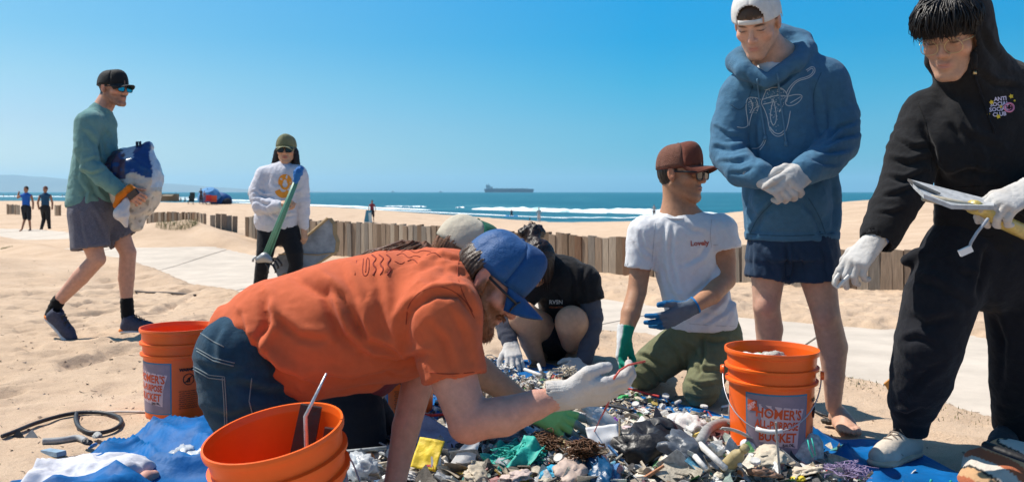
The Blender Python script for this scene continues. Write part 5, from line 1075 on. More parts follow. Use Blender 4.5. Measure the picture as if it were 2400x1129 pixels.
c1 = [([(200, 310), (225, 340), (230, 380)], .014, .014), ([(190, 400), (215, 410), (245, 400)], .010, .012), ([(200, 380), (225, 372), (250, 385)], .010, .010), ([(235, 330), (255, 380), (262, 430)], .012, .010), ([(180, 420), (200, 450), (195, 478)], .012, .012), ([(215, 430), (225, 455), (245, 478)], .012, .012), ([(240, 300), (262, 330), (270, 370)], .012, .008), ([(190, 330), (186, 380), (182, 420)], .011, .008)]
garment(p1, 'long_sleeved_shirt', S, m_teal, [(J(226, 285), J(212, 480))]+list(zip(A[:-1], A[1:])), h=.0085, amp=.006, fa=10, fr=6, seed=61, cr=c1)
m_hs = cloth('heather_grey', (.125, .125, .16), var=.25, vscale=120)
S = SDF(); S.cone(J(216, 470), J(220, 500), .128, .135, .02, flat=(YV, 1.15)); S.chain([J(205, 500, -.07), J(213, 582, -.09)], [.118, .122], .04, endcut=True, flat=(YV, .85)); S.chain([J(238, 500, .08), J(290, 562, .09)], [.115, .098], .04, endcut=True, flat=(YV, .85))
S.cone(J(212, 560, -.09), J(214, 600, -.09), .09, .115, 0, '-', flat=(YV, .85)); S.cone(J(284, 555, .09), J(298, 575, .09), .075, .09, 0, '-')
garment(p1, 'shorts', S, m_hs, [(J(205, 500, -.07), J(213, 582, -.09)), (J(238, 500, .08), J(290, 562, .09))], h=.0085, amp=.006, fa=5, fr=10, seed=63, cr=[([(220, 500), (240, 540), (255, 575)], .012, .012), ([(185, 500), (190, 540), (200, 575)], .012, .009)])
m_bcap = cloth('black_cap_cloth', (.016, .018, .020), rough=.7)
cap(H, p1.root, m_bcap, m_bcap, m_bcap, lift=.024, height=.098, brim_len=.070, tilt=.05, flat_front=.6)
m_blens = mat('mirror_blue_lens', (.02, .30, .40), .06, metal=.9); glasses(H, p1.root, m_blens, M_frame_black, lw=.026, lh=.020, y=.103, z=.0, thick=.0028, square=3)
m_sock = cloth('black_sock', (.010, .010, .011))
for pts in ([J(136, 706, -.09), J(121, 738, -.09)], [J(297, 704, .1), J(300, 746, .1)]): sdf_obj('sock', SDF().chain(pts, [.043, .043], .01), m_sock, p1.root, .009, disp=lambda V, N: .0015*np.sin(V[:, 2]*200))
m_run = mat('navy_mesh_shoe', (.045, .050, .085), .8, bump=.002, bscale=200, var=.3, vscale=60); m_sole = mat('white_sole', (.60, .60, .60), .7); m_orsole = mat('orange_heel', (.75, .22, .03), .6)
h1 = J(107, 742, -.09); t1_ = J(150, 786, -.12); shoe('shoe', h1, h1+unit(t1_-h1)*.275, (.72, -.35, .6), p1.root, m_run, m_sole, M_frame_black, m_accent=m_orsole)
h2 = Gd(283, 6.0, .0); shoe('shoe', h2, h2+unit(V3(.98, -.2, 0))*.285, (0, 0, 1), p1.root, m_run, m_sole, M_frame_black, m_accent=m_orsole)
# the bag he hugs
bagm = mat('crumpled_film', (.6, .6, .6), .28, attr=True, bump=.006, bscale=26, var=.15, vscale=30, spec=.6)
S = SDF(); S.ell(J(318, 425, -.02), [.165, .16, .215], k=.05); S.ell(J(285, 400, -.02), [.10, .11, .12], k=.06); S.cone(J(325, 470, -.04), J(318, 528, -.08), .10, .035, .06); S.cone(J(338, 362, -.02), J(345, 345, -.02), .06, .03, .03)
def bcol(V, N):
    px = 1200+V[:, 0]/V[:, 1]*F; py = 450+(CH-V[:, 2])/V[:, 1]*F; n = noise(V*12, 5); n2 = noise(V*30, 7)
    C = np.tile([.50, .46, .40], (len(V), 1)); dk = (n2 > .22)[:, None]; C = np.where(dk, C*.55, C)
    b = ((py+n*22 < 408) & (px+n2*20 < 362))[:, None]; C = np.where(b, np.array([.012, .045, .17]), C)
    w = ((py+n2*16 < 375) & (np.abs(px-300+n*15) < 16))[:, None]; C = np.where(w, np.array([.35, .42, .52]), C)
    p = ((px+n*18 < 292) & (py < 420))[:, None]; C = np.where(p & (n2 < .12)[:, None], np.array([.07, .035, .06]), C)
    r = ((px+n*14 > 352) & (py < 440))[:, None]; C = np.where(r, np.array([.42, .50, .60]), C); return C
bag = sdf_obj('trash_bag', S, bagm, None, .010, disp=lambda V, N: .022*(1-np.abs(noise(V*9, 3))*3)*.6+.010*noise(V*24, 5), colf=bcol)
tag(bag, 'stuffed blue and white plastic bag hugged by the man in teal', 'bag')
b_ = MB(); b_.tube([J(322, 352, -.04), J(321, 333, -.04), J(328, 332, -.05), J(330, 352, -.04)], .009, 6); b_.build('bag_handle', mat('dark_strap', (.02, .03, .06), .7), bag, smooth=True)
S = SDF(); S.chain([J(296, 468, -.27), J(285, 500, -.27), J(296, 530, -.26)], [.02, .05, .012], .02); tail = sdf_obj('hanging_film', S, mat('white_film', (.55, .54, .55), .4, bump=.01, bscale=30), bag, .009, disp=lambda V, N: .012*noise(V*25, 4))
S = SDF(); S.chain([J(272, 482, -.26), J(280, 462, -.27), J(305, 440, -.29), J(318, 446, -.29)], [.020, .025, .022, .014], .02); tag(sdf_obj('work_glove', S, cloth('orange_knit', (.55, .16, .015)), None, .007, disp=lambda V, N: .006*noise(V*40, 4)), 'bunched orange glove held with the bag by the man in teal', 'glove')
ph = empty('phone', J(314, 452, -.31), 'small dark phone in the hand of the man in teal', 'phone'); R = frame3((.75, -.2, .5), (0, -.2, 1)); MB().box(J(312, 455, -.31), (.010, .078, .040), R).build('case', M_frame_black, ph); MB().box(J(312, 455, -.31)+R@V3(.007, 0, 0), (.002, .072, .036), R).build('screen', mat('phone_glass', (.02, .02, .03), .1), ph)

# ---- the woman in the pale sweatshirt
p2 = Person(8.24, 655, 'woman in a pale sweatshirt and black leggings carrying green poles on the path'); J = p2.J
H = head_by_chin(J(668, 383, -.06), (.12, -.98, -.03), sc_=1.10)
S = SDF(); H.add(S, jaw=.85); S.cone(H.w(0, -.03, -.05), J(664, 398, .0), .046, .05, .02); S.chain([J(662, 420), J(655, 520)], [.11, .11], .05, flat=(YV, .7)); S.cone(J(628, 405), J(698, 405), .045, .045, .04)
S.chain([J(620, 410), J(606, 470, -.05), J(664, 480, -.20)], [.045, .038, .025]); S.chain([J(702, 410), J(708, 470), J(712, 535, .0)], [.045, .038, .025])
hw = Hand(J(660, 478, -.20), (.85, -.3, .1), (-.1, -.5, .8), thumb_left=True, sc_=1.0); hw.add(S, curls=[(1.1, 1.2, .8)]*4, thumb=(.3, .5)); hw2 = Hand(J(712, 537, .0), (.15, -.1, -1), (.9, -.3, 0), thumb_left=True); hw2.add(S, curl=.9)
body(p2, S, H, h=.011, paint=lambda V, N: H.paint(V, SK['warm'], hair=(.02, .012, .010), lip=(.35, .09, .08)))
S = SDF(); S.chain([J(662, 425, .0), J(655, 470, .0), J(648, 512, .0)], [.165, .185, .20], .04, flat=(YV, .72)); S.cone(J(630, 408), J(698, 408), .075, .075, .05); S.cone(J(664, 392), J(664, 405), .06, .09, .02)
A = [J(622, 412), J(604, 450, -.03), J(612, 484, -.10), J(655, 482, -.20)]; B = [J(700, 412), J(709, 470, .0), J(712, 528, .0)]; S.chain(A, [.09, .082, .075, .045], .02); S.chain(B, [.085, .065, .045], .02); S.cone(J(648, 515), J(648, 527), .175, .165, .01, flat=(YV, .72), endcut=True)
sw2 = garment(p2, 'sweatshirt', S, cloth('pale_grey_fleece', (.56, .56, .62), var=.08), [(J(662, 400), J(650, 525))]+list(zip(A[:-1], A[1:]))+list(zip(B[:-1], B[1:])), h=.011, amp=.011, fa=11, fr=6, seed=71, cr=[([(600, 450), (620, 462), (640, 460)], .012, .018), ([(600, 470), (625, 480), (645, 470)], .012, .014), ([(640, 500), (660, 510), (690, 505)], .013, .014), ([(610, 495), (630, 505), (650, 520)], .012, .014)])
m_legg = cloth('black_leggings', (.010, .011, .015), rough=.7)
S = SDF(); S.cone(J(650, 515), J(652, 535), .165, .16, .03, flat=(YV, .8)); S.chain([J(628, 545, .0), J(622, 590, -.06), J(614, 628, -.05), J(610, 662, .03), J(606, 712, .08)], [.098, .078, .062, .060, .040], .03); S.chain([J(678, 545, .0), J(690, 590, -.03), J(694, 620, -.02), J(684, 660, .06), J(672, 710, .14)], [.098, .080, .062, .060, .040], .03)
garment(p2, 'leggings', S, m_legg, [(J(650, 520), J(622, 600)), (J(622, 600), J(606, 712))], h=.011, amp=.003, seed=73)
for x, y_, d in ((606, 712, 8.3), (672, 712, 8.36)): shoe('shoe', Gd(x, d+.05), Gd(x+4, d-.20), (0, 0, 1), p2.root, M_frame_black, m_sole, m_sole)
m_olc = cloth('olive_cap_cloth', (.17, .18, .105)); cap(H, p2.root, m_olc, m_olc, m_olc, lift=.026, height=.100, tilt=.02); glasses(H, p2.root, M_dark_lens, M_frame_black, lw=.027, lh=.022, y=.104, z=.0, thick=.003, square=2.6)
hair_sdf('hair', H, m_hairw, p2.root, [('ell', H.w(0, -.025, .02), [.088, .098, .092], H.R, .01, {}), ('cone', H.w(.070, -.01, -.02), H.w(.088, -.01, -.125), .035, .038, .03, {}), ('cone', H.w(-.070, -.01, -.02), H.w(-.080, .0, -.125), .035, .036, .03, {}), ('ell', H.w(0, -.06, -.06), [.085, .04, .08], H.R, .03, {}), ('ell', H.w(0, .10, -.03), [.060, .09, .12], H.R, .008, {'op': '-'})], h=.007, amp=.006)
m_orp = mat('orange_chest_print', (.72, .27, .03), .85); tr2 = bvh(sw2)
def disc(cx, cy, rx, ry, tree, Jf, m, parent, name, off=.004, n=16):
    MB().add(drape([Jf(cx+math.cos(a)*rx, cy+math.sin(a)*ry) for a in np.linspace(0, 6.283, n, endpoint=False)], tree, off), [tuple(range(n))]).build(name, m, parent)
def band(c, r0, r1, a0, a1, nm):
    n = 16; V = [J(c[0]+math.cos(a)*r*.9, c[1]+math.sin(a)*r) for a in np.linspace(a0, a1, n) for r in (r0, r1)]
    MB().add(drape(V, tr2, .003), [(2*i, 2*i+1, 2*i+3, 2*i+2) for i in range(n-1)]).build(nm, m_orp, p2.root)
band((668, 426), 5, 18, math.pi*.85, math.pi*2.15, 'chest_print'); band((664, 440), 10, 24, .45, math.pi-.35, 'chest_print'); band((668, 432), 7, 13, -.5, 3.6, 'chest_print')
# poles with a blue end
pb = empty('pole_bundle', J(660, 500, -.30), 'bundle of thin green poles with a blue end held across the woman\'s body', 'poles')
m_gpole = mat('green_metal_pole', (.10, .27, .19), .4, var=.2); a0 = J(618, 606, -.32); a1 = J(698, 410, -.28)
for k, (ox, oz) in enumerate(((0, 0), (.020, .010), (-.016, .012), (.006, -.02), (.034, -.006))): MB().tube([a0+V3(ox, k*.006, oz), a1+V3(ox*.4, k*.006, oz*.4)], .0095, 8).build('pole', m_gpole, pb, smooth=True)
S = SDF(); S.chain([J(693, 424, -.3), J(699, 404, -.3), J(705, 396, -.3)], [.026, .040, .028], .01); sdf_obj('blue_cover', S, mat('blue_tuft', (.01, .13, .42), .8, bump=.01), pb, .008, disp=lambda V, N: .014*noise(V*45, 3))
m_clamp = mat('grey_clamp_metal', (.32, .33, .34), .5, metal=.5); S = SDF(); S.chain([J(606, 608, -.33), J(620, 603, -.33), J(634, 610, -.33)], [.03, .045, .03], .02); sdf_obj('clamp', S, m_clamp, pb, .009)
for pts in ([(606, 606), (598, 602), (593, 608)], [(632, 608), (645, 612), (652, 624)], [(626, 612), (640, 622), (646, 634)], [(634, 606), (650, 606), (660, 618)], [(622, 614), (628, 624), (628, 634)]): MB().tube([J(*q, -.34) for q in pts]+[J(*pts[-1], -.34)+V3(0, 0, -.02)], [.011, .010, .009, .012], 7).build('prong', M_frame_black if pts[0][0] != 606 else m_clamp, pb, smooth=True)
# the broken panel in her other hand
bp_ = [(716, 556), (768, 511), (779, 526), (780, 548), (787, 566), (784, 590), (740, 618), (700, 638), (664, 640), (652, 652), (640, 618), (650, 600), (690, 576)]
n = len(bp_); a = [J(*q, .12+.0008*(q[0]-700)) for q in bp_]; b2 = [v+V3(.035, .03, .0) for v in a]; m_panel = mat('scuffed_grey_panel', (.30, .32, .345), .7, var=.35, vscale=9, bump=.004, bscale=15); m_core = mat('brown_foam_core', (.33, .235, .13), .9, bump=.006)
pn_ = empty('broken_panel', J(715, 640, .12), 'broken grey-white panel with a raw brown edge beside the woman on the path', 'panel')
MB().add(a, [tuple(range(n))[::-1]]).build('face', m_panel, pn_); MB().add([v+V3(.001, .002, 0) for v in a]+b2, [(i, (i+1) % n, n+(i+1) % n, n+i) for i in range(n)]+[tuple(range(n, 2*n))]).build('core', m_core, pn_)
MB().tube([J(690, 578, .10), J(716, 556, .10), J(768, 511, .15)], .028, 6, ell=.5).build('torn_edge', m_core, pn_, smooth=False); MB().tube([J(652, 596, .08), J(700, 594, .1), J(745, 597, .13), J(784, 592, .16)], .006, 5).build('crack', m_core, pn_)

# ---- small figures far away: one shape, posed per figure
def walker(px, py_feet, py_top, d, lab, cols, pose='back', face=(0, 1, 0), group=None, cat='person', turn=0.):
    zt = CH-(py_top-450)/F*d; zf = CH-(py_feet-450)/F*d; x = (px-1200)/F*d; h_ = (zt-zf); q = h_/1.76; o = V3(x, d, zf); ca, sa = math.cos(turn), math.sin(turn)
    def L(a, b, c): return o+V3(a*ca-b*sa, a*sa+b*ca, c)*q
    root = empty('person', o, lab, 'person', group); sk, shirt, pants, hair = cols; h = .016*max(1, d/25)
    def mm(nm, c): return mat(nm+'_far', c, .85, var=.1)
    S = SDF(); S.ell(L(0, 0, 1.64), [.078*q, .095*q, .118*q], k=.01); S.cone(L(0, 0, 1.56), L(0, .0, 1.42), .055*q, .06*q, .02)
    if pose in ('back', 'stand'):
        lg = [((-.10, 0, .92), (-.10, .10, .50), (-.11, -.10, .08)), ((.10, 0, .92), (.11, .03, .50), (.11, .12, .06))]; arms = [((-.20, 0, 1.40), (-.27, -.04, 1.12), (-.26, .04, .88)), ((.20, 0, 1.40), (.27, .02, 1.12), (.28, -.02, .88))]
        if pose == 'back': arms[0] = ((-.20, 0, 1.40), (-.34, .02, 1.32), (-.33, .10, 1.55))
    else:
        lg = [((-.08, 0, .45), (-.12, -.4, .5), (-.1, -.5, .06)), ((.08, 0, .45), (.12, -.4, .48), (.12, -.55, .06))]; arms = [((-.18, 0, .9), (-.24, -.2, .7), (-.1, -.35, .6)), ((.18, 0, .9), (.24, -.2, .7), (.1, -.35, .6))]
    dz = 0 if pose in ('back', 'stand') else -.5
    if dz: S = SDF(); S.ell(L(0, -.05, 1.14), [.078*q, .095*q, .118*q], k=.01); S.cone(L(0, -.03, 1.06), L(0, 0, .95), .055*q, .06*q, .02)
    for a, b, c in lg: S.chain([L(*a), L(*b), L(*c)], [.08*q, .055*q, .035*q], .02); S.cone(L(*c), L(c[0], c[1]-.14, .03), .04*q, .03*q, .01)
    for a, b, c in arms: S.chain([L(*a), L(*b), L(*c)], [.05*q, .04*q, .035*q], .01)
    sdf_obj('body', S, mm('skin', sk), root, h)
    S = SDF(); S.chain([L(0, 0, 1.38+dz), L(0, 0, 1.15+dz), L(0, 0, .92+dz)], [.155*q, .15*q, .155*q], .03, flat=(YV, .62)); S.cone(L(-.17, 0, 1.40+dz), L(.17, 0, 1.40+dz), .065*q, .065*q, .03); sdf_obj('top', S, mm('top', shirt), root, h, disp=lambda V, N: .012*noise(V*6, 3))
    S = SDF(); S.cone(L(0, 0, .98+dz), L(0, 0, .90+dz), .15*q, .15*q, .03, flat=(YV, .7))
    for a, b, c in lg: S.chain([L(*a), L(*b)]+([L(*c)] if pants[1] else []), [.10*q, .08*q]+([.055*q] if pants[1] else []), .02)
    sdf_obj('bottoms', S, mm('bottoms', pants[0]), root, h)
    S = SDF(); hz_ = 1.68 if not dz else 1.18; S.ell(L(0, .02, hz_), [.086*q, .10*q, .10*q], k=.01); sdf_obj('hair', S, mm('hair', hair), root, h); return root
DK = (.012, .010, .010); skn = (.36, .17, .10)
walker(61, 542, 437, 34.5, 'distant walker in a blue tank top with one arm raised', (skn, (.012, .10, .42), ((.012, .013, .02), False), DK), 'back')
walker(106, 543, 437, 35.5, 'distant walker in a dark blue vest and black trousers', (skn, (.015, .07, .14), ((.014, .013, .015), True), (.12, .04, .03)), 'stand')
# ================================================================ things far away on the beach and the sea
J8 = P
walker(872, 522, 469, 68.6, 'figure in a red top standing with a blue board near the water', (skn, (.22, .03, .045), ((.03, .015, .02), False), DK), 'stand')
b_ = MB(); b_.box(P(862, 508, 68.2), (.42, .10, 1.0), frame3((.1, 1, 0), (.18, 0, 1))); b_.build('bodyboard', mat('teal_board', (.03, .20, .32), .5), None, label='blue board held upright by the figure in red', cat='board')
b_ = MB(); b_.box(P(868, 512, 68.0), (.22, .10, .9), frame3((0, 1, 0), (-.1, 0, 1))); b_.build('towel', mat('pale_towel', (.45, .58, .62), .8), None, label='pale towel hanging beside the figure in red', cat='towel')
walker(1199, 509, 480, 100, 'dark figure sitting on the sand at the waterline', (skn, (.02, .04, .07), ((.015, .02, .03), True), DK), 'sit')
MB().grid(lambda u, v: P(1184+u*30, 508-v*2, 99)+V3(0, v*1.5, .04*math.sin(u*9)), 8, 4, .02).build('beach_towel', mat('blue_towel', (.02, .15, .35), .9), None, label='blue towel under the figure seated at the waterline', cat='towel')
walker(1263, 524, 486, 88, 'figure with orange hair and pale clothes beyond the hair bun', (skn, (.30, .38, .42), ((.45, .45, .48), True), (.40, .12, .03)), 'stand')
walker(1242, 520, 502, 90, 'low dark figure just beyond the fence post beside the hair bun', (skn, (.10, .07, .06), ((.05, .04, .04), True), DK), 'sit')
walker(1533, 512, 479, 98, 'pale grey figure at the waterline beside the kneeling man', (skn, (.35, .36, .38), ((.10, .10, .12), True), DK), 'stand')
walker(592, 477, 458, 150, 'tiny dark figure standing left of the woman with poles', (DK, (.02, .03, .04), ((.02, .02, .03), True), DK), 'stand')
walker(713, 486, 451, 100, 'tall dark figure right of the woman with poles', ((.12, .08, .06), (.015, .03, .08), ((.015, .02, .03), True), DK), 'stand')
walker(412, 474, 450, 120, 'dark figure standing beside the leftmost windbreak', ((.1, .07, .05), (.01, .09, .20), ((.03, .03, .03), True), (.01, .12, .30)), 'stand')
walker(424, 475, 455, 118, 'crouched dark figure between the windbreak and the umbrella', (DK, (.03, .04, .05), ((.03, .03, .03), True), DK), 'sit')
walker(434, 476, 456, 118, 'dark figure sitting right of the crouched one', (DK, (.05, .05, .06), ((.03, .03, .03), True), DK), 'sit')
walker(471, 478, 441, 94, 'dark figure standing in front of the blue umbrella', ((.14, .08, .06), (.06, .05, .05), ((.05, .04, .05), True), DK), 'stand')
walker(479, 478, 447, 93, 'figure in pinkish clothes under the blue umbrella', (skn, (.28, .17, .20), ((.10, .13, .26), True), DK), 'stand')
for k, px in enumerate((8, 20, 34, 152, 146)): walker(px, 466-k % 2, 453, 210, ['far figure at the left edge of the beach', 'far figure second from the left edge', 'far figure just left of the tank-top walker', 'far figure close to the teal shirt, nearer the sea', 'far figure beside the vest walker, toward the sea'][k], ((.2, .12, .09), ((.3, .1, .08), (.1, .15, .25), (.25, .25, .28), (.12, .10, .2), (.3, .2, .18))[k], ((.05, .05, .07), True), DK), 'stand', group='far figures on the left of the beach')
MB().box(P(398, 463, 118), (2.4, .4, 1.0), frame3((.1, 1, 0), (0, 0, 1))).grid(lambda u, v: P(386+u*24, 456+v*4, 118)+V3(0, -1.2*v, 0), 4, 2, .05).build('windbreak', mat('tan_windbreak', (.20, .16, .11), .8), None, label='low tan windbreak at the left of the umbrella group', cat='windbreak')
um = empty('beach_umbrella', P(486, 478, 95), 'big pale blue umbrella tipped toward the sea', 'umbrella'); c_ = P(489, 455, 95); R = frame3((.75, .3, .2), (.45, -.2, 1))
b_ = MB(); b_.lathe([(.02, .62), (.7, .50), (1.1, .12), (1.28, -.42), (1.20, -.40), (1.0, .08), (.02, .55)], c_, 10, R); b_.build('canopy', mat('pale_blue_canvas', (.075, .24, .47), .8), um); MB().tube([c_+R@V3(0, 0, .7), P(484, 479, 95)], .03, 6).build('pole', M_frame_black, um)
tent = empty('beach_tent', P(521, 477, 96), 'low dark blue beach tent at the right of the umbrella', 'tent'); S = SDF(); S.ell(P(519, 472, 96), [1.15, .9, .95], k=.1); S.cut(P(519, 478.5, 96), (0, 0, -1)); S.ell(P(537, 474, 95.4), [.45, .6, .5], op='-'); sdf_obj('shell', S, mat('blue_tent_cloth', (.008, .08, .26), .7), tent, .07, disp=lambda V, N: .12*noise(V*1.5, 3))
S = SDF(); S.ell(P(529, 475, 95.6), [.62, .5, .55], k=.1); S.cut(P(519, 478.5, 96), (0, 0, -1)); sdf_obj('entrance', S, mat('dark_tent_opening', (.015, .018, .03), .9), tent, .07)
def folding_chair(px, py, d, c, lab):
    t = empty('folding_chair', P(px, py, d), lab, 'chair'); m_ = mat('chair_cloth', c, .7); o = P(px, py, d); MB().box(o+V3(0, 0, .30), (.55, .5, .07)).build('seat', m_, t); MB().box(o+V3(0, .26, .62), (.55, .06, .6)).build('backrest', m_, t)
    for e in (-1, 1): MB().tube([o+V3(e*.25, -.25, 0), o+V3(e*.25, .25, .32)], .02, 5).build('leg', M_frame_black, t); MB().tube([o+V3(e*.25, .25, 0), o+V3(e*.25, -.25, .32)], .02, 5).build('leg', M_frame_black, t)
folding_chair(487, 478, 92, (.55, .03, .03), 'small red folding chair under the umbrella'); folding_chair(500, 479, 92, (.60, .09, .03), 'low orange-red seat right of the red chair'); folding_chair(447, 479, 93, (.02, .03, .03), 'low black folding chair left of the umbrella'); folding_chair(449, 470, 100, (.02, .03, .03), 'dark folding chair behind the low black one')
# the tanker, and two small craft hull down
def ship(px0, px1, d, lab):
    s = empty('tanker_ship', P((px0+px1)/2, 450.4, d), lab, 'ship'); x0 = P(px0, 450, d)[0]; L = P(px1, 450, d)[0]-x0; u = L/118.
    m_h = mat('ship_hull', (.075, .085, .12), .7); m_w = mat('ship_white', (.42, .40, .40), .7); W = lambda a, b, z: V3(x0+a*u, d+b*u, WL+z*u)
    prof = [(2, 0), (0, 7), (.5, 8.5), (116, 8.5), (117.5, 8), (115, 0)]; b = MB(); n = len(prof); b.add([W(a, -9, z) for a, z in prof]+[W(a, 9, z) for a, z in prof], [tuple(range(n))[::-1], tuple(range(n, 2*n))]+[(i, (i+1) % n, n+(i+1) % n, n+i) for i in range(n)]); b.build('hull', m_h, s)
    b = MB(); b.box(W(10, 0, 12), (9*u, 14*u, 7*u)); b.box(W(10, 0, 16.5), (6*u, 16*u, 2*u)); b.box(W(17.5, 0, 11), (5*u, 10*u, 5*u)); b.build('bridge_house', m_w, s)
    MB().box(W(5.5, 0, 14), (2.5*u, 4*u, 9*u)).build('funnel', m_h, s); MB().tube([W(10, 0, 17), W(10, 0, 22)], .4*u, 5).build('mast', m_h, s)
    for k in range(7): MB().tube([W(30+k*12, 0, 8), W(30+k*12, 0, 11.5)], .5*u, 5).build('deck_post', m_h, s)
    MB().box(W(60, 0, 9), (78*u, 3*u, .8*u)).build('deck_pipes', m_h, s)
ship(1135, 1252, 7000, 'long grey tanker ship on the horizon')
for px, lab in ((921, 'tiny vessel on the horizon left of the tanker, farther left'), (1033, 'tiny vessel on the horizon just left of the tanker')):
    d = 9000; s = empty('small_vessel', P(px, 450.4, d), lab, 'boat'); o = P(px, 450, d); o[2] = WL; m_ = mat('far_vessel', (.10, .12, .16), .7); MB().add([o+V3(a, b, z) for b in (-5, 5) for a, z in ((-13, 0), (-16, 6), (17, 6), (14, 0))], [(3, 2, 1, 0), (4, 5, 6, 7), (1, 2, 6, 5), (0, 1, 5, 4), (2, 3, 7, 6)]).build('hull', m_, s); MB().box(o+V3(-3, 0, 10), (12, 6, 9)).build('cabin', m_, s)

# ================================================================ buckets
m_bk = mat('orange_plastic', (.90, .130, .010), .36, var=.06, vscale=9, spec=.5, sub=.0)
m_wire = mat('galvanised_wire', (.45, .45, .47), .35, metal=.8); m_grip = mat('white_grip', (.70, .68, .66), .5); m_lab = mat('lavender_label', (.26, .20, .25), .6, var=.15, vscale=15); m_labb = mat('blue_label_border', (.035, .20, .33), .6); m_pap = mat('pink_paper_label', (.62, .45, .47), .7, var=.1, vscale=20); m_ink = mat('orange_ink', (.65, .08, .015), .6); m_bink = mat('black_ink', (.04, .012, .008), .7)
BR = lambda z: np.interp(z, [0, .26, .262, .37], [.1315, .1405, .142, .149])
def bucket(base, tiltx, tilty, rot, lab, hang=.15, hrot=None):
    root = empty('bucket', base, lab, 'bucket'); root.rotation_euler = (tiltx, tilty, 0)
    def L(m, name, par=root, smooth=True, mt=m_bk): o = obj(name, mesh_of(name, m.V, m.F, smooth), mt); o.parent = par; return o
    prof = [(.0001, 0), (.124, 0), (.131, .006), (.1405, .256), (.1525, .258), (.1532, .266), (.143, .2685), (.144, .300), (.1545, .302), (.1552, .311), (.1455, .3135), (.148, .350), (.1555, .352), (.1568, .360), (.1555, .368), (.1505, .368), (.1465, .352), (.1385, .26), (.127, .014), (.0001, .013)]
    pr = []
    for a, b in zip(prof[:-1], prof[1:]): pr += [a, (a[0]*.97+b[0]*.03, a[1]*.97+b[1]*.03), (a[0]*.03+b[0]*.97, a[1]*.03+b[1]*.97)]
    m = MB(); m.lathe(pr+[prof[-1]], n=72); L(m, 'pail')
    def wrap(V, a0, z0, off): return [((BR(z0+v[1])+off)*math.cos(a0+v[0]/.140), (BR(z0+v[1])+off)*math.sin(a0+v[0]/.140), z0+v[1]) for v in V]
    def patch(x0, x1, z0, z1, off, mt, name, skew=0.):
        m = MB(); nu = 14; m.grid(lambda u, v: wrap([((x0+(x1-x0)*u), z0+(z1-z0)*v+skew*(u-.5))], rot, 0, off)[0], nu, 6); return L(m, name, mt=mt)
    patch(-.108, .108, .030, .238, .0006, m_labb, 'label_border'); lb = patch(-.103, .103, .035, .233, .0011, m_lab, 'label')
    out = [(-.062, .205), (.092, .190), (.074, .130), (.070, .062), (-.060, .082), (-.052, .14)]; m = MB()
    def tri(pts, off, mt, name):
        V2 = []; Fc = []; c = np.mean(pts, 0); n = len(pts)
        for i in range(n):
            a, b = np.array(pts[i]), np.array(pts[(i+1) % n])
            for j in range(5):
                for r in range(4):
                    q = [c+(a+(b-a)*(j+dj)/5-c)*(r+dr)/4 for dj, dr in ((0, 0), (1, 0), (1, 1), (0, 1))]; k = len(V2); V2 += q; Fc.append((k, k+1, k+2, k+3))
        m = MB(); m.add(wrap(V2, rot, 0, off), Fc); return L(m, name, mt=mt, smooth=False)
    tri(out[::-1], .0017, m_pap, 'paper_label'); tri([(-.100, .180), (-.068, .180), (-.068, .215), (-.100, .215)], .0017, m_ink, 'square_logo')
    def tx(s_, size, x, z, mt, ang=0., sx=1., bold=.0012):
        V, Fc = text_mesh(s_, size, bold=bold); ca, sa = math.cos(ang), math.sin(ang); m = MB(); m.add(wrap([((v[0]*sx)*ca-v[1]*sa+x, (v[0]*sx)*sa+v[1]*ca) for v in V], rot, z, .0026), Fc); return L(m, 'lettering', mt=mt, smooth=False)
    tx("HOMER'S", .044, .004, .160, m_ink, -.06, .86); tx('ALL-PURPOSE', .036, -.002, .126, m_ink, -.05, .66); tx('BUCKET', .042, .0, .086, m_ink, -.04, .80); tx('THE HOME', .011, -.084, .198, m_pap, .6, .6, .0004); tx('DEPOT', .013, -.084, .186, m_pap, .6, .7, .0004); tx('BALDE', .013, .035, .070, m_bink, 0, 1, .0002)
    for k in range(9): tx('WARNING  CHILDREN CAN FALL IN' if k % 2 else 'KEEP CHILDREN AWAY FROM BUCKET', .0072, .175, .120-k*.0085, m_bink, 0, .62, .0001)
    tx('WARNING', .015, .175, .205, m_bink); m = MB(); m.lathe([(.012, 0), (.016, 0)], n=16); ring_ = [((math.cos(a)*.022+.175), (math.sin(a)*.022)) for a in np.linspace(0, 6.283, 20)]
    m = MB(); m.tube(wrap(ring_, rot, .170, .001), .0018, 4, False); m.tube(wrap([(.158, -.014), (.192, .016)], rot, .170, .001), .0018, 4); m.tube(wrap([(.168, -.012), (.172, .002), (.180, .008), (.176, -.012)], rot, .170, .001), .003, 4); L(m, 'warning_mark', mt=m_bink)
    # wire handle hanging down in front, with its grip
    hr = rot if hrot is None else hrot; e1 = (math.cos(hr+math.pi/2)*.157, math.sin(hr+math.pi/2)*.157, .285); e0 = (math.cos(hr-math.pi/2)*.157, math.sin(hr-math.pi/2)*.157, .285); pts = []
    for t in np.linspace(0, 1, 25):
        a = math.pi*t; s_ = math.cos(a); dd = math.sin(a); pts.append((math.cos(hr+math.pi/2)*.160*s_+math.cos(hr)*.170*dd, math.sin(hr+math.pi/2)*.160*s_+math.sin(hr)*.170*dd, .285-hang*dd))
    hd = L(MB().tube(pts, .0022, 6), 'handle', mt=m_wire); L(MB().tube(pts[10:15], .0075, 10), 'grip', par=hd, mt=m_grip)
    for e in (e0, e1): L(MB().lathe([(.0001, .012), (.014, .012), (.016, 0)], e, 12, frame3((0, 0, 1), (e[0], e[1], 0))), 'handle_boss')
    return root
bkL = bucket(tuple(Gd(420, 3.74)), 0, 0, math.radians(-90-36), 'orange bucket behind the kneeling man\'s jeans at left', hang=.02, hrot=math.radians(60))
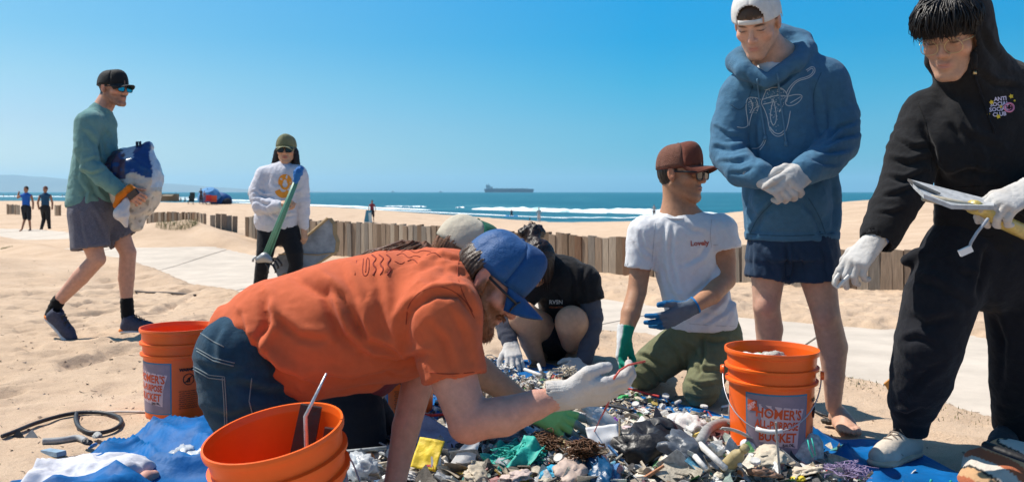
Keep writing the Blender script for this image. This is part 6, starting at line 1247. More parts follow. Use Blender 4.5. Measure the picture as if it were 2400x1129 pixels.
bkR = bucket((P(1806, 812, 3.04)[0], 3.04, .035), 0, .01, math.radians(-97), 'lettered orange bucket holding litter in front of the man in blue', hang=.16, hrot=math.radians(-108))
bkF = bucket((P(652, 1010, 2.03)[0]+.055, 2.05, .040), math.radians(9), math.radians(-9), math.radians(-20), 'nearest orange bucket with black plastic and a thin metal rod sticking out', hang=.14, hrot=math.radians(-38))
bkB = bucket(tuple(Gd(940, 3.75)), 0, 0, math.radians(-150), 'orange bucket half hidden behind the propping arm of the bearded man', hang=.05)
# ================================================================ tarp and the sorted litter
m_tarp = mat('blue_tarp', (.001, .100, .31), .6, bump=.003, bscale=35, var=.25, vscale=7, spec=.22)
TB = np.array([(-1.55, 3.02), (-1.48, 3.12), (-1.40, 3.42), (-1.25, 3.66), (-.9, 3.72), (-.57, 4.0), (-.2, 4.86), (.12, 4.88), (.51, 4.30), (.87, 3.68), (1.17, 3.40), (1.36, 3.30), (1.47, 2.98), (1.52, 2.6)])
def tarp_back(x): return np.interp(x, TB[:, 0], TB[:, 1])
HC = [(.35, 3.05, .62, .50, .10), (.62, 2.70, .36, .20, .125), (.25, 2.70, .55, .30, .085), (-.25, 3.0, .45, .40, .05), (.15, 3.9, .5, .5, .045), (.93, 2.62, .16, .12, .085)]
def heap(x, y):
    h = 0
    for cx, cy, rx, ry, hh in HC: h = np.maximum(h, hh*np.exp(-(((x-cx)/rx)**2+((y-cy)/ry)**2)*1.1))
    e = np.clip((tarp_back(x)-.10-y)/.12, 0, 1)*np.clip((x+.75)/.3, 0, 1)*np.clip((1.13-x+.25*np.clip(3.4-y, 0, .5)-.12)/.12, 0, 1)
    return h*e
nu, nv = 150, 110
U, Vv = np.meshgrid(np.linspace(0, 1, nu+1), np.linspace(0, 1, nv+1), indexing='ij'); TX = -1.55+3.07*U; TY = 2.35+(tarp_back(TX)-2.35)*Vv
q = np.stack([TX, TY, TX*0], -1).reshape(-1, 3); w = noise(q*1.6, 31)[:, None]
fld = (1-np.abs(noise(q*V3(2.6, 3.6, 1)+w*1.2, 33))*3.).clip(0, 1)**2*.062+noise(q*7, 34)*.018+(1-np.abs(noise(q*V3(6, 4.5, 1)+w*2, 36))*3.).clip(0, 1)**2*.026
ed = np.clip(np.minimum(1-Vv, U*2)*8, .25, 1).ravel()*(1-.85*np.clip((TX.ravel()-1.12)/.08, 0, 1)); wrinkle = (1-np.clip((TX+.9)/.4, 0, 1)*np.clip((1.15-TX)/.1, 0, 1)*.8).ravel()
TZ = ground(TX, TY).ravel()+.010+fld*ed*wrinkle
TX2 = TX.ravel()+.03*noise(q*5, 37)*(1-ed+.2); TY2 = TY.ravel()+.05*noise(q*4, 38)*np.clip(Vv.ravel()*3-2, 0, 1)
ii = np.arange((nu+1)*(nv+1)).reshape(nu+1, nv+1); tq = np.stack([ii[:-1, :-1], ii[1:, :-1], ii[1:, 1:], ii[:-1, 1:]], -1).reshape(-1, 4)
obj('tarp', mesh_of('tarp', np.stack([TX2, TY2, TZ], 1), tq), m_tarp, None, 'crumpled blue plastic tarp spread on the sand under the sorted litter', 'tarp')
def hz_at(x, y): return float(heap(np.array(x), np.array(y)))
def top(px, py):                                 # point of the pile seen at a bearing
    d = np.linspace(2.2, 5.2, 360); x = (px-1200)/F*d; z = CH-(py-450)/F*d; g = gzv(x, d)+.02+heap(x, d); h = np.nonzero(z <= g)[0]
    if len(h): k = h[0]; return V3(x[k], d[k], g[k])
    return P(px, py, 3.)
PAL = [(.62, .60, .55)]*9+[(.52, .45, .34)]*9+[(.42, .34, .24)]*8+[(.30, .24, .18)]*7+[(.14, .12, .10)]*5+[(.045, .042, .045)]*6+[(.36, .38, .40)]*6+[(.60, .53, .40)]*6+[(.70, .69, .67)]*4+[(.03, .28, .26), (.02, .16, .42), (.05, .30, .48), (.50, .05, .04), (.62, .42, .04), (.08, .30, .09), (.50, .22, .22), (.16, .09, .05), (.25, .34, .30), (.55, .20, .06)]
rl = random.Random(21); nl = np.random.RandomState(5)
def rotm(r): a, b, c = (r.uniform(0, 6.28) for _ in range(3)); return np.array(Matrix.Rotation(a, 3, 'X') @ Matrix.Rotation(b, 3, 'Y') @ Matrix.Rotation(c, 3, 'Z'))
def flatm(r, tilt=.5):
    return np.array(Matrix.Rotation(r.uniform(0, 6.28), 3, 'Z') @ Matrix.Rotation(r.gauss(0, tilt), 3, 'X') @ Matrix.Rotation(r.gauss(0, tilt), 3, 'Y'))
def shard(r, s):
    n = r.randint(4, 7); a = sorted(r.uniform(0, 6.28) for _ in range(n)); p = [(math.cos(t)*s*r.uniform(.5, 1), math.sin(t)*s*r.uniform(.4, 1)) for t in a]; t = s*r.uniform(.03, .14); bz = r.uniform(-.6, .6)
    V = [(x, y, t+bz*x*x/s) for x, y in p]+[(x, y, bz*x*x/s) for x, y in p]; return V, [tuple(range(n)), tuple(range(n, 2*n))[::-1]]+[(i, n+i, n+(i+1) % n, (i+1) % n) for i in range(n)]
_ico = None
def ico():
    global _ico
    if _ico is None:
        import bmesh; b = bmesh.new(); bmesh.ops.create_icosphere(b, subdivisions=2, radius=1); _ico = (np.array([v.co[:] for v in b.verts]), [tuple(v.index for v in f.verts) for f in b.faces]); b.free()
    return _ico
def crumple(r, s, flat=.6):
    V, Fc = ico(); sd = r.uniform(0, 99); n = noise(V*1.7+sd, 1); n2 = noise(V*3.5+sd, 2); V = V*(1+n[:, None]*.9+n2[:, None]*.6)*np.array([s, s*r.uniform(.5, 1), s*flat]); return V, Fc
def stick(r, s):
    m = MB(); b = r.uniform(-.2, .2)*s; m.tube([(-s, 0, 0), (0, b, b*.5), (s, 0, 0)], [s*.08, s*.09, s*.06], 5); return m.V, m.F
def capm(r, s):
    m = MB(); m.lathe([(.0001, s*.5), (s*.9, s*.5), (s, s*.35), (s, 0), (s*.86, 0), (s*.84, s*.3), (.0001, s*.32)], n=12); return m.V, m.F
def curl_sheet(r, s):
    m = MB(); k = r.uniform(2, 5); w = s*r.uniform(.5, 1); ph_ = r.uniform(0, 6); m.grid(lambda u, v: ((u-.5)*2*s*(1-.15*math.sin(ph_+v*3)), (v-.5)*2*w, .22*s*math.sin(u*k+ph_)+.18*s*math.sin(v*3.2+ph_*2+u*2)), 7, 5, s*.02); return m.V, m.F
V_all = []; F_all = []; C_all = []; off = 0; cnt = 0
for i in range(21000):
    x = rl.uniform(-.8, 1.42); y = rl.uniform(2.35, 4.9)
    if y > float(tarp_back(x))-.06: continue
    hh = hz_at(x, y); cover = np.clip(hh/.022, 0, 1)
    if rl.random() > cover*.98+.02: continue
    s = rl.choice([.007, .008, .010, .012, .015, .019, .026, .034 if y < 3.3 else .012])*rl.uniform(.7, 1.2)*(1.1 if y < 3.2 else .85); t = rl.random()
    if i % 11 == 0 and y < 3.4: Vx, Fx = curl_sheet(rl, rl.uniform(.022, .05)); R = flatm(rl, .45)
    elif t < .40: Vx, Fx = shard(rl, s); R = flatm(rl, .6)
    elif t < .60: Vx, Fx = curl_sheet(rl, s*1.25); R = flatm(rl, .5)
    elif t < .78: Vx, Fx = stick(rl, s*1.8); R = flatm(rl, .35)
    elif t < .84: Vx, Fx = capm(rl, min(s, .017)); R = flatm(rl, .7)
    else: Vx, Fx = crumple(rl, s*.8); R = rotm(rl)
    Vx = np.array(Vx)@R.T+V3(x, y, 0.012+hh*rl.uniform(.75, 1.06)+s*.2); c = np.array(rl.choice(PAL))*rl.uniform(.7, 1.2); c = c*.8+c.mean()*.2; c = np.array(rl.choice(((.62, .61, .59), (.05, .05, .055), (.35, .36, .37), (.55, .5, .42)))) if (i % 11 == 0 and rl.random() < .8) else c
    dirt = noise(Vx*60, 3)[:, None]*.6; cc = c*(1+dirt); V_all.append(Vx); F_all += [tuple(q+off for q in f) for f in Fx]; C_all.append(np.clip(cc, .005, .75)); off += len(Vx); cnt += 1
m_lit = mat('mixed_litter', (.5, .5, .5), .62, attr=True, var=.35, vscale=70, bump=.002, bscale=160, spec=.4)
me = mesh_of('small_litter', np.vstack(V_all), F_all, False); colour(me, np.vstack(C_all)); obj('small_litter', me, m_lit, None, kind='stuff')
# the bed the small pieces lie in: tangled fibres and crumbs
V_all = []; F_all = []; off = 0
bx = np.linspace(-.75, 1.42, 150); by = np.linspace(2.35, 4.85, 150); BX, BY = np.meshgrid(bx, by, indexing='ij'); q = np.stack([BX, BY, BX*0], -1).reshape(-1, 3)
BZ = (heap(BX, BY)*.93).ravel()-.004+(noise(q*22, 4)*.016+noise(q*45, 5)*.010)*np.clip(heap(BX, BY).ravel()/.03, 0, 1)
ii = np.arange(BX.size).reshape(BX.shape); bq = np.stack([ii[:-1, :-1], ii[1:, :-1], ii[1:, 1:], ii[:-1, 1:]], -1).reshape(-1, 4); bq = bq[(heap(BX, BY).ravel()[bq] > .012).all(1)]
me = mesh_of('crumb_bed', np.stack([BX.ravel(), BY.ravel(), BZ], 1), bq); n3 = noise(q*60, 6)[:, None]; n4 = noise(q*25, 9)[:, None]; colour(me, np.clip(np.array([.30, .25, .19])*(1+n3*1.6)+np.array([.02, .05, .06])*np.clip(n4*4, -1, 1), .01, .6)); obj('crumb_bed', me, m_lit, None, kind='stuff')
# ---- larger pieces, each a thing of its own
def cm(name, c, **k): k.setdefault('rough', .6); k.setdefault('var', .25); k.setdefault('vscale', 30); k.setdefault('bump', .003); k.setdefault('bscale', 60); return mat(name, c, **k)
MW = cm('dirty_white_plastic', (.60, .58, .55)); MC = cm('cream_foam', (.50, .43, .33)); MK = cm('black_rubber', (.022, .022, .026), rough=.5); MS = cm('slate_film', (.085, .10, .125), rough=.4); MG = cm('grey_foam', (.30, .30, .29)); MT = cm('teal_net', (.02, .36, .30)); MTA = cm('tan_plastic', (.38, .30, .15)); MBL = cm('blue_plastic_bits', (.01, .16, .45)); MR = cm('red_plastic', (.50, .03, .02)); MP = cm('purple_plastic', (.22, .04, .38)); MGR = cm('green_plastic', (.04, .36, .10)); MY = cm('yellow_card', (.72, .52, .03)); MB_ = cm('brown_seaweed', (.11, .045, .015)); MLV = cm('lavender_cardboard', (.33, .34, .45)); MWP = mat('white_paper', (.74, .74, .74), .8); MCL = mat('clear_plastic', (.75, .82, .82), .15, trans=.75, ior=1.2, rough_=0) if False else mat('clear_plastic', (.60, .66, .68), .2, alpha=.62)
def thing_mesh(name, V, Fc, m, lab, cat, smooth=False, group=None): return obj(name, mesh_of(name, V, Fc, smooth), m, None, lab, cat, group)
def sheet(name, px, py, w, l, m, lab, cat, ang=0., tilt=.3, bend=.2, lift=.02, wav=3., thick=.0015, up=(0, -.35, 1), nz_=.06):
    c = top(px, py)+V3(0, 0, lift); z = unit(up); x = unit(np.cross(V3(math.sin(ang), math.cos(ang), 0), z)); y = np.cross(z, x); sd = rl.uniform(0, 90)
    b = MB(); b.grid(lambda u, v: c+x*(u-.5)*w+y*(v-.5)*l+z*(bend*w*math.sin(u*wav+sd)*.5+nz_*w*float(noise(np.array([[u*3+sd, v*3, 0]]))[0])*2+tilt*l*(v-.5)*.3), 14, 12, thick); return b.build(name, m, None, smooth=True, label=lab, cat=cat)
def wad(name, px, py, r, m, lab, cat, h=.006, amp=.35, lift=.3, sd=0, freq=1.):
    r = tuple(q*.9 for q in r); c = top(px, py)+V3(0, 0, r[2]*lift)
    if cat == 'seaweed' or name in ('foam_dome', 'foam_block'):
        h = h*.8; S = SDF(); S.ell(c, r, flatm(random.Random(sd), .3)); f = freq/min(r)
        return tag(sdf_obj(name, S, m, None, h, disp=lambda V, N: amp*min(r)*((1-np.abs(noise(V*f*.55, sd))*3.2)*.5+noise(V*f*1.3, sd+1)*.9+noise(V*f*3.5, sd+1)*.5), relax=0), lab, cat)
    V, Fc = ico4(); sd_ = sd*3.3+1; n1 = noise(V*1.1+sd_, 1); n2 = 1-np.abs(noise(V*1.9+sd_, 2))*3.2; n3 = .6-np.abs(noise(V*3.8+sd_+n1[:, None], 3))*3; n4 = .5-np.abs(noise(V*7.5+sd_, 4))*3
    Q = V*(1+n1*.9+n2*.36*(amp/.45)+n3*.20+n4*.09)[:, None]*np.array(r); Q[:, 2] = np.where(Q[:, 2] < -r[2]*.5, -r[2]*.5, Q[:, 2]); Q = Q@flatm(random.Random(sd), .25).T+c
    return obj(name, mesh_of(name, Q, Fc, False), m, None, lab, cat)
_ico4 = None
def ico4():
    global _ico4
    if _ico4 is None:
        import bmesh; b = bmesh.new(); bmesh.ops.create_icosphere(b, subdivisions=4, radius=1); _ico4 = (np.array([v.co[:] for v in b.verts]), np.array([[v.index for v in f.verts] for f in b.faces])); b.free()
    return _ico4
def rope(name, pts, r, m, lab, cat, z=.012, n=7): 
    L = []
    P3 = [top(*p)+V3(0, 0, z) if len(p) == 2 else V3(*p) for p in pts]
    for _ in range(2):
        a = [P3[0]]
        for u, v in zip(P3[:-1], P3[1:]): a += [u*.75+v*.25, u*.25+v*.75]
        P3 = a+[P3[-1]]
    return MB().tube(P3, r, n).build(name, m, None, smooth=True, label=lab, cat=cat)
yc = sheet('yellow_card', 1002, 1098, .085, .10, MY, 'bright yellow packaging card with small print', 'card', ang=.25, lift=.045, up=(-.1, -.75, .7), bend=.05)
yb_ = bvh(yc)
for k, (x, y, w_, h_, c_) in enumerate(((1022, 1082, .02, .022, MWP), (1003, 1090, .012, .004, MR), (1010, 1096, .009, .012, MR), (995, 1104, .022, .003, MS), (1018, 1112, .010, .016, MBL), (990, 1112, .016, .003, MS))):
    q = P(x, y, top(1002, 1098)[1]); MB().add(drape([q+V3(a*w_*.8, 0, b*h_*.8) for a, b in ((-1, -1), (1, -1), (1, 1), (-1, 1))], yb_, .002), [(0, 1, 2, 3)]).build('printed_patch', c_, yc)
def cone_paper(px, py, lab):
    c = top(px, py); MB().add([c+V3(-.05, 0, .0), c+V3(.035, -.02, .02), c+V3(.060, .03, .115), c+V3(-.01, .02, .055), c+V3(-.045, .003, -.002), c+V3(.03, -.016, .015), c+V3(.058, .034, .112)], [(0, 1, 2, 3), (4, 6, 5), (0, 4, 5, 1), (1, 5, 6, 2)]).build('paper_scrap', MWP, None, label=lab, cat='paper')
cone_paper(1088, 1092, 'white pointed paper corner standing up beside the yellow card')
sheet('cardboard', 1040, 1042, .22, .13, MLV, 'large scuffed lavender-grey cardboard sheet beside the bearded man\'s propping arm', 'cardboard', ang=.1, lift=.03, up=(.1, -.4, 1))
wr_ = sheet('wrapper', 1418, 1072, .105, .10, MWP, 'white printed wrapper lying beside the brown seaweed', 'wrapper', ang=-.2, lift=.05, up=(.1, -.8, .7), bend=.06)
wb = bvh(wr_); dd = top(1418, 1072)[1]
for k in range(7): q = P(1420+k*3.4, 1079, dd); MB().add(drape([q+V3(a*.0014*(1+k % 2), 0, b*.007) for a, b in ((-1, -1), (1, -1), (1, 1), (-1, 1))], wb, .002), [(0, 1, 2, 3)]).build('printed_bar', MK, wr_)
q = P(1408, 1056, dd); MB().add(drape([q+V3(math.cos(a)*.028, 0, math.sin(a)*.012) for a in np.linspace(0, 6.28, 14)[:-1]], wb, .002), [tuple(range(13))]).build('brown_stain', cm('stain', (.36, .27, .18)), wr_)
# teal netting, seaweed
def tangle(name, px, py, rx, rz, r, n, m, lab, cat, seed, flat=.6, tails=0):
    c = top(px, py)+V3(0, 0, rz*.5); rr = random.Random(seed); b = MB()
    for i in range(n):
        p = c+V3(rr.gauss(0, rx*.4), rr.gauss(0, rx*.3), rr.uniform(0, rz*.6)); d = unit([rr.gauss(0, 1), rr.gauss(0, 1), rr.gauss(0, .5)]); pts = [p]
        for k in range(9): d = unit((d+np.array([rr.gauss(0, .9), rr.gauss(0, .9), rr.gauss(0, .5)]))*V3(1, 1, .6)-V3(0, 0, .12)*(p[2]-c[2])/max(rz, .01)-(p-c)*2.5); p = p+d*rx*.20; pts.append(p)
        b.tube(pts, r*rr.uniform(.6, 1.2), 5, False)
    return b.build(name, m, None, smooth=True, label=lab, cat=cat)
sheet('net_cloth', 1222, 1092, .085, .14, MT, 'rumpled teal net cloth near the bottom of the pile', 'net', ang=.6, lift=.03, up=(-.1, -.6, .8), bend=.35, wav=9, nz_=.22); sheet('net_cloth', 1190, 1078, .07, .06, MT, 'smaller fold of teal net left of the larger one', 'net', ang=-.3, lift=.03, up=(.2, -.6, .8), bend=.3, wav=7, nz_=.25)
tn = tangle('net_bundle', 1218, 1085, .06, .045, .0022, 230, MT, 'bundle of frayed teal netting near the bottom of the pile', 'net', 3)
wad('teal_cloth', 1165, 1085, (.05, .04, .018), MT, 'flattened teal and white wrapper left of the teal netting', 'wrapper', sd=4); wad('net_ball', 1250, 1068, (.035, .03, .02), MT, 'dark teal cloth scrap behind the teal netting', 'cloth', sd=5)
tangle('seaweed', 1275, 1062, .045, .045, .0018, 220, MB_, 'clump of orange-brown seaweed right of the teal netting', 'seaweed', 6); tangle('seaweed', 1368, 1092, .038, .07, .0020, 240, MB_, 'dark red-brown seaweed clump hanging on the red string', 'seaweed', 7)
J3 = lambda px, py, d: P(px, py, d)
MB().tube([J3(1440, 880, 2.16), J3(1432, 925, 2.3), J3(1424, 948, 2.45), J3(1405, 985, 2.7), J3(1388, 1022, 2.9), top(1372, 1060)+V3(0, 0, .02)], [.0014, .0015, .0035, .0016, .0022, .0035], 6).build('red_string', mat('red_cord', (.55, .02, .01), .4), None, smooth=True, label='red string running from the white glove down to the seaweed', cat='string')
b_ = MB(); c = top(1408, 1020); b_.lathe([(.0001, -.07), (.030, -.068), (.036, -.055), (.036, .02), (.028, .045), (.014, .055), (.013, .075), (.0001, .076)], c+V3(0, 0, .045), 20, frame3((.3, .5, .25), (-.75, .2, .7))); b_.build('plastic_bottle', MCL, None, smooth=True, label='cloudy clear plastic bottle beside the lime glove', cat='bottle')
c = top(1452, 1075); MB().tube([c, c+V3(.002, .01, .125)], .0038, 6).build('wooden_skewer', cm('pale_wood', (.55, .40, .24)), None, label='pale wooden skewer standing upright in the pile', cat='stick')
c = top(1828, 1120); MB().tube([c, c+V3(-.012, .0, .16)], .0036, 6).build('grey_rod', MG, None, label='thin grey rod standing upright near the bottom right of the pile', cat='rod')
# black and grey things at the right front
wad('black_bag', 1530, 1075, (.115, .08, .055), cm('black_film', (.012, .012, .015), rough=.42), 'large crumpled black plastic bag in the front of the pile', 'bag', sd=11, amp=.5, h=.007)
c = top(1530, 1050); b_ = MB(); b_.grid(lambda u, v: c+V3(-.055+.145*u+.012*math.sin(v*5), -.03+.07*v, .01+.105*math.sin(min(1, u*1.15)*math.pi*.75)**.7-.035*u-.018*(2*v-1)**2+.006*math.sin(u*17+v*4)), 20, 10, .003); b_.build('black_scoop', MK, None, smooth=True, label='arched black plastic scoop rising from the black bag', cat='plastic')
wad('slate_bag', 1612, 1065, (.075, .055, .035), MS, 'folded slate-grey plastic bag right of the black bag', 'bag', sd=12, amp=.45); wad('dark_blue_bag', 1410, 1118, (.07, .04, .025), cm('navy_film', (.006, .06, .15), rough=.35), 'dark blue plastic bag at the bottom edge below the seaweed', 'bag', sd=13, amp=.45); wad('blue_scrap', 1290, 1118, (.035, .03, .018), cm('cyan_film', (.02, .30, .50)), 'small cyan plastic scrap at the bottom edge', 'plastic', sd=14)
c = top(1548, 1010); MB().add([c+V3(-.03, 0, .02), c+V3(-.015, .01, .085), c+V3(.03, 0, .01), c+V3(.045, .02, -.02), c+V3(-.025, .012, .02), c+V3(-.010, .02, .08), c+V3(.033, .012, .01)], [(0, 2, 1), (4, 5, 6), (0, 1, 5, 4), (1, 2, 6, 5), (0, 4, 6, 2), (2, 3, 6)]).build('rubber_wedge', cm('slate_rubber', (.10, .09, .10)), None, label='dark grey rubber wedge standing up behind the black bag', cat='rubber')
wad('white_tangle', 1622, 1010, (.055, .045, .03), MW, 'tangled dirty white cloth behind the slate-grey bag', 'cloth', sd=15, amp=.6)
rope('grey_hose', [(1640, 1060), (1660, 1020), (1700, 1008), (1740, 1020), (1750, 1045)], .0165, MG, 'thick grey foam hose curving over the pile', 'hose', z=.03, n=10)
for k, (px, py, lab, mm_) in enumerate(((1722, 1003, 'upright dirty grey insole in front of the lettered bucket', MG), (1742, 1020, 'upright black insole in front of the grey one', MK))):
    S = SDF(); c = top(px, py); S.chain([c, c+V3(.005, 0, .06), c+V3(.0, .005, .10)], [.020, .026, .022], .01, flat=(V3(0, 1, .1), .35)); tag(sdf_obj('shoe_insole', S, mm_, None, .005, disp=lambda V, N: .003*noise(V*40, 3)), lab, 'insole')
for k, (a, b_p, r, lab) in enumerate((((1640, 1065), (1700, 1125), .010, 'long dirty white pipe slanting down right of the slate-grey bag'), ((1672, 1050), (1735, 1118), .007, 'thin white pipe parallel to the thicker one'), ((1628, 1095), (1655, 1128), .008, 'short pale pipe at the bottom edge of the pile'), ((1230, 880), (1268, 895), .008, 'white tube lying by the squatting woman\'s gloves'), ((1262, 868), (1268, 885), .008, 'short white tube standing between the squatting woman\'s gloves'))):
    MB().tube([top(*a)+V3(0, 0, .03), top(*b_p)+V3(0, 0, .03)], r, 10).build('plastic_pipe', MW, None, smooth=True, label=lab, cat='pipe')
wad('foam_dome', 1762, 1052, (.042, .040, .036), cm('white_foam', (.66, .66, .70), bump=.001), 'smooth white foam dome in the front of the pile', 'foam', sd=16, amp=.08); MB().grid(lambda u, v: top(1735, 1045)+V3((u-.5)*.14, -.02-.02*v, .06-.07*u*u+.012*v), 10, 2, .003).build('curved_strip', MW, None, smooth=True, label='curved white plastic strip leaning on the foam dome', cat='plastic')
b_ = MB(); c = top(1722, 1100); b_.lathe([(.0001, -.055), (.018, -.053), (.021, -.045), (.021, .012), (.019, .02), (.010, .034), (.009, .042), (.013, .043), (.013, .058), (.0001, .058)], c+V3(0, 0, .03), 18, frame3((.2, .6, .3), (.5, -.35, .8))); b_.build('tan_bottle', MTA, None, smooth=True, label='yellowish tan bottle among the white pipes', cat='bottle')
fb = wad('foam_block', 1888, 1075, (.060, .050, .075), cm('mottled_foam', (.46, .45, .43), vscale=45, var=.5), 'mottled grey foam block with teal strings beside the bucket', 'foam', sd=17, amp=.22, h=.006)
MB().tube([P(1893, 1030, 2.72), P(1897, 1050, 2.70), P(1905, 1070, 2.70)], .0022, 5).tube([P(1902, 1026, 2.72), P(1908, 1048, 2.70), P(1911, 1066, 2.71)], .0022, 5).build('teal_string', MT, fb, smooth=True)
wad('tan_foam', 1800, 1078, (.055, .045, .018), MC, 'crumbly tan foam lump left of the mottled foam block', 'foam', sd=18, amp=.5); wad('rusty_sponge', 1790, 1115, (.04, .035, .015), cm('rusty_crumb', (.26, .15, .10)), 'rust-brown crumbly lump at the bottom edge', 'foam', sd=19, amp=.6); wad('pale_sponge', 1880, 1112, (.055, .04, .017), cm('pale_crumb', (.50, .42, .33), vscale=80, var=.5), 'pale crumbly lump below the mottled foam block', 'foam', sd=20, amp=.5); wad('yellow_scrap', 1872, 1124, (.018, .014, .008), MY, 'small yellow scrap at the bottom edge right of the rod', 'plastic', sd=41, h=.004)
for (px, py, r_, m_, lab, cat, sd) in ((1405, 978, .018, MBL, 'bright blue scrap just above the clear bottle', 'plastic', 22), (1435, 987, .015, MP, 'small purple scrap right of the bright blue one', 'plastic', 23), (1462, 932, .022, MGR, 'flat green scrap at the back of the pile near the tarp edge', 'plastic', 24), (1500, 938, .022, MC, 'cream foam block at the back of the pile', 'foam', 25), (1300, 905, .045, MC, 'heap of pale knotted rope in front of the squatting woman', 'rope', 26), (1250, 905, .030, MW, 'white scrap pile left of the knotted rope', 'plastic', 27),
    (1345, 960, .028, MC, 'beige foam piece under the white glove', 'foam', 28), (1580, 985, .03, MW, 'white crumpled scrap right of the rubber wedge', 'plastic', 29), (1685, 985, .026, MC, 'pointed cream scrap at the tarp edge left of the bucket', 'foam', 30), (1135, 1015, .05, MS, 'slate-grey film under the bearded man\'s elbow', 'plastic', 31), (1210, 1040, .045, MS, 'crumpled grey-blue film left of the lime glove', 'plastic', 32), (1330, 1045, .035, MTA, 'tan scrap below the lime glove', 'plastic', 33),
    (1120, 1118, .035, MC, 'cream crumpled piece at the bottom edge beside the paper corner', 'foam', 34), (960, 1118, .03, MW, 'pale scrap at the bottom edge beside the propping arm', 'plastic', 35), (1060, 985, .028, MW, 'white shell-like scrap right of the propping arm', 'plastic', 36), (1085, 975, .020, MY, 'small yellow scrap behind the elbow of the bearded man', 'plastic', 37), (1345, 1110, .05, cm('pinkish_film', (.45, .35, .30)), 'pinkish film between the netting and the dark blue bag', 'plastic', 38), (1215, 1118, .04, cm('pink_film', (.50, .40, .37)), 'pale pink wrapper left of the bottom-edge cyan scrap', 'plastic', 39), (1480, 1010, .03, cm('white_pink', (.56, .44, .45)), 'white and pink scrap just right of the skewer', 'plastic', 40)):
    wad('litter_piece', px, py, (r_*1.05, r_*.85, r_*.36), m_, lab, cat, sd=sd, amp=.6, h=max(.004, r_*.14))
rope('dark_pipe', [(1385, 962), (1420, 960), (1460, 968), (1478, 975)], .007, MK, 'thin dark bent pipe across the back of the pile', 'pipe', z=.02); rope('red_strap', [(1445, 918), (1480, 922), (1520, 934), (1545, 940)], .005, MR, 'red strap lying along the back edge of the pile', 'strap', z=.02); rope('red_strap', [(995, 985), (1025, 985), (1060, 980)], .006, MR, 'dark red strap right of the propping arm', 'strap', z=.02)
for k, (px, py) in enumerate(((1120, 850), (1150, 858), (1180, 872), (1215, 862), (1330, 880), (1165, 888))): tangle('rope_scrap', px, py, .055, .03, .003, 22, (MC, MS, MW, MBL)[k % 4], ['pale rope tangle at the far left of the tarp\'s back corner', 'slate rope tangle beside the left knit glove', 'white string tangle under the left knit glove', 'blue string tangle between the squatting woman\'s gloves', 'pale rope tangle beside her right glove', 'grey rope tangle in front of the left knit glove'][k], 'rope', 50+k)
# counted pieces that look alike
caps_ = [((1340, 1000), (.62, .60, .58)), ((1365, 985), (.62, .60, .58)), ((1590, 955), (.62, .60, .58)), ((1650, 965), (.62, .60, .58)), ((1200, 1060), (.62, .60, .58)), ((1700, 965), (.62, .60, .58)), ((1490, 960), (.62, .60, .58)), ((1310, 1090), (.62, .60, .58)), ((1770, 1100), (.62, .60, .58)), ((1560, 940), (.62, .60, .58))]
Vc, Fc_ = capm(rl, .016); mec = mesh_of('bottle_cap', Vc, Fc_, False); mec.materials.append(MW)
for (p, c) in caps_:
    o = bpy.data.objects.new('bottle_cap', mec); COL.objects.link(o); o.location = tuple(top(*p)+V3(0, 0, .02)); o.rotation_euler = (rl.uniform(-.6, .6), rl.uniform(-.6, .6), 0); tag(o, 'round white bottle cap lying among the small litter', 'cap', 'white bottle caps in the pile')
# left side of the tarp
b_ = MB(); b_.tube([top(758, 1085)+V3(0, 0, .03), top(905, 1070)+V3(0, 0, .03)], .006, 8); so_ = b_.build('metal_rod', cm('grey_tube', (.28, .30, .31)), None, smooth=True, label='thin grey rod with an orange ring lying by the black trousers', cat='rod'); a_ = top(790, 1082)+V3(0, 0, .03); a2 = top(804, 1080)+V3(0, 0, .03); MB().tube([a_, a2], .0085, 8).build('orange_ring', cm('orange_tape', (.65, .13, .02)), so_, smooth=True)
m_film = mat('milky_film', (.56, .60, .64), .25, alpha=.75, bump=.01, bscale=22, var=.2)
for px, py, r_, lab, sd in ((418, 1078, (.05, .04, .03), 'milky plastic lump with sand in it on the left of the tarp', 60), (470, 1096, (.055, .045, .035), 'milky plastic lump touching the nearest bucket', 61), (850, 1110, (.05, .04, .035), 'crushed clear plastic cup right of the nearest bucket', 62)): wad('plastic_film', px, py, r_, m_film, lab, 'plastic', sd=sd, amp=.5)
S = SDF(); c = Gd(215, 2.90); S.ell(c+V3(0, -.02, .0), (.165, .12, .055)); S.ell(c+V3(.09, -.05, .02), (.10, .09, .05), k=.05); S.ell(c+V3(-.10, -.05, .0), (.10, .08, .04), k=.05); tag(sdf_obj('white_cloth', S, cloth('white_linen', (.60, .60, .65)), None, .006, disp=lambda V, N: .030*(1-np.abs(noise(V*V3(10, 6, 10), 3))*3.2)+.012*(1-np.abs(noise(V*24, 5))*3)), 'crumpled white cloth at the bottom left beside the tarp', 'cloth')
S = SDF(); c = top(352, 1122); S.chain([c+V3(-.02, -.10, .0), c+V3(.0, -.03, .012), c+V3(.012, .0, .01)], [.022, .022, .017], .01); b_ = sdf_obj('person', S, mat('toe_skin', (.56, .29, .22), .5, sub=.1), None, .004); tag(b_, 'fingertip of someone out of frame at the bottom left edge', 'person')
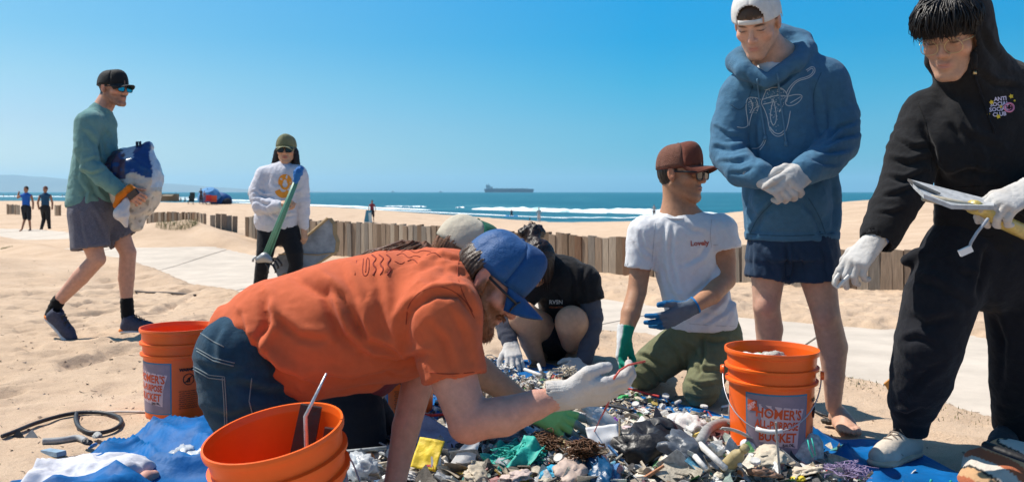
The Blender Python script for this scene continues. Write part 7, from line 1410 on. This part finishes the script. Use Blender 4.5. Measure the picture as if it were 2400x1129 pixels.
# things on the sand at the left
def onsand(px, py):
    d = np.linspace(2.6, 40, 5000); x = (px-1200)/F*d; z = CH-(py-450)/F*d; g = gzv(x, d); h = np.nonzero(z <= g)[0]
    if len(h): k = h[0]; return V3(x[k], d[k], g[k])
    return P(px, py, 5)
def sand_tube(name, pts, r, m, lab, cat, z=.01, parent=None):
    P3 = [onsand(*p)+V3(0, 0, z) for p in pts]
    for _ in range(2):
        a = [P3[0]]
        for u, v in zip(P3[:-1], P3[1:]): a += [u*.75+v*.25, u*.25+v*.75]
        P3 = a+[P3[-1]]
    return MB().tube(P3, r, 8).build(name, m, parent, smooth=True, label=lab, cat=cat)
sand_tube('black_hose', [(5, 1030), (30, 1020), (90, 995), (170, 973), (235, 972), (280, 982), (288, 1000), (260, 1018), (215, 1024), (185, 1010), (176, 990), (180, 974)], .0085, MK, 'black rubber hose looped on the sand at the left', 'hose', z=.012)
sand_tube('plastic_line', [(235, 972), (300, 970), (380, 971), (440, 976), (482, 992)], .0055, cm('cream_cord', (.58, .52, .44)), 'cream cord running from the hose loop to the tarp', 'cord')
def box_piece(px, py, sz, m, lab, cat, fw=(1, 0, 0), name='debris_piece'):
    c = onsand(px, py)+V3(0, 0, sz[2]*.4); MB().box(c, sz, frame3(fw, (0, 0, 1)), .96).build(name, m, None, label=lab, cat=cat)
box_piece(125, 1065, (.035, .12, .016), cm('blue_grey_plastic', (.22, .32, .42)), 'short blue-grey plastic bar lying on the sand near the white cloth', 'plastic', (.8, -.6, .1)); box_piece(172, 1078, (.02, .03, .012), cm('brown_chip', (.20, .15, .12)), 'small brown chip at the end of the blue-grey bar', 'wood', (.8, .3, 0))
sand_tube('grey_strip', [(100, 1040), (150, 1037), (185, 1030), (200, 1040)], .012, cm('sandy_grey_plastic', (.30, .30, .30)), 'flat grey plastic strip half buried below the hose', 'plastic'); wad('dark_scrap', 205, 1040, (.015, .012, .01), MK, 'dark scrap at the end of the grey strip', 'plastic', sd=70, h=.004); wad('grey_scrap', 228, 1022, (.03, .015, .008), MG, 'flat grey scrap inside the loop of the hose', 'plastic', sd=71, h=.004)
for px, py, lab in ((40, 1026, 'dark triangular chip under the hose end'), (72, 1026, 'grey triangular chip right of the dark one')): c = onsand(px, py); MB().add([c+V3(-.025, 0, 0), c+V3(.03, 0, 0), c+V3(.0, .01, .03), c+V3(0, .03, 0)], [(0, 1, 2), (1, 3, 2), (3, 0, 2), (0, 3, 1)]).build('plastic_chip', MG if px > 50 else MK, None, label=lab, cat='plastic')
wad('blue_scrap', 218, 1046, (.015, .012, .006), MBL, 'tiny blue scrap on the sand left of the tarp', 'plastic', sd=72, h=.004)
sand_tube('driftwood_stick', [(318, 684), (345, 687), (400, 688), (458, 694)], [.010]*5+[.012]*40 if False else .011, cm('dark_wood', (.06, .04, .03)), 'long dark driftwood stick on the sand behind the left bucket', 'stick', z=.008)
# on the right
wad('orange_chip', 2086, 905, (.02, .02, .045), cm('amber_plastic', (.50, .22, .04)), 'amber plastic chip standing in the sand beside the black trousers', 'plastic', sd=73, h=.004) if False else None
c = onsand(2088, 925); MB().add([c+V3(-.03, 0, .05), c+V3(.0, 0, .075), c+V3(.05, .0, .04), c+V3(.04, .0, -.01), c+V3(.0, 0, .0), c+V3(-.025, .02, .05), c+V3(.0, .02, .07), c+V3(.045, .02, .04), c+V3(.03, .02, 0)], [(0, 4, 3, 2, 1), (5, 6, 7, 8), (0, 1, 6, 5), (1, 2, 7, 6), (2, 3, 8, 7), (0, 5, 8, 4), (4, 8, 3)]).build('amber_shard', cm('amber_plastic', (.50, .22, .04)), None, label='amber plastic shard standing in the sand beside the black trousers', cat='plastic')
sand_tube('black_cable', [(1905, 965), (1920, 975), (1940, 982)], .006, MK, 'short black cable between the lettered bucket and the bare foot', 'cable')
wad('dark_seaweed', 1940, 990, (.03, .02, .01), cm('dark_weed', (.03, .025, .02)), 'dark weed lump beside the bare heel', 'seaweed', sd=74, h=.005, amp=.7)
# striped cloth and strap at the bottom right, on a low bundle
m_or2 = cloth('orange_brown_stripe', (.42, .12, .05)); m_cr2 = cloth('cream_stripe', (.62, .56, .48)); m_rd2 = cloth('dark_red_cloth', (.30, .015, .025)); cs = Gd(2365, 2.86)
sc_ = empty('striped_bag', cs, 'orange and cream striped cloth bag at the bottom right corner', 'bag'); S = SDF(); S.ell(cs+V3(.03, .0, .01), (.17, .13, .115)); S.ell(cs+V3(-.06, -.06, -.0), (.12, .10, .07), k=.05)
def stripe_col(V, N):
    n = noise(V*7, 3); t = (V[:, 0]*.8+V[:, 2]*1.2+n*.10)*17; st = (np.floor(t) % 3).astype(int); c = np.array([(.60, .54, .47), (.42, .12, .05), (.55, .33, .17)])[st]; k = (np.abs((t % 3)-2.9) < .12)[:, None]; return np.where(k, .03, c)
sdf_obj('striped_cloth', S, mat('striped_weave', (.5, .5, .5), .9, attr=True, weave=.001, wscale=600, bump=.003), sc_, .006, disp=lambda V, N: .014*(1-np.abs(noise(V*9, 5))*2.6)+.005*noise(V*28, 6), colf=stripe_col)
MB().tube([P(2308, 1040, 2.72), P(2340, 1052, 2.68), P(2400, 1074, 2.62), P(2450, 1090, 2.6)], .017, 10, ell=.6).build('black_strap', cm('black_strap', (.012, .012, .014)), sc_, smooth=True); wad('red_cloth', 2335, 1122, (.07, .05, .03), m_rd2, 'dark red cloth at the bottom edge in front of the striped bag', 'cloth', sd=75, h=.006); tangle('purple_fibres', 1985, 1118, 0.05, .03, .0014, 70, cm('mauve_fibre', (.26, .20, .34)), 'mauve fibres at the bottom edge on the blue tarp', 'string', 76)
MB().tube([P(2205+math.cos(a)*24, 1130+math.sin(a)*17, 2.76) for a in np.linspace(-.3, 3.6, 14)], .004, 6).build('teal_hoop', MT, None, smooth=True, label='teal plastic hoop at the bottom edge near the beige shoe', cat='ring')
# what the buckets hold
bR_ = P(1806, 812, 3.04); rc = V3(bR_[0], 3.04, .035)
for (dx, dy, z, r_, m_, lab, sd) in ((-.075, .02, .345, (.055, .05, .03), MWP, 'white film with a blue spot on the left inside the lettered bucket', 80), (.02, .03, .345, (.05, .05, .032), cm('grey_scales', (.34, .33, .30), vscale=90, var=.6), 'grey crumpled scraps on the right inside the lettered bucket', 81), (-.02, .06, .335, (.05, .05, .03), MGR, 'green wrapper at the back inside the lettered bucket', 82), (-.0, -.04, .30, (.10, .08, .05), MC, 'pale litter filling the lettered bucket', 83)):
    V, Fc = ico4(); n1 = noise(V*1.3+sd, 1); n2 = 1-np.abs(noise(V*2.2+sd, 2))*3.2; n3 = .6-np.abs(noise(V*4.5+sd, 3))*3; obj('bucket_litter', mesh_of('bucket_litter', V*(1+n1*.7+n2*.30+n3*.2)[:, None]*np.array(r_)*V3(.85, .85, .62)+rc+V3(dx*.8, dy*.8, z-.022), Fc, False), m_, None, lab, 'litter')
bF = bkF.matrix_basis.copy() if False else None
bpy.context.view_layer.update(); MF = bkF.matrix_world
def inF(x, y, z): return np.array((MF @ Vector((x, y, z)))[:])
for a, b_p, w_, lab in (((-.045, .02, .06), (.075, .075, .385), .060, 'black plastic board leaning in the nearest bucket, left of the rod'), ((.05, -.02, .10), (.125, .02, .345), .04, 'narrow black plastic strip right of the rod in the nearest bucket')):
    A_, B_ = inF(*a), inF(*b_p); u = unit(B_-A_); R = np.stack([unit(np.cross(u, V3(0, 1, .2))), np.cross(u, unit(np.cross(u, V3(0, 1, .2)))), u], 1); L_ = np.linalg.norm(B_-A_); pr = tag(bpy.data.objects.new('black_board', mesh_of('black_board', *(lambda m: (m.V, m.F))(MB().box((A_+B_)/2, (w_, .016, L_), R, .8)), False)), lab, 'plastic'); COL.objects.link(pr); pr.data.materials.append(MK)
MB().tube([inF(.03, -.02, .06), P(716, 975, 2.02), P(765, 874, 2.02)], [.006, .005, .002], 7).build('metal_spike', cm('bright_metal', (.55, .56, .58), rough=.35, metal=.6), None, smooth=True, label='thin bright metal spike sticking up from the nearest bucket', cat='rod')
tw = MB(); tw.tube([inF(-.10, .09, .12), inF(-.085, .10, .20), inF(-.10, .10, .26)], .0015, 4).tube([inF(-.088, .10, .19), inF(-.07, .105, .25)], .0013, 4).tube([inF(-.09, .10, .16), inF(-.11, .095, .22)], .0012, 4).build('dry_twig', MB_, None, label='dry twig stuck inside the left wall of the nearest bucket', cat='twig')
# held by the man in black: white blade, yellow bottle neck, small brush
J = p8.J
hb = empty('held_board', J(2230, 455, -.40), 'split white board held out flat in the hand of the man in black', 'board'); MB().add([J(2141, 432, -.42), J(2132, 420, -.30), J(2180, 444, -.28), J(2330, 470, -.34), J(2330, 482, -.44), J(2230, 480, -.46), J(2165, 455, -.46)]+[q+V3(0, 0, -.012) for q in (J(2141, 432, -.42), J(2132, 420, -.30), J(2180, 444, -.28), J(2330, 470, -.34), J(2330, 482, -.44), J(2230, 480, -.46), J(2165, 455, -.46))], [tuple(range(7)), tuple(range(7, 14))[::-1]]+[(i, 7+i, 7+(i+1) % 7, (i+1) % 7) for i in range(7)]).build('board', cm('scuffed_white', (.42, .43, .44)), hb)
MB().add([J(2128, 418, -.40), J(2150, 428, -.40), J(2205, 452, -.40), J(2150, 442, -.38)]+[q+V3(0, .004, -.006) for q in (J(2128, 418, -.40), J(2150, 428, -.40), J(2205, 452, -.40), J(2150, 442, -.38))], [(0, 1, 2, 3), (7, 6, 5, 4), (0, 4, 5, 1), (1, 5, 6, 2), (2, 6, 7, 3), (3, 7, 4, 0)]).build('sliver', MG, hb)
MB().tube([J(2165, 462, -.42), J(2300, 490, -.42)], .017, 8, ell=.7).build('tan_backing', cm('dirty_back', (.42, .37, .28)), hb, smooth=True)
b_ = MB(); b_.tube([J(2278, 484, -.42), J(2286, 486, -.41), J(2302, 492, -.39), J(2350, 520, -.36), J(2420, 552, -.34)], [.020, .0215, .018, .022, .022], 14); b_.build('amber_bottle', cm('amber_glass', (.52, .40, .12), rough=.25), None, smooth=True, label='yellow-brown bottle neck held under the white board', cat='bottle')
br_ = empty('scraper', J(2285, 560, -.46), 'small white scraper on a thin grey stem hanging from the gloved hand', 'tool'); MB().tube([J(2316, 512, -.46), J(2290, 545, -.47), J(2276, 568, -.47), J(2272, 582, -.47)], .0045, 7).build('stem', cm('grey_metal', (.34, .36, .40)), br_, smooth=True); MB().box(J(2263, 588, -.47), (.036, .012, .018), frame3((0, 1, 0), (-.45, 0, 1))).build('scraper_head', MWP, br_)
MB().tube([J(1967, 640, -.22), J(1957, 655, -.22), J(1955, 668, -.22), J(1962, 674, -.22), J(1971, 665, -.22), J(1990, 645, -.22)], .0055, 8).build('white_loop', MW, None, smooth=True, label='small bent white strip pinched in the lowered glove', cat='plastic')
# ================================================================ specks on the sand, grass
rs = random.Random(9); V_ = []; F_ = []; C_ = []; off = 0
for i in range(2600):
    px = rs.uniform(-100, 2500); d = rs.choice([rs.uniform(2.8, 6), rs.uniform(4, 12)]); x = (px-1200)/F*d
    if path_inside(np.array([x]), np.array([d]))[0] > -.05 and rs.random() < .9: continue
    s = rs.choice([.002, .003, .004, .006])*rs.uniform(.7, 1.3)*(1+.05*d); Vx, Fx = shard(rs, s*1.5) if rs.random() < .7 else stick(rs, s*2.5); Vx = np.array(Vx)@flatm(rs, .4).T+V3(x, d, gz(x, d)+s*.3); c = np.array(rs.choice([(.05, .04, .035), (.12, .085, .06), (.20, .15, .11), (.04, .035, .04)])); V_.append(Vx); F_ += [tuple(q+off for q in f) for f in Fx]; C_.append(np.tile(c, (len(Vx), 1))); off += len(Vx)
me = mesh_of('sand_specks', np.vstack(V_), F_, False); colour(me, np.vstack(C_)); obj('sand_specks', me, m_lit, None, kind='stuff')
V_ = []; F_ = []; C_ = []; off = 0
def tuft(cx, cy, rad, n, h, cols, spread=.5):
    global off
    for i in range(n):
        a = rs.uniform(0, 6.28); r = rad*math.sqrt(rs.random()); x = cx+math.cos(a)*r; y = cy+math.sin(a)*r; z = gz(x, y)-.01; l = h*rs.uniform(.5, 1.2); t = rs.uniform(0, 6.28); lean = spread*rs.random()*l; w = .0018+h*.012
        p = [V3(x, y, z), V3(x+math.cos(t)*lean*.3, y+math.sin(t)*lean*.3, z+l*.6), V3(x+math.cos(t)*lean, y+math.sin(t)*lean, z+l)]; u = V3(math.sin(t), -math.cos(t), 0)*w
        V_.extend([p[0]-u, p[0]+u, p[1]+u*.7, p[1]-u*.7, p[2]]); F_.extend([(off, off+1, off+2, off+3), (off+3, off+2, off+4)]); C_.extend([np.array(rs.choice(cols))*rs.uniform(.7, 1.3)]*5); off += 5
G1 = [(.20, .19, .07), (.14, .16, .05), (.28, .24, .12), (.10, .13, .04)]
def strip(pts, n, h, rad=.14):
    for i in range(n):
        t = rs.random()*(len(pts)-1); k = min(int(t), len(pts)-2); f = t-k; px = pts[k][0]*(1-f)+pts[k+1][0]*f; py = pts[k][1]*(1-f)+pts[k+1][1]*f; c = onsand(px, py+rs.uniform(-2, 8)); tuft(c[0], c[1], rad, 7, h*rs.uniform(.5, 1.2), G1)
strip([(1925, 880), (1990, 888), (2070, 905)], 50, .022); strip([(2190, 945), (2240, 965), (2330, 1000)], 30, .020); strip([(1400, 775), (1440, 782)], 10, .02); strip([(1725, 650), (1765, 655)], 12, .035)
me = mesh_of('verge_grass', V_, F_, False); colour(me, np.array(C_)); obj('verge_grass', me, mat('grass_blades', (.2, .2, .1), .8, attr=True), None, kind='stuff')
for nm, lab, px, py, n, h, rad in (('grass_tuft', 'dry green-yellow grass tuft on the sand mound beside the left fence', 415, 530, 600, .10, .40), ('grass_tuft', 'small green plant on the sand edge at the far left', 38, 552, 240, .07, .18), ('grass_tuft', 'tiny green plant low on the sand slope at the left edge', 12, 582, 120, .05, .12)):
    V_ = []; F_ = []; C_ = []; off = 0; c = onsand(px, py); tuft(c[0], c[1], rad, n, h, G1, .9); me = mesh_of(nm, V_, F_, False); colour(me, np.array(C_)); obj(nm, me, bpy.data.materials['grass_blades'], None, lab, 'grass')
# ---------------------------------------------------------------- sea haze
hz = MB(); hz.box((-2000, 11000, 240), (46000, 36000, 505)); hm = bpy.data.materials.new('sea_haze'); hm.use_nodes = True; hm.node_tree.nodes.clear()
_v = hm.node_tree.nodes.new('ShaderNodeVolumePrincipled'); _v.inputs['Color'].default_value = (.50, .80, 1, 1); _v.inputs['Density'].default_value = 4.5e-5; _v.inputs['Anisotropy'].default_value = .2
_o = hm.node_tree.nodes.new('ShaderNodeOutputMaterial'); hm.node_tree.links.new(_v.outputs[0], _o.inputs['Volume'])
hz.build('haze', hm, kind='stuff')
